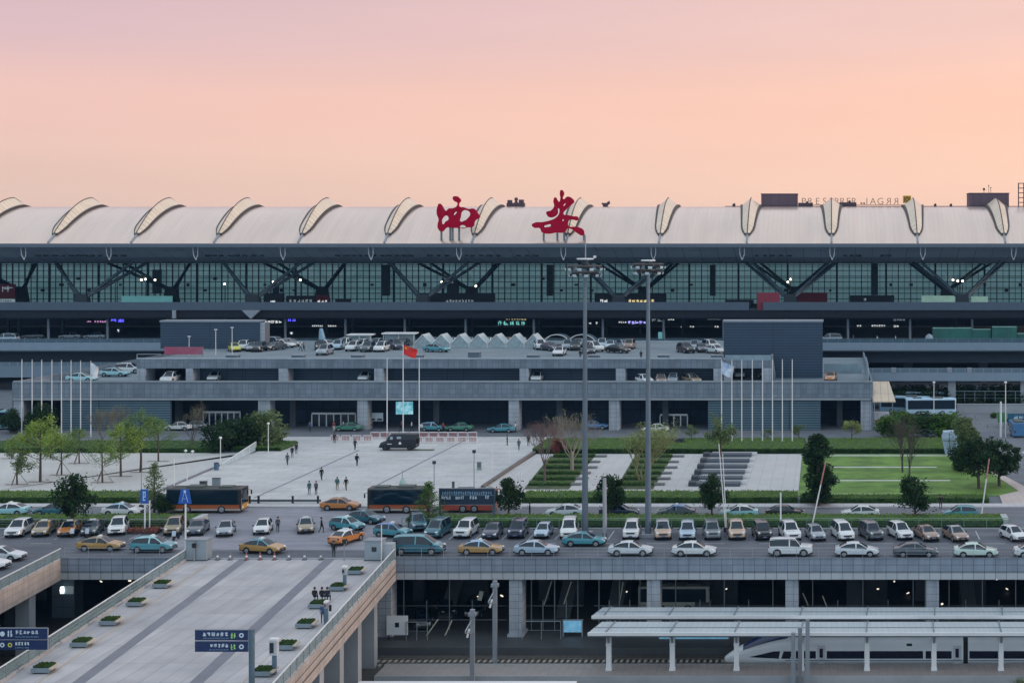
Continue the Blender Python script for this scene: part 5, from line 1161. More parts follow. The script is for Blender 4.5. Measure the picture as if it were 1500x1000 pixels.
# ---- buses
def bus(x0, x1, yb, hd, label, colour, L=11.5, z=0., loc=None, scheme='orange', name='bus', Hh=3.05):
    p = G((x0+x1)/2, yb, z) if loc is None else Vector(loc)
    t = empty(name, (p.x,p.y+1.25,z+.012), label, 'bus', None, math.radians(hd))
    l = L/2; w = 1.25
    n = 8
    def shell(z0,z1,ins=0,r=.18):
        mb = MB(); pr = [(-w+ins,z0),(w-ins,z0),(w-ins,z1-r),(w-ins-r*.3,z1-r*.3),(w-ins-r,z1),(-w+ins+r,z1),(-w+ins+r*.3,z1-r*.3),(-w+ins,z1-r)]
        k = len(pr); vs = []
        for X, sc in ((-l,.9),(-l+.12,.985),(-l+.4,1),(l-.4,1),(l-.12,.985),(l,.9)): vs += [(X,a*sc,b) for a,b in pr]
        for i in range(5): mb.add(vs,[(i*k+j,i*k+(j+1)%k,(i+1)*k+(j+1)%k,(i+1)*k+j) for j in range(k)])
        mb.add(vs,[tuple(range(k-1,-1,-1)),tuple(range(5*k,6*k))]); return mb
    bm_ = mat('bus_'+colour[0],colour[1],.35,var=.15,vs=.8,coat=.3)
    part('body', shell(.32,Hh), mat('bus_upper','1a1e20',.3,var=.1,coat=.3) if scheme == 'orange' else bm_, t, True)
    if scheme == 'orange':
        for s in (-1,1): part('lower_panel', MB().box(-l+.15,l-.2,s*w-.0005*s,s*(w+.008),.62,1.05), bm_, t, True)
        fm = mat('bus_front','c08a34',.4,var=.15,vs=1.5) if colour[0] == 'orange' else bm_
        part('front_panel', MB().box(l*.99,l+.01,-w*.88,w*.88,.45,1.09).box(l*.99,l+.01,w*.8,w*.9,1.0905,Hh-.3).box(l*.99,l+.01,-w*.9,-w*.8,1.0905,Hh-.3), fm, t, True)
    sw = MB()
    for s in (-1,1): part('window_band', MB().box(-l+.25,l-.4,s*w-.001*s,s*(w+.012),1.25 if scheme != 'orange' else 1.18,Hh-(.28 if scheme != 'orange' else .16)), carglass, t, True)
    part('windscreen', MB().box(l*.985,l+.012,-w*.84,w*.84,1.1,Hh-.35), carglass, t, True)
    part('destination_display', MB().box(l+.0121,l+.03,-.7,.7,Hh-.34,Hh-.12), blackm, t, True)
    if scheme == 'orange':
        for s in (-1,1): part('skirt', MB().box(-l+.1,l-.1,s*w-.001*s,s*(w+.01),.36,.6), mat('bus_skirt','9a9089',.5), t, True)
    for sx in (-l+2.6,l-2.4):
        for s in (-1,1):
            wo = part('wheel', MB().cone((0,-.13,0),(0,.13,0),.48,.48,16), tyre, t, True); wo.location = (sx,s*(w-.1),.48)
            part('rim', MB().cone((0,s*.131,0),(0,s*.15,0),.3,.26,14), rim_m, wo, True)
    for s in (-1,1):
        part('headlight', MB().box(l+.001,l+.04,s*.75-.2,s*.75+.2,.62,.82), hl_m, t, True); part('taillight', MB().box(-l-.03,-l-.001,s*.85-.12,s*.85+.12,.8,1.2), tl_m, t, True)
        part('wing_mirror', MB().bar((l-.1,s*1.2,2.6),(l+.25,s*1.45,2.45),.05).box(l+.18,l+.3,s*1.45-.1,s*1.45+.1,1.95,2.45), blackm, t, True)
    part('roof_unit', MB().box(-l*.5,-l*.5+2.0,-.7,.7,Hh+.002,Hh+.22), mat('bus_roof_unit','4c5450',.6), t, True); part('roof_unit', MB().box(l*.35,l*.35+1.6,-.6,.6,Hh+.002,Hh+.16), MATS['bus_roof_unit'], t, True)
    part('roof_panel', MB().box(-l+.5,l-.5,-w+.25,w-.25,Hh-.001,Hh+.004), mat('bus_roof_'+colour[0],colour[2],.6,var=.2,vs=.8), t, True)
    return t
bus(236,360,752,0,'orange and black city bus with a yellow front at the left of the plaza',('orange','9a4f28','23281f'),9.2)
bus(536,628,752,180,'orange and black city bus in the middle of the picture before the plaza',('orange2','984a27','2c2f28'),7.4)
bus(650,720,751,0,'orange red bus behind the blue billboard',('red','9a4534','a8a49e'),6.4,scheme='plain',Hh=2.65)
for k,(x,y,lab) in enumerate([(1326,607,'blue coach parked below the viaduct, left of three'),(1350,602,'blue and white coach parked below the viaduct, middle of three'),(1362,607,'pale blue coach parked below the viaduct, right of three')]):
    p = G(x,y); bus(0,0,0,[172,178,184][k],lab,('coach','7694ab','88a4b6') if k != 2 else ('coach2','a9c4d8','9fc0d6'),9.5,0,(p.x,p.y+[1,4.2,-2.2][k],0),'coach','coach',3.2)
bus(0,0,0,90,'blue van at the right edge below the blue road sign',('van','3f6f9a','2d5578'),5.5,0,tuple(G(1496,643)+Vector((0,3,0))),'coach','van',2.4)
p = G(1,633); bus(0,0,0,0,'pale blue coach at the left edge beside the parking building',('coach3','6b93a6','86a3b0'),9,0,(p.x-2,p.y+3,0),'coach','coach',3.3)
p = PT(1000,886,168); bus(0,0,0,0,'white bus parked in the dark garage behind the right mast',('gbus','b9b6ac','a9a69c'),8,-8.2,(p.x-1,168,-8.2),'coach','bus',3.0)
# ---- the black van on the plaza
p = G(582,660,.1); t = empty('police_van', (p.x,p.y+1.1,.112), 'black van with small white marks parked on the plaza', 'van', None, PI)
vb = MB(); st = [(-2.9,.5,2.45,1.0),(-2.8,.4,2.55,1.04),(-1,.4,2.6,1.05),(.9,.4,2.58,1.05),(1.25,.4,2.45,1.04),(1.85,.4,1.55,1.02),(2.75,.42,1.2,.95),(2.95,.5,.8,.88)]
vs = []
for X,z0,z1,w in st: vs += [(X,-w,z0),(X,w,z0),(X,w,z0+(z1-z0)*.6),(X,w*.86,z1-.06),(X,w*.7,z1),(X,-w*.7,z1),(X,-w*.86,z1-.06),(X,-w,z0+(z1-z0)*.6)]
for i in range(len(st)-1): vb.add(vs,[(i*8+j,i*8+(j+1)%8,(i+1)*8+(j+1)%8,(i+1)*8+j) for j in range(8)])
vb.add(vs,[tuple(range(7,-1,-1)),tuple(range(56,64))])
part('body', vb, mat('van_black','0a0e1a',.4,var=.08,coat=.1), t, True)
part('windscreen', MB().add([(1.28,-.78,2.42),(1.28,.78,2.42),(1.86,.86,1.6),(1.86,-.86,1.6)],[(0,1,2,3)]).add([(1.24,-.78,2.40),(1.24,.78,2.40),(1.82,.86,1.58),(1.82,-.86,1.58)],[(3,2,1,0)]), carglass, t, True)
mk = MB()
for s in (-1,1): part('side_window', MB().box(.75,1.15,s*.98,s*1.06,1.75,2.2).box(-.55,.1,s*.98,s*1.062,1.85,2.2), mat('van_window','9aa6b4',.2), t, True)
mk.box(.9,1.6,1.035,1.06,1.0,1.1).box(-.6,-.2,1.045,1.07,1.0,1.25).box(-.5,-.3,1.045,1.07,1.25,1.4); part('marking', mk, white, t, True)
for sx in (-1.9,1.95):
    for s in (-1,1):
        wo = part('wheel', MB().cone((0,-.14,0),(0,.14,0),.42,.42,14), tyre, t, True); wo.location = (sx,s*.93,.42); part('rim', MB().cone((0,s*.141,0),(0,s*.155,0),.2,.18,10), MATS['grille'], wo, True)
part('spare_wheel', MB().cone((-3.1,0,1.4),(-2.9,0,1.4),.42,.42,12), tyre, t, True); part('bumper', MB().box(2.9,3.05,-.9,.9,.42,.62), steel, t, True)
p = G(618,659,.1); solo('ground_mat', MB().box(p.x-1.7,p.x+1.9,p.y-.6,p.y+.6,.1,.17), mat('mat_green','4d5a44',.9,var=.2), (p.x,p.y,.1), 'flat dark green mat behind the black van', 'mat')
for r in PROTO.values():   # the templates themselves are not part of the place
    for ch in list(r.children_recursive): bpy.data.objects.remove(ch)
    bpy.data.objects.remove(r)
# ================================================================ TREES
lf_dark = leafmat('leaf_dark','16291a','34502c',.7); lf_mid = leafmat('leaf_mid','2f4a20','5c7f34',.7); lf_spring = leafmat('leaf_spring','5f7b2e','98ae50',.8)
lf_spring2 = leafmat('leaf_spring_dull','4c6636','7b9550',.8); lf_pale = leafmat('leaf_pale','6d7d46','9aa66a',.8); lf_red = leafmat('leaf_red','6a3a34','8c564c',.8); lf_olive = leafmat('leaf_olive','4c5c34','74865a',.8)
TW = {}
def limbs(rnd, mb, p, d, L, r, depth, spread, tips, up=.15, kids=(2,4)):
    q = p + d*L; mid = p.lerp(q,.5)+Vector((rnd.gauss(0,.05),rnd.gauss(0,.05),0))*L
    mb.tube([p,mid,q],[r,r*.8,r*.6],5 if depth > 1 else 3)
    tips.append((mid,q))
    if depth == 0: return
    for _ in range(rnd.randint(*kids)):
        nd = (d+Vector((rnd.gauss(0,spread),rnd.gauss(0,spread),rnd.gauss(up,spread*.6)))).normalized()
        limbs(rnd, mb, p.lerp(q,rnd.uniform(.55,1)), nd, L*rnd.uniform(.6,.85), r*.55, depth-1, spread, tips, up, kids)
def leaves(rnd, mb, c, n, r, s, flat=1.):
    for _ in range(n):
        v = Vector((rnd.gauss(0,1),rnd.gauss(0,1),rnd.gauss(0,flat))); v = v.normalized()*r*rnd.random()**.4; v.z *= flat
        o = c+v; a = Vector((rnd.gauss(0,1),rnd.gauss(0,1),rnd.gauss(0,.7))).normalized()*s*rnd.uniform(.6,1.2); b = a.orthogonal().normalized(); b = (Matrix.Rotation(rnd.random()*6.28,3,a) @ b)*a.length*.6
        mb.add([o-a,o+b*.9,o+a,o-b*.9],[(0,1,2,3)])
def tree_mesh(kind, seed):
    """returns trunk builder, crown builder, height"""
    rnd = random.Random(seed); tr = MB(); cr = MB(); tips = []
    if kind == 'dense':       # dark evergreen, uneven rounded crown on a short stem
        tr.tube([Vector((0,0,0)),Vector((.05,0,1.0)),Vector((0,.05,2.2)),Vector((.02,0,3.6))],[.16,.13,.1,.04],8)
        cl = []
        for k in range(25):
            a = rnd.random()*6.28; z = rnd.uniform(1.6,4.4); rr = 1.5*math.sin(PI*min(1,(z-.9)/4.0))**.7*rnd.uniform(.4,1.22)
            c = Vector((rr*math.cos(a),rr*math.sin(a),z)); tr.tube([Vector((0,0,max(.9,z-.9))),c],[.05,.02],4); cl.append(c)
        cl += [Vector((0,0,4.3)),Vector((0,0,2.4)),Vector((.2,.1,3.3))]
        for c in cl: leaves(rnd, cr, c, 130, rnd.uniform(.38,.78), .16)
        for _ in range(200): leaves(rnd, cr, Vector((rnd.gauss(0,.85),rnd.gauss(0,.85),rnd.uniform(1.2,4.7))), 2, .25, .13)
        return tr, cr, 4.7
    if kind == 'column':      # tall clumpy dark column
        tr.tube([Vector((0,0,0)),Vector((0,.05,3)),Vector((0,0,8.2))],[.22,.17,.05],8)
        for k in range(38):
            a = rnd.random()*6.28; z = rnd.uniform(.8,8.6); rr = 1.25*rnd.uniform(.3,1)*(1 if z < 7.4 else .6)*(.75+.35*math.sin(z*2.2))
            c = Vector((rr*math.cos(a),rr*math.sin(a),z)); tr.tube([Vector((0,0,max(.5,z-.8))),c],[.05,.02],4); leaves(rnd, cr, c, 200, rnd.uniform(.6,.95), .18)
        return tr, cr, 9
    if kind == 'young':       # spring-green young tree, airy crown with visible limbs
        tr.tube([Vector((0,0,0)),Vector((.04,0,1.4)),Vector((0,.03,3.2)),Vector((.03,0,5.2))],[.12,.1,.07,.03],7)
        for k in range(15):
            z = rnd.uniform(1.7,5.0); a = rnd.random()*6.28; e = rnd.uniform(.35,.8)
            d = Vector((math.cos(a),math.sin(a),e)).normalized(); L = (5.9-z)*.36+.35
            limbs(rnd, tr, Vector((0,0,z)), d, L, .035, 1, .4, tips)
        for m_, q in tips: leaves(rnd, cr, q, 27, .48, .095); leaves(rnd, cr, m_, 14, .4, .085)
        for _ in range(150): leaves(rnd, cr, Vector((rnd.gauss(0,.6),rnd.gauss(0,.6),rnd.uniform(2.2,5.5))), 2, .4, .1)
        return tr, cr, 5.8
    if kind == 'sapling':     # thin tree, small sparse crown
        tr.tube([Vector((0,0,0)),Vector((.05,0,1.2)),Vector((0,.03,2.6))],[.09,.07,.03],6)
        for k in range(9):
            z = rnd.uniform(1.0,2.5); a = rnd.random()*6.28
            limbs(rnd, tr, Vector((0,0,z)), Vector((math.cos(a),math.sin(a),rnd.uniform(.3,.9))).normalized(), rnd.uniform(.6,1.1), .03, 1, .45, tips)
        for m_, q in tips: leaves(rnd, cr, q, 30, .4, .1); leaves(rnd, cr, m_, 12, .3, .09)
        return tr, cr, 3.5
    if kind == 'willow':      # many long fine shoots with a haze of small leaves
        for k in range(6):
            a = rnd.random()*6.28; b0 = Vector((math.cos(a)*.15,math.sin(a)*.15,0)); d = Vector((math.cos(a)*.28,math.sin(a)*.28,1)).normalized()
            limbs(rnd, tr, b0, d, 2.6, .09, 3, .34, tips, .35, (3,4))
        for m_, q in tips:
            if rnd.random() < .8: leaves(rnd, cr, q, 8, .45, .075); leaves(rnd, cr, m_, 3, .35, .07)
        return tr, cr, 8.5
    if kind == 'bare':        # leafless, upright fan of twigs
        tr.tube([Vector((0,0,0)),Vector((.03,0,1.2)),Vector((0,.02,2.0))],[.14,.12,.09],7)
        for k in range(6):
            a = rnd.random()*6.28
            limbs(rnd, tr, Vector((0,0,rnd.uniform(1.0,2.0))), Vector((math.cos(a)*.42,math.sin(a)*.42,1)).normalized(), 1.75, .05, 4, .3, tips, .25, (3,4))
        for m_, q in tips[::5]: leaves(rnd, cr, q, 1, .2, .06)
        return tr, cr, 7.
    if kind == 'bush':        # wide rounded bush
        for k in range(7): a = rnd.random()*6.28; tr.tube([Vector((0,0,0)),Vector((math.cos(a)*.5,math.sin(a)*.4,1.2))],[.06,.03],5)
        for k in range(20):
            a = rnd.random()*6.28; r = rnd.uniform(0,1.6); z = rnd.uniform(.4,2.6)*(1-.22*r*r/2.6)
            leaves(rnd, cr, Vector((r*math.cos(a),r*math.sin(a)*.8,z)), 190, rnd.uniform(.5,.85), .14)
        return tr, cr, 3.1
    if kind == 'conifer':     # layered thin twiggy conifer
        tr.tube([Vector((0,0,0)),Vector((0,0,4.6))],[.12,.03],6)
        for k in range(34):
            z = .7+3.9*k/34; a = k*2.4; L = (4.9-z)*.36
            q = Vector((math.cos(a)*L,math.sin(a)*L,z+L*.45)); tr.tube([Vector((0,0,z)),q],[.03,.01],3)
            for t in (.4,.7,1): leaves(rnd, cr, Vector((0,0,z)).lerp(q,t), 16, .26, .09)
        return tr, cr, 4.8
TREES = {}
def tree(kind, seed, x, yb, ytop, leaf, label, name='tree', cat='tree', rz=None, stakes=False, z=0., barkm=None, sx=1., group=None, nm='crown'):
    key = (kind, seed)
    if key not in TREES:
        t, c, h = tree_mesh(kind, seed); TREES[key] = (t.mesh('trunk',[bark]), c.mesh('crown',[lf_dark]), h)
    tm_, cm_, h = TREES[key]
    p = G(x, yb, z); H_ = (yb-ytop)*p.y/F; s = H_/h
    t = empty(name, p, label, cat, group); rz = random.Random(hash((x,yb))%999).random()*6.28 if rz is None else rz
    for n_, me, m in (('trunk',tm_,barkm or bark),(nm,cm_,leaf)):
        o = link(bpy.data.objects.new(n_, me)); o.parent = t; o.rotation_euler = (0,0,rz); o.scale = (s*sx,s*sx,s)
        o.material_slots[0].link = 'OBJECT'; o.material_slots[0].material = m
    if name == 'young_tree': part('pit_shadow_strip', MB().box(-1.6,1.6,-.35,.35,.055,.068), mat('pit_shadow','6a6663',.9,var=.2,vs=2), t, True)  # dark slab at the tree pit, the shadow strip put into its colour
    if stakes:
        for k in range(3):
            a = .5+k*2.09; part('support_stake', MB().bar((math.cos(a)*1.3,math.sin(a)*1.3,0),(math.cos(a)*.08,math.sin(a)*.08,1.9),.07), mat('stake_wood','6f6258',.8), t, True)
    return t
# the grove of young trees on the left
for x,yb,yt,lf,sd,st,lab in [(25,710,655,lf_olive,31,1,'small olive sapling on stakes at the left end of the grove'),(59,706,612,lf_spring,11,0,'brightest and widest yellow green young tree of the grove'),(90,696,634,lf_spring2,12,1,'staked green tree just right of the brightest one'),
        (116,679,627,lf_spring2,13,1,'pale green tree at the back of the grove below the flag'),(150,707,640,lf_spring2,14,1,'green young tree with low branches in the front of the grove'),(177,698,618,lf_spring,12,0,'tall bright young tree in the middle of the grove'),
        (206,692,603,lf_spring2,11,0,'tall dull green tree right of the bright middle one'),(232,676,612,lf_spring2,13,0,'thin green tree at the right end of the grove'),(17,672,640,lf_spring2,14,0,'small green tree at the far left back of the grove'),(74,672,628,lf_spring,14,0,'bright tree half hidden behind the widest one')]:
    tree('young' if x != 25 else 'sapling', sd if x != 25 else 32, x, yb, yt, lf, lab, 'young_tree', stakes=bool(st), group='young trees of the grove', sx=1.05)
for x,yb,yt,lf,lab in [(168,664,582,lf_pale,'bare twiggy tree before the slatted wall on the left'),(150,660,588,lf_pale,'thin bare tree behind the grove left of the twiggy one'),(281,658,585,lf_pale,'bare tree with pale buds before the dark doors on the left')]:
    tree('bare', 41 if x != 281 else 42, x, yb, yt, lf, lab, 'bare_tree', barkm=mat('bark_pale','6a655c',.9,var=.2,vs=3))
tree('bush', 51, 328, 661, 612, lf_dark, 'dark round bush, left of two beside the glass ramp wall', 'round_bush', 'bush', sx=1.25); tree('bush', 52, 384, 655, 600, lf_olive, 'lighter round bush, right of two beside the glass ramp wall', 'round_bush', 'bush', sx=1.15)
tree('bush', 53, 357, 657, 608, lf_dark, 'dark bush between the two round ones by the glass ramp wall', 'round_bush', 'bush', sx=1.1)
tree('dense', 61, 106, 778, 697, lf_dark, 'dark evergreen tree in the left median above the scooters', rz=.4, sx=.8); tree('conifer', 71, 226, 750, 676, lf_olive, 'feathery grey green conifer beside the square blue sign', 'conifer'); tree('bush', 52, 238, 752, 722, lf_dark, 'dark bush under the feathery conifer', 'bush', 'bush', sx=1.1)
tree('conifer', 72, 628, 770, 704, lf_mid, 'green bushy conifer left of the blue billboard', 'conifer', sx=1.35); tree('bush', 51, 612, 772, 752, lf_mid, 'low round shrub at the median end left of the billboard', 'bush', 'bush', sx=1.3)
tree('dense', 62, 745, 762, 702, lf_dark, 'dark lollipop shaped tree right of the blue billboard', sx=.9)
tree('dense', 63, 893, 760, 696, lf_dark, 'dark tree in the median between the two masts', sx=.88); tree('dense', 61, 1043, 762, 697, lf_dark, 'dark tree in the median left of the leaning white poles', sx=.82, rz=2.2)
tree('column', 81, 1198, 742, 637, lf_dark, 'tall clumpy dark column tree at the left edge of the striped lawn', 'column_tree', sx=1.5); tree('dense', 64, 1340, 764, 699, lf_dark, 'round dark tree in the median before the striped lawn', sx=.95, rz=1.)
for x,yb,yt,sx,sd,lab in [(1434,716,643,1.15,65,'big dark tree on the lawn corner at the right, left half of the pair'),(1464,712,645,1.15,66,'big dark tree on the lawn corner at the right, right half of the pair')]: tree('dense', sd, x, yb, yt, lf_dark, lab, sx=sx)
tree('dense', 67, 1412, 672, 612, lf_olive, 'ragged tree rising behind the tarp covered block', sx=.9); tree('bush', 53, 1408, 690, 648, lf_dark, 'dark bush right of the tarp covered block', 'bush', 'bush', sx=.95)
# garden trees
rb = mat('bark_red','6e5a56',.9,var=.2,vs=3); wb_ = mat('bark_willow','7c7a55',.9,var=.2,vs=3)
tree('bare', 43, 798, 705, 606, lf_red, 'reddish bare tree at the left end of the garden strips', 'bare_tree', barkm=rb); tree('bare', 44, 838, 690, 588, lf_pale, 'wide greyish bare tree left of the left mast', 'bare_tree', barkm=mat('bark_grey','8a8076',.9,var=.2,vs=3), sx=1.45)
tree('willow', 91, 940, 708, 590, lf_pale, 'yellow green willow like tree before the right mast', 'willow_tree', barkm=wb_, sx=1.5); tree('bush', 52, 818, 664, 640, lf_red, 'small reddish shrub at the back hedge left of the left mast', 'bush', 'bush')
tree('sapling', 33, 1055, 672, 604, lf_olive, 'upright dark olive tree by the right flagpoles', 'upright_tree', sx=.95); tree('sapling', 34, 1013, 650, 622, lf_olive, 'small olive shrub before the louver wall', 'shrub', 'shrub', sx=.9)
for x,yb,yt,lab in [(1170,648,620,'small green shrub at the right end of the flagpole row'),(1248,650,614,'pale little tree before the right opening of the building'),(1125,648,626,'tiny yellowish shrub among the flagpoles')]: tree('sapling', 35, x, yb, yt, lf_pale if x == 1248 else lf_olive, lab, 'shrub', 'shrub')
for x,yb,yt,lab in [(1322,692,598,'dark leafless tree on the lawn, left stem of the pair'),(1332,703,608,'dark leafless tree on the lawn, right stem of the pair')]: tree('bare', 45, x, yb, yt, lf_olive, lab, 'bare_tree', barkm=mat('bark_dark','4a4440',.9,var=.2,vs=3), sx=.85)
tree('bush', 51, 1320, 640, 600, lf_mid, 'leafy bush below the blue coaches, left of three', 'bush', 'bush', sx=1.7); tree('bush', 53, 1352, 640, 602, lf_dark, 'leafy bush below the blue coaches, middle of three', 'bush', 'bush', sx=1.9); tree('bush', 52, 1386, 642, 604, lf_mid, 'leafy bush below the blue coaches, right of three', 'bush', 'bush', sx=1.8)
tree('bush', 51, 1456, 612, 603, lf_mid, 'small round green bush beside the green cabinet', 'bush', 'bush', sx=1.2); tree('bush', 52, 20, 634, 598, lf_dark, 'dark bush at the far left beside the parking building', 'bush', 'bush'); tree('bush', 53, 62, 640, 588, lf_dark, 'dark bush before the left opening of the parking building', 'bush', 'bush', sx=.8)
for k in range(9): tree('bush', 51+k%3, 1300+k*24, 596, 562, lf_dark, 'dark shrubbery behind the viaduct columns, %s clump from the left' % ORD[k], 'bush', 'bush', sx=1.6, group='shrubbery behind the viaduct')
tree('willow', 92, 1496, 1030, 978, lf_olive, 'twiggy shrub top at the bottom right corner below the train', 'shrub', 'shrub', z=-9.4, sx=1.)

# ================================================================ PEOPLE
skin = mat('skin','a8806a',.6,var=.05); hairm = mat('hair','15120f',.7,var=.1)
cloth = {k: mat('cloth_'+k, v, .85, var=.12, vs=4) for k, v in dict(navy='1d2639',black='16171b',grey='474c54',blue='35507a',white='c3c4c8',teal='2f5a60',red='7a3030',denim='33415a',khaki='6b6352').items()}
def person_mesh(pose):
    a = .22 if pose == 'walk' else .02
    J = {'pel':(0,0,.95),'wst':(0,0,1.1),'chs':(0,0,1.36),'nck':(0,0,1.5),'hd0':(.01,0,1.58),'hd1':(.02,0,1.70),
         'hl':(0,.1,.92),'kl':(a*.9,.11,.5),'al':(a*.6,.11,.09),'tl':(a*.6+.15,.12,.04),'hr':(0,-.1,.92),'kr':(-a*.35,-.11,.5),'ar':(-a*1.4,-.11,.1),'tr':(-a*1.4+.14,-.12,.04),
         'sl':(0,.19,1.42),'el':(-a*.7,.24,1.14),'wl':(-a*.5+.06,.25,.9),'gl':(-a*.4+.08,.25,.81),'sr':(0,-.19,1.42),'er':(a*.6,-.24,1.14),'wr':(a*1.1+.06,-.25,.92),'gr':(a*1.2+.08,-.25,.83)}
    if pose == 'bag': J['er'] = (.05,-.3,1.16); J['wr'] = (.18,-.26,1.05); J['gr'] = (.24,-.25,1.03)
    if pose == 'sit':
        J.update({'kl':(.42,.13,.93-.45+.47-.45+.4,),'kr':(.42,-.13,.9)}); J['kl'] = (.42,.13,.9); J['al'] = (.44,.13,.48); J['tl'] = (.58,.14,.43); J['ar'] = (.44,-.13,.48); J['tr'] = (.58,-.14,.43); J['wl'] = (.2,.22,.98); J['gl'] = (.28,.2,.96); J['wr'] = (.2,-.22,.98); J['gr'] = (.28,-.2,.96)
    rad = dict(pel=.15,wst=.13,chs=.165,nck=.055,hd0=.085,hd1=.095,hl=.1,kl=.062,al=.045,tl=.04,hr=.1,kr=.062,ar=.045,tr=.04,sl=.07,el=.047,wl=.032,gl=.04,sr=.07,er=.047,wr=.032,gr=.04)
    E = [('pel','wst'),('wst','chs'),('chs','nck'),('nck','hd0'),('hd0','hd1'),('pel','hl'),('hl','kl'),('kl','al'),('al','tl'),('pel','hr'),('hr','kr'),('kr','ar'),('ar','tr'),('chs','sl'),('sl','el'),('el','wl'),('wl','gl'),('chs','sr'),('sr','er'),('er','wr'),('wr','gr')]
    ks = list(J); me = bpy.data.meshes.new('sk'); me.from_pydata([J[k] for k in ks],[(ks.index(a_),ks.index(b_)) for a_,b_ in E],[])
    o = bpy.data.objects.new('sk', me); COL.objects.link(o)
    o.modifiers.new('s','SKIN'); 
    for i, k in enumerate(ks): me.skin_vertices[0].data[i].radius = (rad[k],rad[k]*(1.15 if k in ('chs','pel','wst') else 1)); 
    me.skin_vertices[0].data[0].use_root = True
    sb = o.modifiers.new('b','SUBSURF'); sb.levels = 1; sb.render_levels = 1
    m2 = bpy.data.meshes.new_from_object(o.evaluated_get(bpy.context.evaluated_depsgraph_get())); bpy.data.objects.remove(o); m2.name = 'person'
    m2.materials.clear()
    for m in (skin, cloth['navy'], cloth['black'], blackm): m2.materials.append(m)
    for pl in m2.polygons:
        c = pl.center; pl.use_smooth = True
        hz = c.z
        pl.material_index = 0 if hz > 1.49 else 3 if (hz < .1 and pose != 'sit') or (pose == 'sit' and hz < .5) else 0 if abs(c.y) > .2 and hz < (.93 if pose != 'bag' else .88) and pose != 'sit' else 2 if hz < .98 else 1
    return m2
PM = {k: person_mesh(k) for k in ('stand','walk','bag','sit')}
hair_mb = MB().ball((0,0,0),.118,10,0,1.05)
hair_me = hair_mb.mesh('hair',[hairm]); bag_me = MB().box(-.1,.1,-.2,.2,-.25,.25).box(-.11,-.1,-.14,.14,-.2,.05).mesh('backpack',[cloth['black']])
case_mb = MB().box(-.12,.12,-.2,.2,.06,.68).bar((0,-.15,.68),(0,-.15,1.0),.03).bar((0,.15,.68),(0,.15,1.0),.03).bar((0,-.15,1.0),(0,.15,1.0),.03)
def person(x, y, pose, hd, top, legs, label, z=0., bag=False, group=None, loc=None, sc=1.):
    p = G(x,y,z) if loc is None else Vector(loc)
    o = link(bpy.data.objects.new('person', PM[pose])); o.location = (p.x,p.y,z+.002 if loc is None else p.z); o.rotation_euler = (0,0,math.radians(hd)); o.scale = (sc,sc,sc)
    for i, k in ((1,top),(2,legs)): o.material_slots[i].link = 'OBJECT'; o.material_slots[i].material = cloth[k]
    tag(o, label, 'person', group)
    h = link(bpy.data.objects.new('hair', hair_me)); h.parent = o; h.location = (-.015,0,1.695)
    if bag: b = link(bpy.data.objects.new('backpack', bag_me)); b.parent = o; b.location = (-.27,0,1.25)
    return o
PP = .1
for x,y,po,hd,tp,lg,lab,bg in [(434,675-10,'stand',90,'navy','black','person in dark clothes at the back left of the plaza, further of a pair',0),(421,681,'walk',-90,'grey','denim','person in grey walking alone at the left of the plaza',0),(434,662+4,'stand',-60,'black','black','',0),
       (471,703,'walk',-90,'black','navy','person in black alone in the middle of the plaza, left of centre',0),(520,659,'walk',90,'navy','black','person walking away near the front of the black van',0),(523,682,'walk',90,'black','navy','person in dark clothes walking alone below the black van',1),
       (453,724,'stand',-90,'teal','denim','person in blue standing nearest the road, left of a pair',0),(463,724,'stand',-100,'grey','black','person in dark grey standing nearest the road, right of a pair',0),(494,718,'bag',-70,'teal','khaki','person with a bag at the side, left of the pair walking before the taxi',1),(507,718,'walk',-90,'black','khaki','person in a black coat, right of the pair walking before the taxi',0),
       (404,648,'stand',0,'black','black','person by the dark bin at the back left edge of the plaza',0),(490,649,'stand',90,'navy','black','person standing at the left end of the red barriers',0)]:
    if not lab: continue
    person(x,y,po,hd,tp,lg,lab,PP,bool(bg),'people on the plaza')
person(428,670,'stand',-80,'black','navy','person in black at the back left of the plaza, nearer of a pair',PP,False,'people on the plaza')
for x,y,po,hd,tp,lg,lab in [(407,779,'stand',-90,'grey','black','person in grey standing between the two cars on the crossing'),(471,780,'walk',0,'black','black','person in black walking beside the pale teal taxi'),(489,816,'stand',90,'black','black','person in black standing at the right end of the cone row'),
       (743,652,'stand',0,'navy','black','person in navy at the right end of the red barriers'),(760,659,'walk',90,'grey','denim','person in grey, left of two near the garden corner'),(774,653,'stand',-90,'black','black','person in black, right of two near the garden corner'),
       (454,632,'stand',-90,'blue','navy','person in blue before the left glass doors'),(489,632,'stand',-90,'red','white','person in a reddish top near the green sedan'),(503,631,'stand',0,'white','black','person in white beside the green sedan'),(617,634,'stand',-90,'white','grey','person in white standing at the flagpoles'),(588,631,'walk',0,'red','black','person in red left of the middle flagpole'),(603,631,'walk',180,'white','navy','person in white right of the middle flagpole'),(649,633,'stand',90,'red','black','person in red between the pale blue and the green car'),(755,633,'stand',0,'white','grey','person in white beside the bright teal sedan'),
       (1031,744,'walk',-90,'black','black','person in black on the pavement before the paved garden'),(1378,745,'stand',-90,'black','navy','person in black on the pavement before the striped lawn'),(776,757,'stand',0,'navy','black','person in dark clothes on the road side right of the billboard'),(545,632,'stand',0,'black','blue','person in black near the doors left of the flagpoles')]:
    person(x,y,po,hd,tp,lg,lab,.0 if y > 735 or y < 640 else .1)
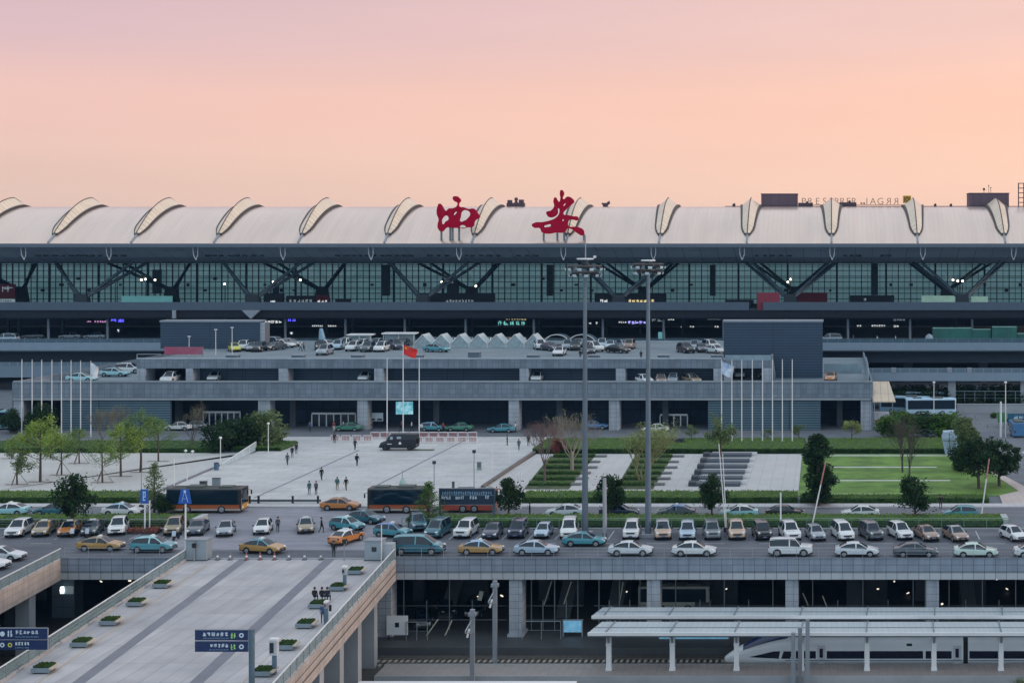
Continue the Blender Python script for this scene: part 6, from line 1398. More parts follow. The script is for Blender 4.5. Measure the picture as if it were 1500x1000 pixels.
for x,y,po,hd,tp,lg,lab in [(1312,500,'stand',0,'white','black','person on the departures deck near the green screens, left of three'),(1285,500,'walk',180,'white','navy','person on the departures deck near the green screens, middle of three'),(1250,500,'stand',0,'grey','black','person on the departures deck near the green screens, right of three')]:
    person(x,y,po,hd,tp,lg,lab.replace('right of three','nearest the big tower'),9.8,loc=(XW(x,333),333.2,9.8))
for x,y,po,hd,tp,lg,lab in [(471,520,'stand',0,'black','black',''),(440,514,'walk',0,'white','black','person in white walking on the parking roof, left of two'),(445,515,'walk',0,'navy','black','person in navy walking on the parking roof, right of two'),(939,527,'stand',-90,'black','navy','person in dark clothes at the parking roof edge by the right mast'),(850,526,'stand',-90,'black','black','person in black at the parking roof edge by the left mast')]:
    if lab: person(x,y,po,hd,tp,lg,lab,10.9)
# people around the bridge pole
q = Vector(G(466,884)); 
for dx,y,po,tp,lg,lab in [(-1,884,'sit','black','black','person in black sitting on the planter bench, left of three'),(.1,884,'sit','black','navy','person in black sitting on the planter bench, middle of three'),(.9,884.5,'sit','navy','black','person in navy sitting on the planter bench, right of three')]:
    p = G(468,884); person(0,0,po,90,tp,lg,lab,0,False,'people sitting on the planter bench',(p.x+dx*.62,p.y+.5,-.33))
person(473,912,'stand',-60,'blue','denim','person in blue standing at the pole on the footbridge, left of two'); person(479,911,'stand',200,'black','black','person in black standing at the pole on the footbridge, right of two',0,True)
# scooters by the left parked taxis
def scooter(x,y,hd,label):
    p = G(x,y); t = empty('scooter', p, label, 'scooter', None, math.radians(hd))
    for sx in (-.6,.6): part('wheel', MB().cone((sx,-.06,.27),(sx,.06,.27),.27,.27,12), tyre, t, True)
    part('body', MB().bar((-.7,0,.62),(-.05,0,.55),.3,.3).bar((-.05,0,.35),(.35,0,.35),.28,.12).bar((.35,0,.3),(.5,0,.95),.3,.12), paint('navy'), t, True)
    part('seat', MB().box(-.68,-.05,-.14,.14,.71,.8), blackm, t, True); part('handlebar', MB().bar((.48,-.32,1.0),(.48,.32,1.0),.05).bar((.6,0,.3),(.48,0,1.0),.06), steeld, t, True); part('windshield', MB().cbox((.58,0,.8),.05,.42,.6,0,0,-.2), mat('scooter_shield','b9c2cc',.2), t, True)
scooter(109,786,-85,'dark scooter with a pale shield parked before the dark taxi'); scooter(132,786,-95,'scooter parked between the dark taxi and the white SUV'); scooter(258,790,-90,'scooter parked between the champagne SUV and the dark blue car')
person(104,757,'stand',0,'blue','black','person in blue on the back road beside the left median tree'); 

# ================================================================ STREET FURNITURE
# high floodlight masts
def floodmast(x, yb, yt, label, arms, heads):
    p = G(x,yb); zt = ZW(yt,p.y); t = empty('floodlight_mast', p, label, 'floodlight mast')
    part('pole', MB().cone((p.x,p.y,0),(p.x,p.y,zt-.6),.37,.18,14), mat('mast_grey','626e7a',.45,.3,var=.06), t); part('base', MB().box(p.x-.8,p.x+.8,p.y-.8,p.y+.8,0,.35), conc, t)
    for k,(z,r) in enumerate(arms):
        ring = MB(); n = 10
        ring.tube([Vector((p.x+r*math.cos(2*PI*i/n),p.y+r*math.sin(2*PI*i/n),zt+z)) for i in range(n+1)],.09,5)
        for i in range(0,n,2): ring.bar((p.x,p.y,zt+z-.15),(p.x+r*math.cos(2*PI*i/n),p.y+r*math.sin(2*PI*i/n),zt+z),.1)
        part('ring', ring, steelw if k == len(arms)-1 else mat('ring_brown','4a4446',.6), t)
        if heads[k]:
            for i in range(heads[k]):
                a = 2*PI*(i+.3)/heads[k]; c = Vector((p.x+r*math.cos(a),p.y+r*math.sin(a),zt+z-.25))
                h = part('floodlight', MB().cbox(c,.5,.42,.24,0,a,.4), mat('flood_casing','2a2c32',.5), t); part('lens', MB().cbox(c+Vector((math.cos(a)*.3,math.sin(a)*.3,-.12)),.1,.45,.26,0,a,.4), mat('flood_lens','b9c6cc',.15), h)
    part('hub', MB().cone((p.x,p.y,zt-1.2),(p.x,p.y,zt-.1),.35,.42,10), steeld, t)
    return t, p, zt
t, p, zt = floodmast(857, 783, 378, 'left of two tall floodlight masts, the one with the bigger lamp crown', [(-1.6,1.5),(-.9,1.9),(-.1,.9)], [8,10,0])
part('antenna', MB().cone((p.x+.05,p.y,zt),(p.x+.05,p.y,zt+2.6),.08,.05,6), steel, t)
part('camera', MB().cbox((p.x+1.1,p.y,zt+.15),.3,.2,.25).bar((p.x+1.1,p.y,zt),(p.x+.6,p.y,zt-.1),.05), white, t)
floodmast(949.5, 785, 381, 'right of two tall floodlight masts with a thin lamp crown', [(-1.1,1.35),(-.45,1.6),(-.05,.75)], [7,8,0])
# flagpoles
def flagpole(x, yt, yb, label, z=0., flag=None, group=None):
    p = G(x,yb,z); zt = ZW(yt,p.y); t = empty('flagpole', p, label, 'flagpole', group)
    part('pole', MB().cone((p.x,p.y,z),(p.x,p.y,zt),.1,.06,8), steelw, t); part('finial', MB().ball((p.x,p.y,zt+.06),.11,6), steel, t); part('base', MB().cone((p.x,p.y,z),(p.x,p.y,z+.3),.22,.2,8), steel, t)
    return p, zt
for k,x in enumerate((32,47,61,76,90,104,118,133)): pl, zl = flagpole(x,527+k*.3,641,'white flagpole in the row left of the parking building, %s from the left' % ORD[k],0,None,'left flagpoles')
for k,x in enumerate((1057,1072,1086.5,1102,1117,1131.5,1146,1160.5)): pr_, zr_ = flagpole(x,527,653,'tall white flagpole in the row before the louver wall, %s from the left' % ORD[k],0,None,'right flagpoles'); pr0, zr0 = (pr_, zr_) if k == 0 else (pr0, zr0)
fp = [flagpole(x,yt,641,lab,.1,None,'middle flagpoles') for x,yt,lab in [(567,524,'left flagpole of the three behind the black van'),(590.5,503,'taller middle flagpole carrying the red flag'),(614,524,'right flagpole of the three behind the black van')]]
def flag(p, zt, L, Hh, m, label, droop, emblem=False):
    n, k = 12, 8; vs = []
    for i in range(n+1):
        for j in range(k+1):
            u, v = i/n, j/k; X = p.x+.08+L*u*(1-droop*.5*v); Z = zt-.25-Hh*v-droop*L*u*.9; Y = p.y+.35*math.sin(u*6+v*2)*u+.15*math.sin(v*5)*u
            vs.append((X,Y,Z))
    fs = [(i*(k+1)+j,(i+1)*(k+1)+j,(i+1)*(k+1)+j+1,i*(k+1)+j+1) for i in range(n) for j in range(k)]
    mb = MB().add(vs,fs,0,True)
    # give the cloth a thickness
    off = len(vs); mb.add([(a,b+.02,c) for a,b,c in vs],[tuple(reversed(f)) for f in fs],0,True)
    t = solo('flag', mb, m, (p.x,p.y,zt), label, 'flag')
    if emblem:
        st = MB()
        for (u,v,r) in [(.17,.25,.2),(.33,.1,.07),(.4,.2,.07),(.4,.34,.07),(.33,.45,.07)]:
            i, j = int(u*n), int(v*k); c = Vector(vs[i*(k+1)+j])+Vector((0,-.05,0)); pts = []
            for q in range(10): a = PI/2+q*PI/5; rr = r if q % 2 == 0 else r*.4; pts.append((c.x+rr*math.cos(a),c.y,c.z+rr*math.sin(a)))
            st.add([(a,b-.004,z_) for a,b,z_ in pts]+[(a,b+.02,z_) for a,b,z_ in pts],[tuple(range(10)),tuple(range(19,9,-1))])
        o = part('star', st, mat('flag_yellow','e0c030',.6), t)
flag(fp[1][0], fp[1][1], 2.3, 1.55, mat('flag_red','c4201c',.7,var=.08,vs=1), 'red flag with yellow stars on the middle flagpole', .35, True)
flag(pl, zl, 1.2, 2.0, mat('flag_white','d0d3da',.7,var=.06), 'drooping white flag on the rightmost of the left flagpoles', .6)
flag(pr0, zr0, 2.0, 2.0, mat('flag_white2','cfd6e2',.7,two='7f9bc4',tvs=.8,var=.06), 'white and pale blue flag on the leftmost of the right flagpoles', .45)
# plaza lamps, bins
def lamp(x, yb, yt, label, z=.1, head='round', r=.07):
    p = G(x,yb,z); zt = ZW(yt,p.y); t = empty('lamp_post', p, label, 'lamp post')
    part('pole', MB().cone((p.x,p.y,z),(p.x,p.y,zt),r,r*.8,8), steelw if head != 'dark' else steel, t)
    if head == 'round': part('lamp_head', MB().ball((p.x,p.y,zt),.24,8,0,.8), white, t)
    elif head == 'dark': part('lamp_head', MB().cbox((p.x,p.y,zt+.1),.4,.4,.4), steeld, t)
    elif head == 'cap': part('lamp_head', MB().cone((p.x,p.y,zt-.05),(p.x,p.y,zt+.2),.3,.12,8), steelw, t)
    return t
for x,yb,yt,hd,lab in [(323,688,641,'round','white lamp post at the low end of the glass ramp wall'),(367.5,656,627,'round','white lamp post at the high end of the glass ramp wall'),(393,663,620,'round','white lamp post at the edge of the plaza beside the round bush'),(636,712,678,'dark','grey lamp post on the plaza left of the billboard'),(694.5,716,662,'dark','tall grey lamp post on the plaza above the billboard'),
        (721,694,652,'none','thin grey pole at the right of the plaza'),(746,680,648,'none','thin grey pole near the plaza corner, right of two'),(763,745,690,'none','grey pole at the foot of the kerb line'),(272,668,660,'cap','short pale post lamp, left of two before the left back hedge'),(282,668,661,'cap','short pale post lamp, right of two before the left back hedge'),(255,718,672,'none','thin grey pole on the left paved grove'),(274,716,686,'none','thin grey pole above the triangular sign')]:
    lamp(x,yb,yt,lab,.08,hd)
def bin_(x,yb,yt,label,m=None,w=.35,z=.1): 
    p = G(x,yb,z); zt = ZW(yt,p.y); t = empty('litter_bin', p, label, 'litter bin')
    part('body', MB().cone((p.x,p.y,z),(p.x,p.y,zt-.12),w*.9,w,10), m or steeld, t); part('lid', MB().cone((p.x,p.y,zt-.119),(p.x,p.y,zt),w*1.08,w*.7,10), blackm, t)
bin_(317,688,677,'blue grey litter bin at the low end of the glass ramp wall',mat('bin_blue','3f5f7a',.6)); bin_(410,650,640,'dark litter bin at the back left of the plaza',None,.5); bin_(391,650,643,'low dark box beside the litter bin on the plaza',None,.5)
for x,yb,yt,lab in [(702,688,676,'grey green information pillar on the plaza beside the tall lamp')]:
    p = G(x,yb,.1); t = empty('information_pillar', p, lab, 'pillar'); part('body', MB().box(p.x-.3,p.x+.3,p.y-.15,p.y+.15,.1,ZW(yt,p.y)), mat('pillar_grey','7c8a8e',.5), t); part('panel', MB().box(p.x-.24,p.x+.24,p.y-.17,p.y-.151,.5,ZW(yt,p.y)-.1), mat('pillar_dark','56676c',.4), t)
# dome ornament behind the middle bus
p = G(590,722,.1); t = empty('dome_ornament', p, 'pale green bell shaped ornament with a spike behind the middle bus', 'ornament')
part('dome', MB().tube([Vector((p.x,p.y,z)) for z in (.1,.9,1.5,1.9,2.2)],[.62,.6,.45,.22,.06],10), mat('dome_green','8aa39f',.4,var=.25,vs=3), t); part('spike', MB().cone((p.x-.05,p.y,2.2),(p.x-.05,p.y,3.2),.06,.03,6), steel, t)
for x,yb,w,h,lab in [(298,716,.9,1.0,'small dark box on the paving above the left bus'),(317,718,1.0,1.6,'grey upright cabinet above the left bus'),(664,717,.25,1.0,'thin dark post above the billboard')]:
    p = G(x,yb,.1); t = empty('cabinet', p, lab, 'cabinet'); part('casing', MB().box(p.x-w/2,p.x+w/2,p.y-.2,p.y+.2,.1,.1+h), mat('cab_%d'%x,'6f7a80' if x == 317 else '3a4147',.6), t); part('top', MB().box(p.x-w/2-.04,p.x+w/2+.04,p.y-.24,p.y+.24,.101+h,.17+h), steeld, t)
# glass ramp wall
a, b = G(325,683,.1), G(375,660,.1)
t = empty('glass_ramp_wall', (a+b)/2, 'white glass balustrade rising along the edge of the plaza on the left', 'balustrade')
n = Vector((-(b-a).y,(b-a).x,0)).normalized()*.04
part('panel', MB().add([a-n,b-n,b-n+Vector((0,0,1.35)),a-n+Vector((0,0,.35)),a+n,b+n,b+n+Vector((0,0,1.35)),a+n+Vector((0,0,.35))],[(0,1,2,3),(7,6,5,4),(0,4,5,1),(1,5,6,2),(2,6,7,3),(3,7,4,0)]), mat('balustrade_glass','a9bcc6',.15,var=.1), t)
part('handrail', MB().bar(a+Vector((0,0,.42)),b+Vector((0,0,1.42)),.12,.1), steelw, t)
for k in range(6): q = a.lerp(b,k/5); part('post', MB().bar(q,q+Vector((0,0,.38+k*.2)),.09,.09), steelw, t)
# chain posts at the plaza edge
a, b = G(364,738,0), G(470,738,0); t = empty('chain_barrier', (a+b)/2, 'low dark barrier with posts along the front edge of the plaza', 'barrier')
part('rail', MB().bar(a+Vector((0,0,.45)),b+Vector((0,0,.45)),.3,.28), mat('barrier_dark','4d565e',.6), t)
for x in (366,379,429,466): q = G(x,738); part('post', MB().bar(q+Vector((0,-.05,0)),q+Vector((0,-.05,1.05)),.22,.22), blackm, t)
# red/white barriers
rw = mat('barrier_red','a05450',.6,var=.15,vs=2); ww = mat('barrier_white','d4cfd0',.6)
def barrier_row(x0,x1,y,label0,n0=0):
    a, b = G(x0,y), G(x1,y); n = int((b.x-a.x)/1.6); proto = None
    for i in range(n):
        X = a.x+(b.x-a.x)*i/n
        lab = 'crowd barrier %s' % (label0 % (ORD[i] if i < 20 else 'a far'))
        if proto is None:
            t = empty('crowd_barrier', (X,a.y,0.1), lab, 'barrier', 'red and white crowd barriers')
            part('frame', MB().bar((0,0,.25),(1.45,0,.25),.06).bar((0,0,1.05),(1.45,0,1.05),.12).bar((0,0,0),(0,0,1.05),.07).bar((1.45,0,0),(1.45,0,1.05),.07), ww, t, True)
            bars = MB()
            for k in range(5): bars.bar((.24+k*.24,0,.28),(.24+k*.24,0,1.0),.09)
            part('bars', bars, rw, t, True); part('foot', MB().box(.1,.16,-.3,.3,0,.05).box(1.3,1.36,-.3,.3,0,.05), ww, t, True); proto = t
        else:
            t = copy_tree(proto); t.location = (X,a.y,.1); t['label'] = lab
barrier_row(543,700,643,'in the back row behind the van, %s from the left'); barrier_row(484,548,648,'in the front row left of the van, %s from the left'); barrier_row(606,702,650,'in the front row right of the van, %s from the left')
# screens & boards at the building front
t = empty('lit_screen', PT(592,606,262), 'bright cyan lit screen hanging over the doors behind the flagpoles', 'screen'); a, b = PT(580,588,262), PT(605,606.5,262)
part('casing', MB().box(a.x-.1,b.x+.1,262,262.3,b.z-.1,a.z+.1), dk, t); part('display', MB().box(a.x,b.x,261.95,261.999,b.z,a.z), mat('cyan_screen','5fb0bd',.4,emit=.45,var=.4,vs=.9,two='d5ecec',tvs=1.0), t); part('hanger', MB().box(a.x+.5,a.x+.6,262.1,262.2,a.z+.101,5.24).box(b.x-.6,b.x-.5,262.1,262.2,a.z+.101,5.24), steeld, t)
t = empty('white_board', PT(550,617,264), 'white notice panel on the wall left of the cyan screen', 'board'); a, b = PT(541,604.5,264), PT(561,616.5,264)
part('panel', MB().box(a.x,b.x,264,264.2,b.z,a.z), mat('board_white','b9c6cc',.5), t); part('marks', MB().box(a.x+.15,a.x+1.0,263.97,263.999,b.z+.15,b.z+.45).box(b.x-1.0,b.x-.15,263.97,263.999,b.z+.15,b.z+.45), dk, t)
for s in (.2,2.1): part('post', MB().box(a.x+s,a.x+s+.08,264.05,264.15,.0,b.z-.001), steeld, t)
# masts with barrier arms and poles
def pole(x0,y0,x1,y1,r,label,m,name='pole',z=0.,tipm=None,cat='pole'):
    p = G(x0,y0,z); q = PT(x1,y1,p.y); t = empty(name, p, label, cat)
    part('shaft', MB().cone(p,q,r,r*.8,8), m, t)
    if tipm: part('tip', MB().cone(p.lerp(q,.68),p.lerp(q,1.005),r*1.05,r*.9,8), tipm, t)
    part('socket', MB().box(p.x-.22,p.x+.22,p.y-.2,p.y+.2,z,z+.5), steeld, t); return t
armr = mat('arm_red','a87470',.6,var=.3,vs=2)
pole(1063,778,1053,650,.065,'slightly leaning white pole, left of two in the median',steelw); pole(1064.5,779,1058.5,664,.055,'slightly leaning white pole, right of two in the median',steelw)
pole(1187,781,1209.5,676,.085,'leaning barrier arm with a red tip near the column tree',steelw,'barrier_arm',0,armr,'barrier arm'); pole(1436.5,762,1449,672,.085,'leaning barrier arm with a red tip at the right end of the median',steelw,'barrier_arm',0,armr,'barrier arm')
pole(1143.5,783,1143.5,721,.1,'short upright white pole in the right median',steelw); pole(886,786,885.5,700,.26,'thick pale concrete pole between the two masts',conc); pole(207,745,207,690,.06,'thin pole above the square blue sign',steel)
# blue signs
def roadsign(x,yb,y0,y1,w,label,tri=False,extra=None):
    p = G(x,yb); zt = ZW(y0,p.y); zb = ZW(y1,p.y); t = empty('road_sign', p, label, 'road sign')
    part('post', MB().cone((p.x,p.y+.12,0),(p.x,p.y+.12,zt-.1),.1,.09,8), steelw, t)
    bl = mat('sign_blue','1f56a8',.5,var=.1,vs=2); wt = mat('sign_mark','b8cde8',.5)
    h = w*p.y/F/2
    if tri: pts = [(-h*1.05,zb),(h*1.05,zb),(h*.62,zt),(-h*.62,zt)]
    else: pts = [(-h,zb),(h,zb),(h,zt),(-h,zt)]
    part('plate', MB().add([(p.x+a,p.y-.04,b) for a,b in pts]+[(p.x+a,p.y,b) for a,b in pts],[(0,1,2,3),(7,6,5,4),(0,4,5,1),(1,5,6,2),(2,6,7,3),(3,7,4,0)]), bl, t)
    g = MB(); H_ = zt-zb; Y = p.y-.055
    if tri: g.bar((p.x-.05,Y,zb+H_*.75),(p.x-h*.45,Y,zb+H_*.15),.1,.02).bar((p.x+.05,Y,zb+H_*.75),(p.x+h*.5,Y,zb+H_*.12),.1,.02).bar((p.x-h*.3,Y,zb+H_*.35),(p.x+h*.3,Y,zb+H_*.35),.1,.02).box(p.x-.12,p.x+.12,Y-.008,Y+.01,zb+H_*.75,zb+H_*.93)
    else: g.box(p.x-h*.35,p.x+h*.3,Y-.01,Y+.01,zb+H_*.2,zb+H_*.28).box(p.x-h*.35,p.x-h*.15,Y-.01,Y+.01,zb+H_*.281,zb+H_*.85).box(p.x-h*.149,p.x+h*.35,Y-.01,Y+.01,zb+H_*.75,zb+H_*.85).box(p.x+h*.15,p.x+h*.35,Y-.01,Y+.01,zb+H_*.5,zb+H_*.749).box(p.x-h*.149,p.x+h*.35,Y-.01,Y+.01,zb+H_*.42,zb+H_*.499)
    part('pictogram', g, wt, t)
    if extra: part('post', MB().cone((p.x+extra,p.y+.12,0),(p.x+extra,p.y+.12,zb+.3),.07,.07,8), steelw, t)
roadsign(271,812,716,737.5,19,'blue tapered road sign with white marks on a tall white post beside the footbridge',True); roadsign(211.5,780,716,737,11,'narrow blue square road sign left of the feathery conifer',False,.55)
def panel_sign(name,x0,x1,y0,y1,d,label,rows,zb,posts,bg,group=None,cat='sign'):
    a, b = PT(x0,y0,d), PT(x1,y1,d); t = empty(name, ((a.x+b.x)/2,d,zb), label, cat)
    part('panel', MB().box(a.x,b.x,d,d+.15,b.z,a.z), bg, t); part('frame', MB().box(a.x-.06,b.x+.06,d+.02,d+.13,a.z+.001,a.z+.07).box(a.x-.06,b.x+.06,d+.02,d+.13,b.z-.07,b.z-.001), steel, t)
    for k,(u0,u1,v0,v1,m,n) in enumerate(rows): 
        W_, H_ = b.x-a.x, a.z-b.z; g = MB(); glyphrow(g,a.x+W_*u0,a.x+W_*u1,d-.001,b.z+H_*v0,b.z+H_*v1,k+int(x0),n,0,.02); part('lettering', g, m, t)
    for x,w,zt in posts: X = XW(x,d); part('post', MB().box(X-w,X+w,d+.151,d+.151+2*w,zb,ZW(zt,d)), mat('sign_post','4f6472',.5,.2), t)
    return t, a, b
let_w = mat('lettering_white','c3d0da',.6); let_d = mat('lettering_dim','6f8ea6',.6); let_g = mat('lettering_green','93c26a',.6); let_y = mat('lettering_yellow','c0b94a',.6)
sgn = mat('sign_navy','0a2350',.45,var=.08,vs=1)
t, a, b = panel_sign('billboard',643,723,715.5,738.5,178,'wide dark blue billboard with white lines of lettering on two posts',[(.05,.97,.6,.85,let_d,22),(.04,.22,.32,.55,let_w,5),(.3,.46,.32,.55,let_w,5),(.56,.7,.32,.55,let_w,3),(.84,.92,.34,.62,let_w,2)],0,[(644,.12,739),(722.5,.16,716)],mat('billboard_navy','14283f',.5,var=.12,vs=.5))
part('divider', MB().box(a.x,b.x,177.96,177.999,b.z+(a.z-b.z)*.57,b.z+(a.z-b.z)*.59), let_d, t)
# hanging direction signs on the footbridge (two panels each)
dS = G(366,1004,0).y
def dirsign(x0,x1,ys,d,label,rows,post,rings):
    a, b = PT(x0,ys[0][0],d), PT(x1,ys[-1][1],d); t = empty('direction_sign', (XW(post,d) if post else a.x,d,0), label, 'direction sign')
    for k,(y0,y1) in enumerate(ys):
        p, q = PT(x0,y0,d), PT(x1,y1,d); pn = part('panel', MB().box(p.x,q.x,d,d+.15,q.z,p.z), sgn, t); W_, H_ = q.x-p.x, p.z-q.z
        part('frame', MB().box(p.x-.03,q.x+.03,d+.02,d+.13,p.z+.001,p.z+.05).box(q.x+.001,q.x+.05,d+.02,d+.13,q.z,p.z), steel, pn)
        for i,(u0,u1,v0,v1,m,n) in enumerate(rows[k]): g = MB(); glyphrow(g,p.x+W_*u0,p.x+W_*u1,d-.001,q.z+H_*v0,q.z+H_*v1,int(x0)+k*7+i,n,0,.015); part('lettering', g, m, pn)
        for (u,m,hole) in rings[k]:
            cx, cz, r = p.x+W_*u, (p.z+q.z)/2, H_*.24; n = 14; rg = MB(); vs = [(cx+r*math.cos(2*PI*i/n),d-.012,cz+r*math.sin(2*PI*i/n)) for i in range(n)]
            if hole:
                vi = [(cx+r*.5*math.cos(2*PI*i/n),d-.012,cz+r*.5*math.sin(2*PI*i/n)) for i in range(n)]; rg.add(vs+vi,[(i,(i+1)%n,(i+1)%n+n,i+n) for i in range(n)])
            else: rg.add(vs,[tuple(range(n))]); rg.box(cx-r*.12,cx+r*.12,d-.02,d-.0121,cz-r*.6,cz+r*.6)
            part('arrow_symbol', rg, m, pn)
    if post:
        X = XW(post,d); part('post', MB().cone((X,d+.1,0),(X,d+.1,ZW(ys[0][0]-1,d)),.22,.22,12), mat('sign_post','4f6472',.5,.2), t)
        for k,(y0,y1) in enumerate(ys): z = ZW((y0+y1)/2,d); e = XW(x1,d); part('bracket', MB().box(e+.06,X+.25,d+.0,d+.12,z-.18,z+.18), steel, t)
    else:
        X = XW(-12,d); part('post', MB().cone((X,d+.3,-9.4),(X,d+.3,ZW(ys[0][0]-1,d)),.22,.22,12), MATS['sign_post'], t)
    return t
dirsign(285.5,363,[(922.5,937),(939,954)],dS,'two blue direction panels on a post on the footbridge with green pictograms',[[(.14,.64,.4,.82,let_w,6),(.15,.64,.14,.28,let_d,16),(.67,.78,.15,.85,let_g,2)],[(.28,.64,.4,.82,let_w,5),(.27,.64,.14,.28,let_d,12),(.67,.78,.15,.85,let_g,2)]],368,[[(.88,let_w,True)],[(.88,let_w,True)]])
dirsign(-12,69,[(920,935.5),(937,951)],G(0,1010,0).y+6,'two blue direction panels with a yellow symbol at the left edge of the picture',[[(.42,.85,.45,.85,let_w,6),(.42,.85,.15,.3,let_d,18),(.28,.38,.2,.85,let_w,2)],[(.42,.68,.45,.85,let_w,5),(.42,.67,.15,.3,let_d,10)]],None,[[(.19,let_w,False)],[(.19,let_w,True),(.33,let_y,True)]])
# planters on the footbridge
def planter(x,y,label):
    p = G(x,y); t = empty('planter_bench', p, label, 'planter', 'planter benches on the footbridge'); w = .7
    sk = T*1.5
    part('bench', MB().add([(p.x-w,p.y,.12),(p.x+w,p.y,.12),(p.x+w+sk,p.y+1.5,.12),(p.x-w+sk,p.y+1.5,.12),(p.x-w,p.y,.44),(p.x+w,p.y,.44),(p.x+w+sk,p.y+1.5,.44),(p.x-w+sk,p.y+1.5,.44)],[(0,3,2,1),(4,5,6,7),(0,1,5,4),(1,2,6,5),(2,3,7,6),(3,0,4,7)]), mat('bench_steel','7d8a94',.5,.1,var=.1), t)
    part('plinth', MB().box(p.x-w+.15,p.x+w-.2,p.y+.15,p.y+1.35,0,.119), steeld, t)
    part('side_seat', MB().add([(p.x+w+.03,p.y-.05,.36),(p.x+w+.3,p.y-.05,.36),(p.x+w+.3+sk,p.y+1.5,.36),(p.x+w+.03+sk,p.y+1.5,.36),(p.x+w+.03,p.y-.05,.47),(p.x+w+.3,p.y-.05,.47),(p.x+w+.3+sk,p.y+1.5,.47),(p.x+w+.03+sk,p.y+1.5,.47)],[(0,3,2,1),(4,5,6,7),(0,1,5,4),(1,2,6,5),(2,3,7,6),(3,0,4,7)]), mat('seat_wood','b7a898',.7,var=.1), t)
    rnd = random.Random(int(x)); gm = MB().box(p.x-w+.1,p.x+w-.1,p.y+.2,p.y+1.35,.441,.55)
    for _ in range(420):
        c = Vector((rnd.uniform(p.x-w+.1,p.x+w-.1),rnd.uniform(p.y+.15,p.y+1.35),rnd.uniform(.5,.6))); a = Vector((rnd.gauss(0,1),rnd.gauss(0,1),rnd.gauss(.6,.5))).normalized()*.09; b = a.orthogonal().normalized()*.05
        gm.add([c-a,c+b,c+a,c-b],[(0,1,2,3)],1)
    part('box_hedge', gm, [hedge_g, leafmat('planter_leaf','24381a','46602c',.8)], t)
Lp = [(233,862),(195,889),(156,917),(114,949),(58,987)]
for k,(x,y) in enumerate(Lp): planter(x,y,'green topped planter bench on the left side of the footbridge, %s from the far end' % ORD[k])
for k,(x,y) in enumerate([(518,842),(492,866),(462,892),(444,921),(416,953),(382,992)]): planter(x,y,'green topped planter bench on the right side of the footbridge, %s from the far end' % ORD[k])
# grey booths at the bridge head
for x0,x1,yt,yb,lab,win in [(272,302,790,821,'grey metal cabinet at the left corner of the bridge head',0),(534,559,791,821,'grey metal cabinet with a small window at the right corner of the bridge head',1)]:
    p, q = G(x0,yb), G(x1,yb); zt = ZW(yt,p.y); t = empty('service_cabinet', ((p.x+q.x)/2,p.y,0), lab, 'cabinet')
    part('casing', MB().box(p.x,q.x,p.y,p.y+1.5,.1,zt-.1), mat('cabinet_grey','8c969e',.55,.1,var=.08), t); part('plinth', MB().box(p.x-.05,q.x+.05,p.y-.05,p.y+1.55,0,.1), steeld, t); part('roof', MB().box(p.x-.08,q.x+.08,p.y-.08,p.y+1.58,zt-.099,zt), steel, t)
    if win: part('window', MB().box(p.x+.75,p.x+1.25,p.y-.02,p.y-.001,.95,1.45), glassd, t); part('corner_block', MB().box(q.x+.001,XW(574,p.y),p.y+.3,p.y+1.4,.1,zt-.45), mat('cabinet_pale','a3a9b0',.6), t)
    else: part('joint', MB().box((p.x+q.x)/2-.02,(p.x+q.x)/2+.02,p.y-.01,p.y-.001,.2,zt-.2), steeld, t)
def ticket(x,yb,yt,label,wide,m1,m2,hfrac=.45):
    p = G(x,yb); zt = ZW(yt,p.y); t = empty('card_reader_post', p, label, 'post'); zm = zt*(1-hfrac)
    part('pole', MB().box(p.x-.14,p.x+.14,p.y-.14,p.y+.14,0,zm), mat('reader_pole','5e7384',.5,.2), t); part('head', MB().box(p.x-wide,p.x+wide*.8,p.y-.25,p.y+.25,zm+.001,zt-.12), m1, t); part('cap', MB().box(p.x-wide-.03,p.x+wide*.8+.03,p.y-.28,p.y+.28,zt-.119,zt+.05), white, t)
    part('screen', MB().box(p.x-wide*.85,p.x+wide*.1,p.y-.27,p.y-.251,zm+.2,zt-.25), steeld, t)
ticket(402,987,935,'white card reader box on a grey post near the footbridge railing',.33,mat('reader_white','b9bdc2',.5),None)
ticket(505,863,829,'white topped reader post at the far end of the footbridge',.2,mat('reader_grey','9aa2a8',.5),None,.35)
ticket(478,914,880,'grey pole with a small sign where people stand on the footbridge',.12,steel,None,.3)
for x,yb,yt,lab in [(286,821,801,'dark traffic light on a short post before the left cabinet'),(560,821,768,'thin white pole beside the right cabinet'),(505.5,820,795,'thin pole with a camera at the cone row')]:
    p = G(x,yb); p.y -= .3; zt = ZW(yt,p.y); t = empty('signal_post', p, lab, 'post'); part('pole', MB().cone(p,(p.x,p.y,zt),.06,.05,6), steelw if x == 560 else steel, t)
    if x != 560: part('lamp_head', MB().box(p.x-.18,p.x+.18,p.y-.12,p.y+.12,zt-.05,zt+.4), blackm, t)
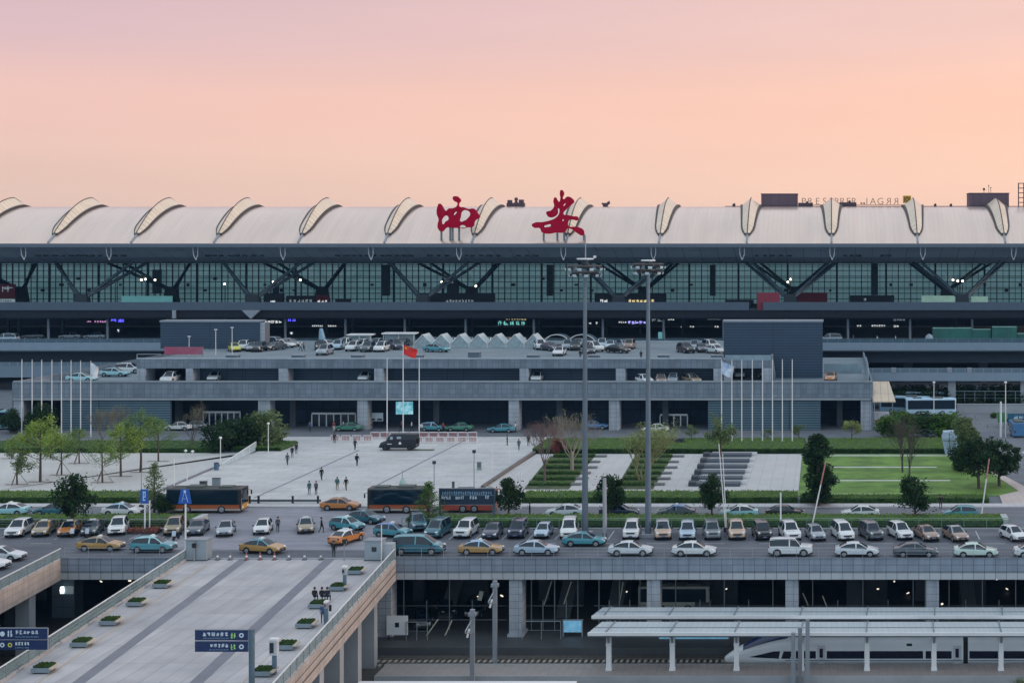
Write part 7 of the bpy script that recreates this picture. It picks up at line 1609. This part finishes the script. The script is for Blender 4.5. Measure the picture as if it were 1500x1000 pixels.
# cones with a rope
for k,x in enumerate((318.5,337,361,381,402,423,446,470)):
    p = G(x,819.5); t = empty('traffic_cone', p, 'cone with pale bands in the row across the bridge head, %s from the left' % ORD[k], 'traffic cone', 'cones across the bridge head')
    cm = mat('cone_red','8f5a4c',.6) if 2 <= k <= 4 else mat('cone_grey','70747c',.6)
    part('body', MB().cone((p.x,p.y,.05),(p.x,p.y,.62),.17,.06,10), cm, t); part('base', MB().box(p.x-.22,p.x+.22,p.y-.22,p.y+.22,0,.05), blackm, t); part('band', MB().cone((p.x,p.y,.3),(p.x,p.y,.48),.128,.092,10), ww, t); part('head', MB().cone((p.x,p.y,.62),(p.x,p.y,.78),.07,.07,8), cm, t)
a, b = G(303,819,0), G(533,819,0); solo('rope', MB().bar(a+Vector((0,.15,.12)),b+Vector((0,.15,.12)),.07), mat('rope_white','b9bbc2',.7), a.lerp(b,.5), 'white rope strung low along the row of cones', 'rope')
# flower bed
p, q = G(186,782), G(229,782); fb = MB().box(p.x,q.x,p.y,p.y+1.6,0,.3); rnd = random.Random(3)
for _ in range(700):
    c = Vector((rnd.uniform(p.x,q.x),rnd.uniform(p.y-.05,p.y+1.6),rnd.uniform(.2,.62))); a = Vector((rnd.gauss(0,1),rnd.gauss(0,1),rnd.gauss(0,.5))).normalized()*.1; b = a.orthogonal().normalized()*.08; fb.add([c-a,c+b,c+a,c-b],[(0,1,2,3)],1 if rnd.random() < .8 else 2)
solo('flower_bed', fb, [mat('soil','4a3a34',.9), mat('petal_red','8e3f42',.7,var=.2,vs=2), lf_hedge], ((p.x+q.x)/2,p.y,0), 'red flower bed in a low box between the left parked cars', 'flower bed')
railing('median_fence',(XW(588,174.6),174.7,.14),(XW(1478,174.6),174.7,.14),1.0,2.6,'low green fence behind the right parked row',m=mat('fence_green','6c8f7c',.6),nb=3,cat='fence',glass=False)
railing('median_fence',(-140,174.7,.14),(XW(286,174.6),174.7,.14),.9,2.6,'low grey fence behind the left parked row',m=steel,nb=2,cat='fence',glass=False)
for x in (283,1474): p = G(x,772); solo('median_end_block', MB().box(p.x-.35,p.x+.35,175.0,178.5,0,.95), mat('end_block','a9adb0',.7,var=.15,vs=2), (p.x,176,0), 'pale concrete block at the %s end of the median hedge' % ('right' if x > 1000 else 'crossing'), 'block')
# right side: covered block, sign, wall, fence, cabinet
p, q = G(1380,667), G(1408,667); zt = ZW(631,p.y); t = empty('covered_block', ((p.x+q.x)/2,p.y,0), 'tall block under a pale blue tarpaulin behind the big lawn trees', 'covered block')
part('tarpaulin', MB().add([(p.x+.6,p.y,0),(q.x,p.y,0),(q.x,p.y+2.5,0),(p.x+.6,p.y+2.5,0),(p.x,p.y,zt*.7),(q.x+.2,p.y-.1,zt*.75),(q.x+.1,p.y+2.5,zt*.75),(p.x+.1,p.y+2.5,zt*.7),(p.x+.3,p.y+.3,zt*.93),(q.x-.3,p.y+.3,zt),(q.x-.3,p.y+2.2,zt*.98),(p.x+.3,p.y+2.2,zt*.95)],
  [(0,3,2,1),(0,1,5,4),(1,2,6,5),(2,3,7,6),(3,0,4,7),(4,5,9,8),(5,6,10,9),(6,7,11,10),(7,4,8,11),(8,9,10,11)]), mat('tarp_pale','9fb2c6',.7,var=.15,vs=.8,bump=.6,bs=2.5), t); part('rope', MB().bar((p.x+1.2,p.y-.12,0),(p.x+1.1,p.y-.12,zt*.9),.06).bar((p.x+.2,p.y-.05,zt*.6),(q.x+.1,p.y-.15,zt*.62),.05), steeld, t)
panel_sign('road_sign',1476,1520,605.5,622.5,262,'teal blue direction sign with white lettering at the right edge',[(.18,.9,.55,.85,let_w,4),(.22,.9,.2,.38,let_w,8)],0,[(1479,.1,605),(1516,.1,605)],mat('sign_teal','1f5a74',.5))
p, q = G(1402,605), G(1482,605); solo('low_wall', MB().box(p.x,q.x+6,p.y,p.y+.5,0,1.6).box(p.x-.1,q.x+6.1,p.y-.1,p.y+.6,1.601,1.75), conc, ((p.x+q.x)/2,p.y,0), 'low pale concrete wall under the viaduct at the right', 'wall')
railing('fence',(XW(1398,290),289.6,1.76),(XW(1502,290),289.6,1.76),2.0,2.0,'metal fence on the low wall under the right viaduct',m=mat('fence_blue','7b8894',.5),nb=2,cat='fence',glass=False)
p = G(1467,626); t = empty('utility_cabinet', p, 'small bright green cabinet left of the teal direction sign', 'cabinet'); part('casing', MB().box(p.x-.6,p.x+.6,p.y,p.y+.7,.9,ZW(604,p.y)), mat('cab_green','3f7d4a',.6,var=.1), t); part('legs', MB().box(p.x-.6,p.x-.5,p.y,p.y+.6,0,.899).box(p.x+.5,p.x+.6,p.y,p.y+.6,0,.899), steel, t)
for x,yb,yt,lab in [(1466,640,588,'thick pale post behind the green cabinet'),(1473,640,560,'lamp post in front of the right viaduct, right of two'),(1368,612,560,'lamp post in front of the blue coaches')]: lamp(x,yb,yt,lab,0,'cap' if yt < 580 else 'none',.09 if yt < 580 else .2)
p = G(992,655); t = empty('planter_box', p, 'dark square planter box at the back hedge of the garden', 'planter'); part('box', MB().box(p.x-.95,p.x+.95,p.y,p.y+1.5,0,1.3), mat('planter_dark','2c3238',.7), t); part('rim', MB().box(p.x-1.0,p.x+1.0,p.y-.05,p.y+1.55,1.301,1.4), steeld, t)
# ================================================================ LIGHT, SKY, CAMERA
w = bpy.data.worlds.new('World'); scene.world = w; w.use_nodes = True
nt = w.node_tree; N = nt.nodes; L = nt.links; bg = N['Background']
tc = N.new('ShaderNodeTexCoord'); sp = N.new('ShaderNodeSeparateXYZ'); L.new(tc.outputs['Generated'], sp.inputs[0])
def cr(stops):
    r = N.new('ShaderNodeValToRGB'); r.color_ramp.interpolation = 'EASE'
    while len(r.color_ramp.elements) < len(stops): r.color_ramp.elements.new(.5)
    for e, (p, c) in zip(r.color_ramp.elements, stops): e.position = p; e.color = lin(c)
    L.new(sp.outputs[2], r.inputs[0]); return r.outputs[0]
west = cr([(0.,'fbd0b7'),(.035,'fed1b9'),(.086,'ffcdb6'),(.143,'f3cabf'),(.18,'eec6c0'),(.3,'bdb3ba'),(.6,'a0a8b0'),(1.,'9aa7b0')])
left = cr([(0.,'e6c5b4'),(.027,'e7c5b6'),(.076,'f0c5ba'),(.127,'dbbbc0'),(.165,'d3b5c0'),(.3,'b8b0ba'),(.6,'a0a8b0'),(1.,'9aa7b0')])
east = cr([(0.,'8ea3b2'),(.06,'91a5b2'),(.2,'96a6b2'),(.6,'9da8b1'),(1.,'9aa7b0')])
def mixc(f, a, b):
    m = N.new('ShaderNodeMix'); m.data_type = 'RGBA'; L.new(f, m.inputs[0]); L.new(a, m.inputs[6]); L.new(b, m.inputs[7]); return m.outputs[2]
mx = N.new('ShaderNodeMapRange'); mx.inputs[1].default_value = -.47; mx.inputs[2].default_value = .12; L.new(sp.outputs[0], mx.inputs[0])
my = N.new('ShaderNodeMapRange'); my.interpolation_type = 'SMOOTHSTEP'; my.inputs[1].default_value = -.5; my.inputs[2].default_value = .6; L.new(sp.outputs[1], my.inputs[0])
c1_ = mixc(mx.outputs[0], left, west)
# faint streaky high cloud
ns = N.new('ShaderNodeTexNoise'); ns.inputs['Scale'].default_value = 3.; ns.inputs['Detail'].default_value = 5
mp = N.new('ShaderNodeMapping'); mp.inputs['Scale'].default_value = (1.2,1.2,14); mp.inputs['Rotation'].default_value = (0,.06,0); L.new(tc.outputs['Generated'], mp.inputs[0]); L.new(mp.outputs[0], ns.inputs['Vector'])
nr = N.new('ShaderNodeMapRange'); nr.inputs[1].default_value = .3; nr.inputs[2].default_value = .7; nr.inputs[3].default_value = .985; nr.inputs[4].default_value = 1.02; L.new(ns.outputs['Fac'], nr.inputs[0])
c2_ = mixc(my.outputs[0], east, c1_)
# sky overhead and behind the viewer is boosted, added fill for ground and fronts
up = N.new('ShaderNodeMapRange'); up.interpolation_type = 'SMOOTHSTEP'; up.inputs[1].default_value = .17; up.inputs[2].default_value = .6; up.inputs[3].default_value = 1.; up.inputs[4].default_value = 2.25; L.new(sp.outputs[2], up.inputs[0])
bk = N.new('ShaderNodeMapRange'); bk.interpolation_type = 'SMOOTHSTEP'; bk.inputs[1].default_value = .2; bk.inputs[2].default_value = -.5; bk.inputs[3].default_value = 1.; bk.inputs[4].default_value = 2.5; L.new(sp.outputs[1], bk.inputs[0])
mxx = N.new('ShaderNodeMath'); mxx.operation = 'MAXIMUM'; L.new(up.outputs[0], mxx.inputs[0]); L.new(bk.outputs[0], mxx.inputs[1])
mu_ = N.new('ShaderNodeMath'); mu_.operation = 'MULTIPLY'; L.new(nr.outputs[0], mu_.inputs[0]); L.new(mxx.outputs[0], mu_.inputs[1])
sm = N.new('ShaderNodeVectorMath'); sm.operation = 'SCALE'; L.new(c2_, sm.inputs[0]); L.new(mu_.outputs[0], sm.inputs['Scale'])
SUN_EL, SUN_AZ = math.radians(9), math.radians(62)      # low afterglow on the right, beyond the terminal's end
sky = N.new('ShaderNodeTexSky'); sky.sky_type = 'NISHITA'; sky.sun_disc = False; sky.sun_elevation = SUN_EL; sky.sun_rotation = SUN_AZ
sk = N.new('ShaderNodeVectorMath'); sk.operation = 'SCALE'; sk.inputs['Scale'].default_value = .004; L.new(sky.outputs[0], sk.inputs[0])
ad = N.new('ShaderNodeVectorMath'); ad.operation = 'ADD'; L.new(sm.outputs[0], ad.inputs[0]); L.new(sk.outputs[0], ad.inputs[1])
L.new(ad.outputs[0], bg.inputs['Color']); bg.inputs['Strength'].default_value = 1.015
ld = bpy.data.lights.new('sun','SUN'); ld.energy = 1.3; ld.angle = math.radians(12); ld.color = (1,.72,.52)
so = link(bpy.data.objects.new('sun', ld)); so.location = (60,40,60)
az = math.radians(95)
dirv = Vector((math.sin(az)*math.cos(SUN_EL), math.cos(az)*math.cos(SUN_EL), math.sin(SUN_EL)))
so.rotation_euler = (-dirv).to_track_quat('-Z','Y').to_euler()
cd = bpy.data.cameras.new('camera'); co = link(bpy.data.objects.new('camera', cd)); scene.camera = co
co.location = (0,0,HC); co.rotation_euler = (PI/2,0,0)
cd.sensor_fit = 'HORIZONTAL'; cd.sensor_width = 36; cd.lens = 36*F/1500; cd.shift_x = (750-PX)/1500; cd.shift_y = -(500-HY)/1500
cd.clip_start = .5; cd.clip_end = 6000
vs_ = scene.view_settings; vs_.view_transform = 'Standard'; vs_.look = 'None'; vs_.exposure = 0; vs_.gamma = 1
scene.cycles.max_bounces = 6; scene.cycles.diffuse_bounces = 3; scene.cycles.glossy_bounces = 3; scene.cycles.transmission_bounces = 4; scene.cycles.transparent_max_bounces = 8


# ---------------------------------------------------------------- thin blue evening air filling the whole place
hz = link(bpy.data.objects.new('haze', MB().box(-1700,1700,-30,3600,-10.4,62).mesh('haze',[])))
hm = bpy.data.materials.new('haze'); hm.use_nodes = True; hn = hm.node_tree
hn.nodes.remove(hn.nodes['Principled BSDF']); pv = hn.nodes.new('ShaderNodeVolumePrincipled')
pv.inputs['Color'].default_value = (.25,.55,1,1); pv.inputs['Density'].default_value = .00006; pv.inputs['Anisotropy'].default_value = 0
hn.links.new(pv.outputs[0], hn.nodes['Material Output'].inputs['Volume']); hz.data.materials.append(hm); tag(hz, 'thin bluish evening haze over the whole airport', 'haze', None, 'stuff')
scene.cycles.volume_bounces = 0
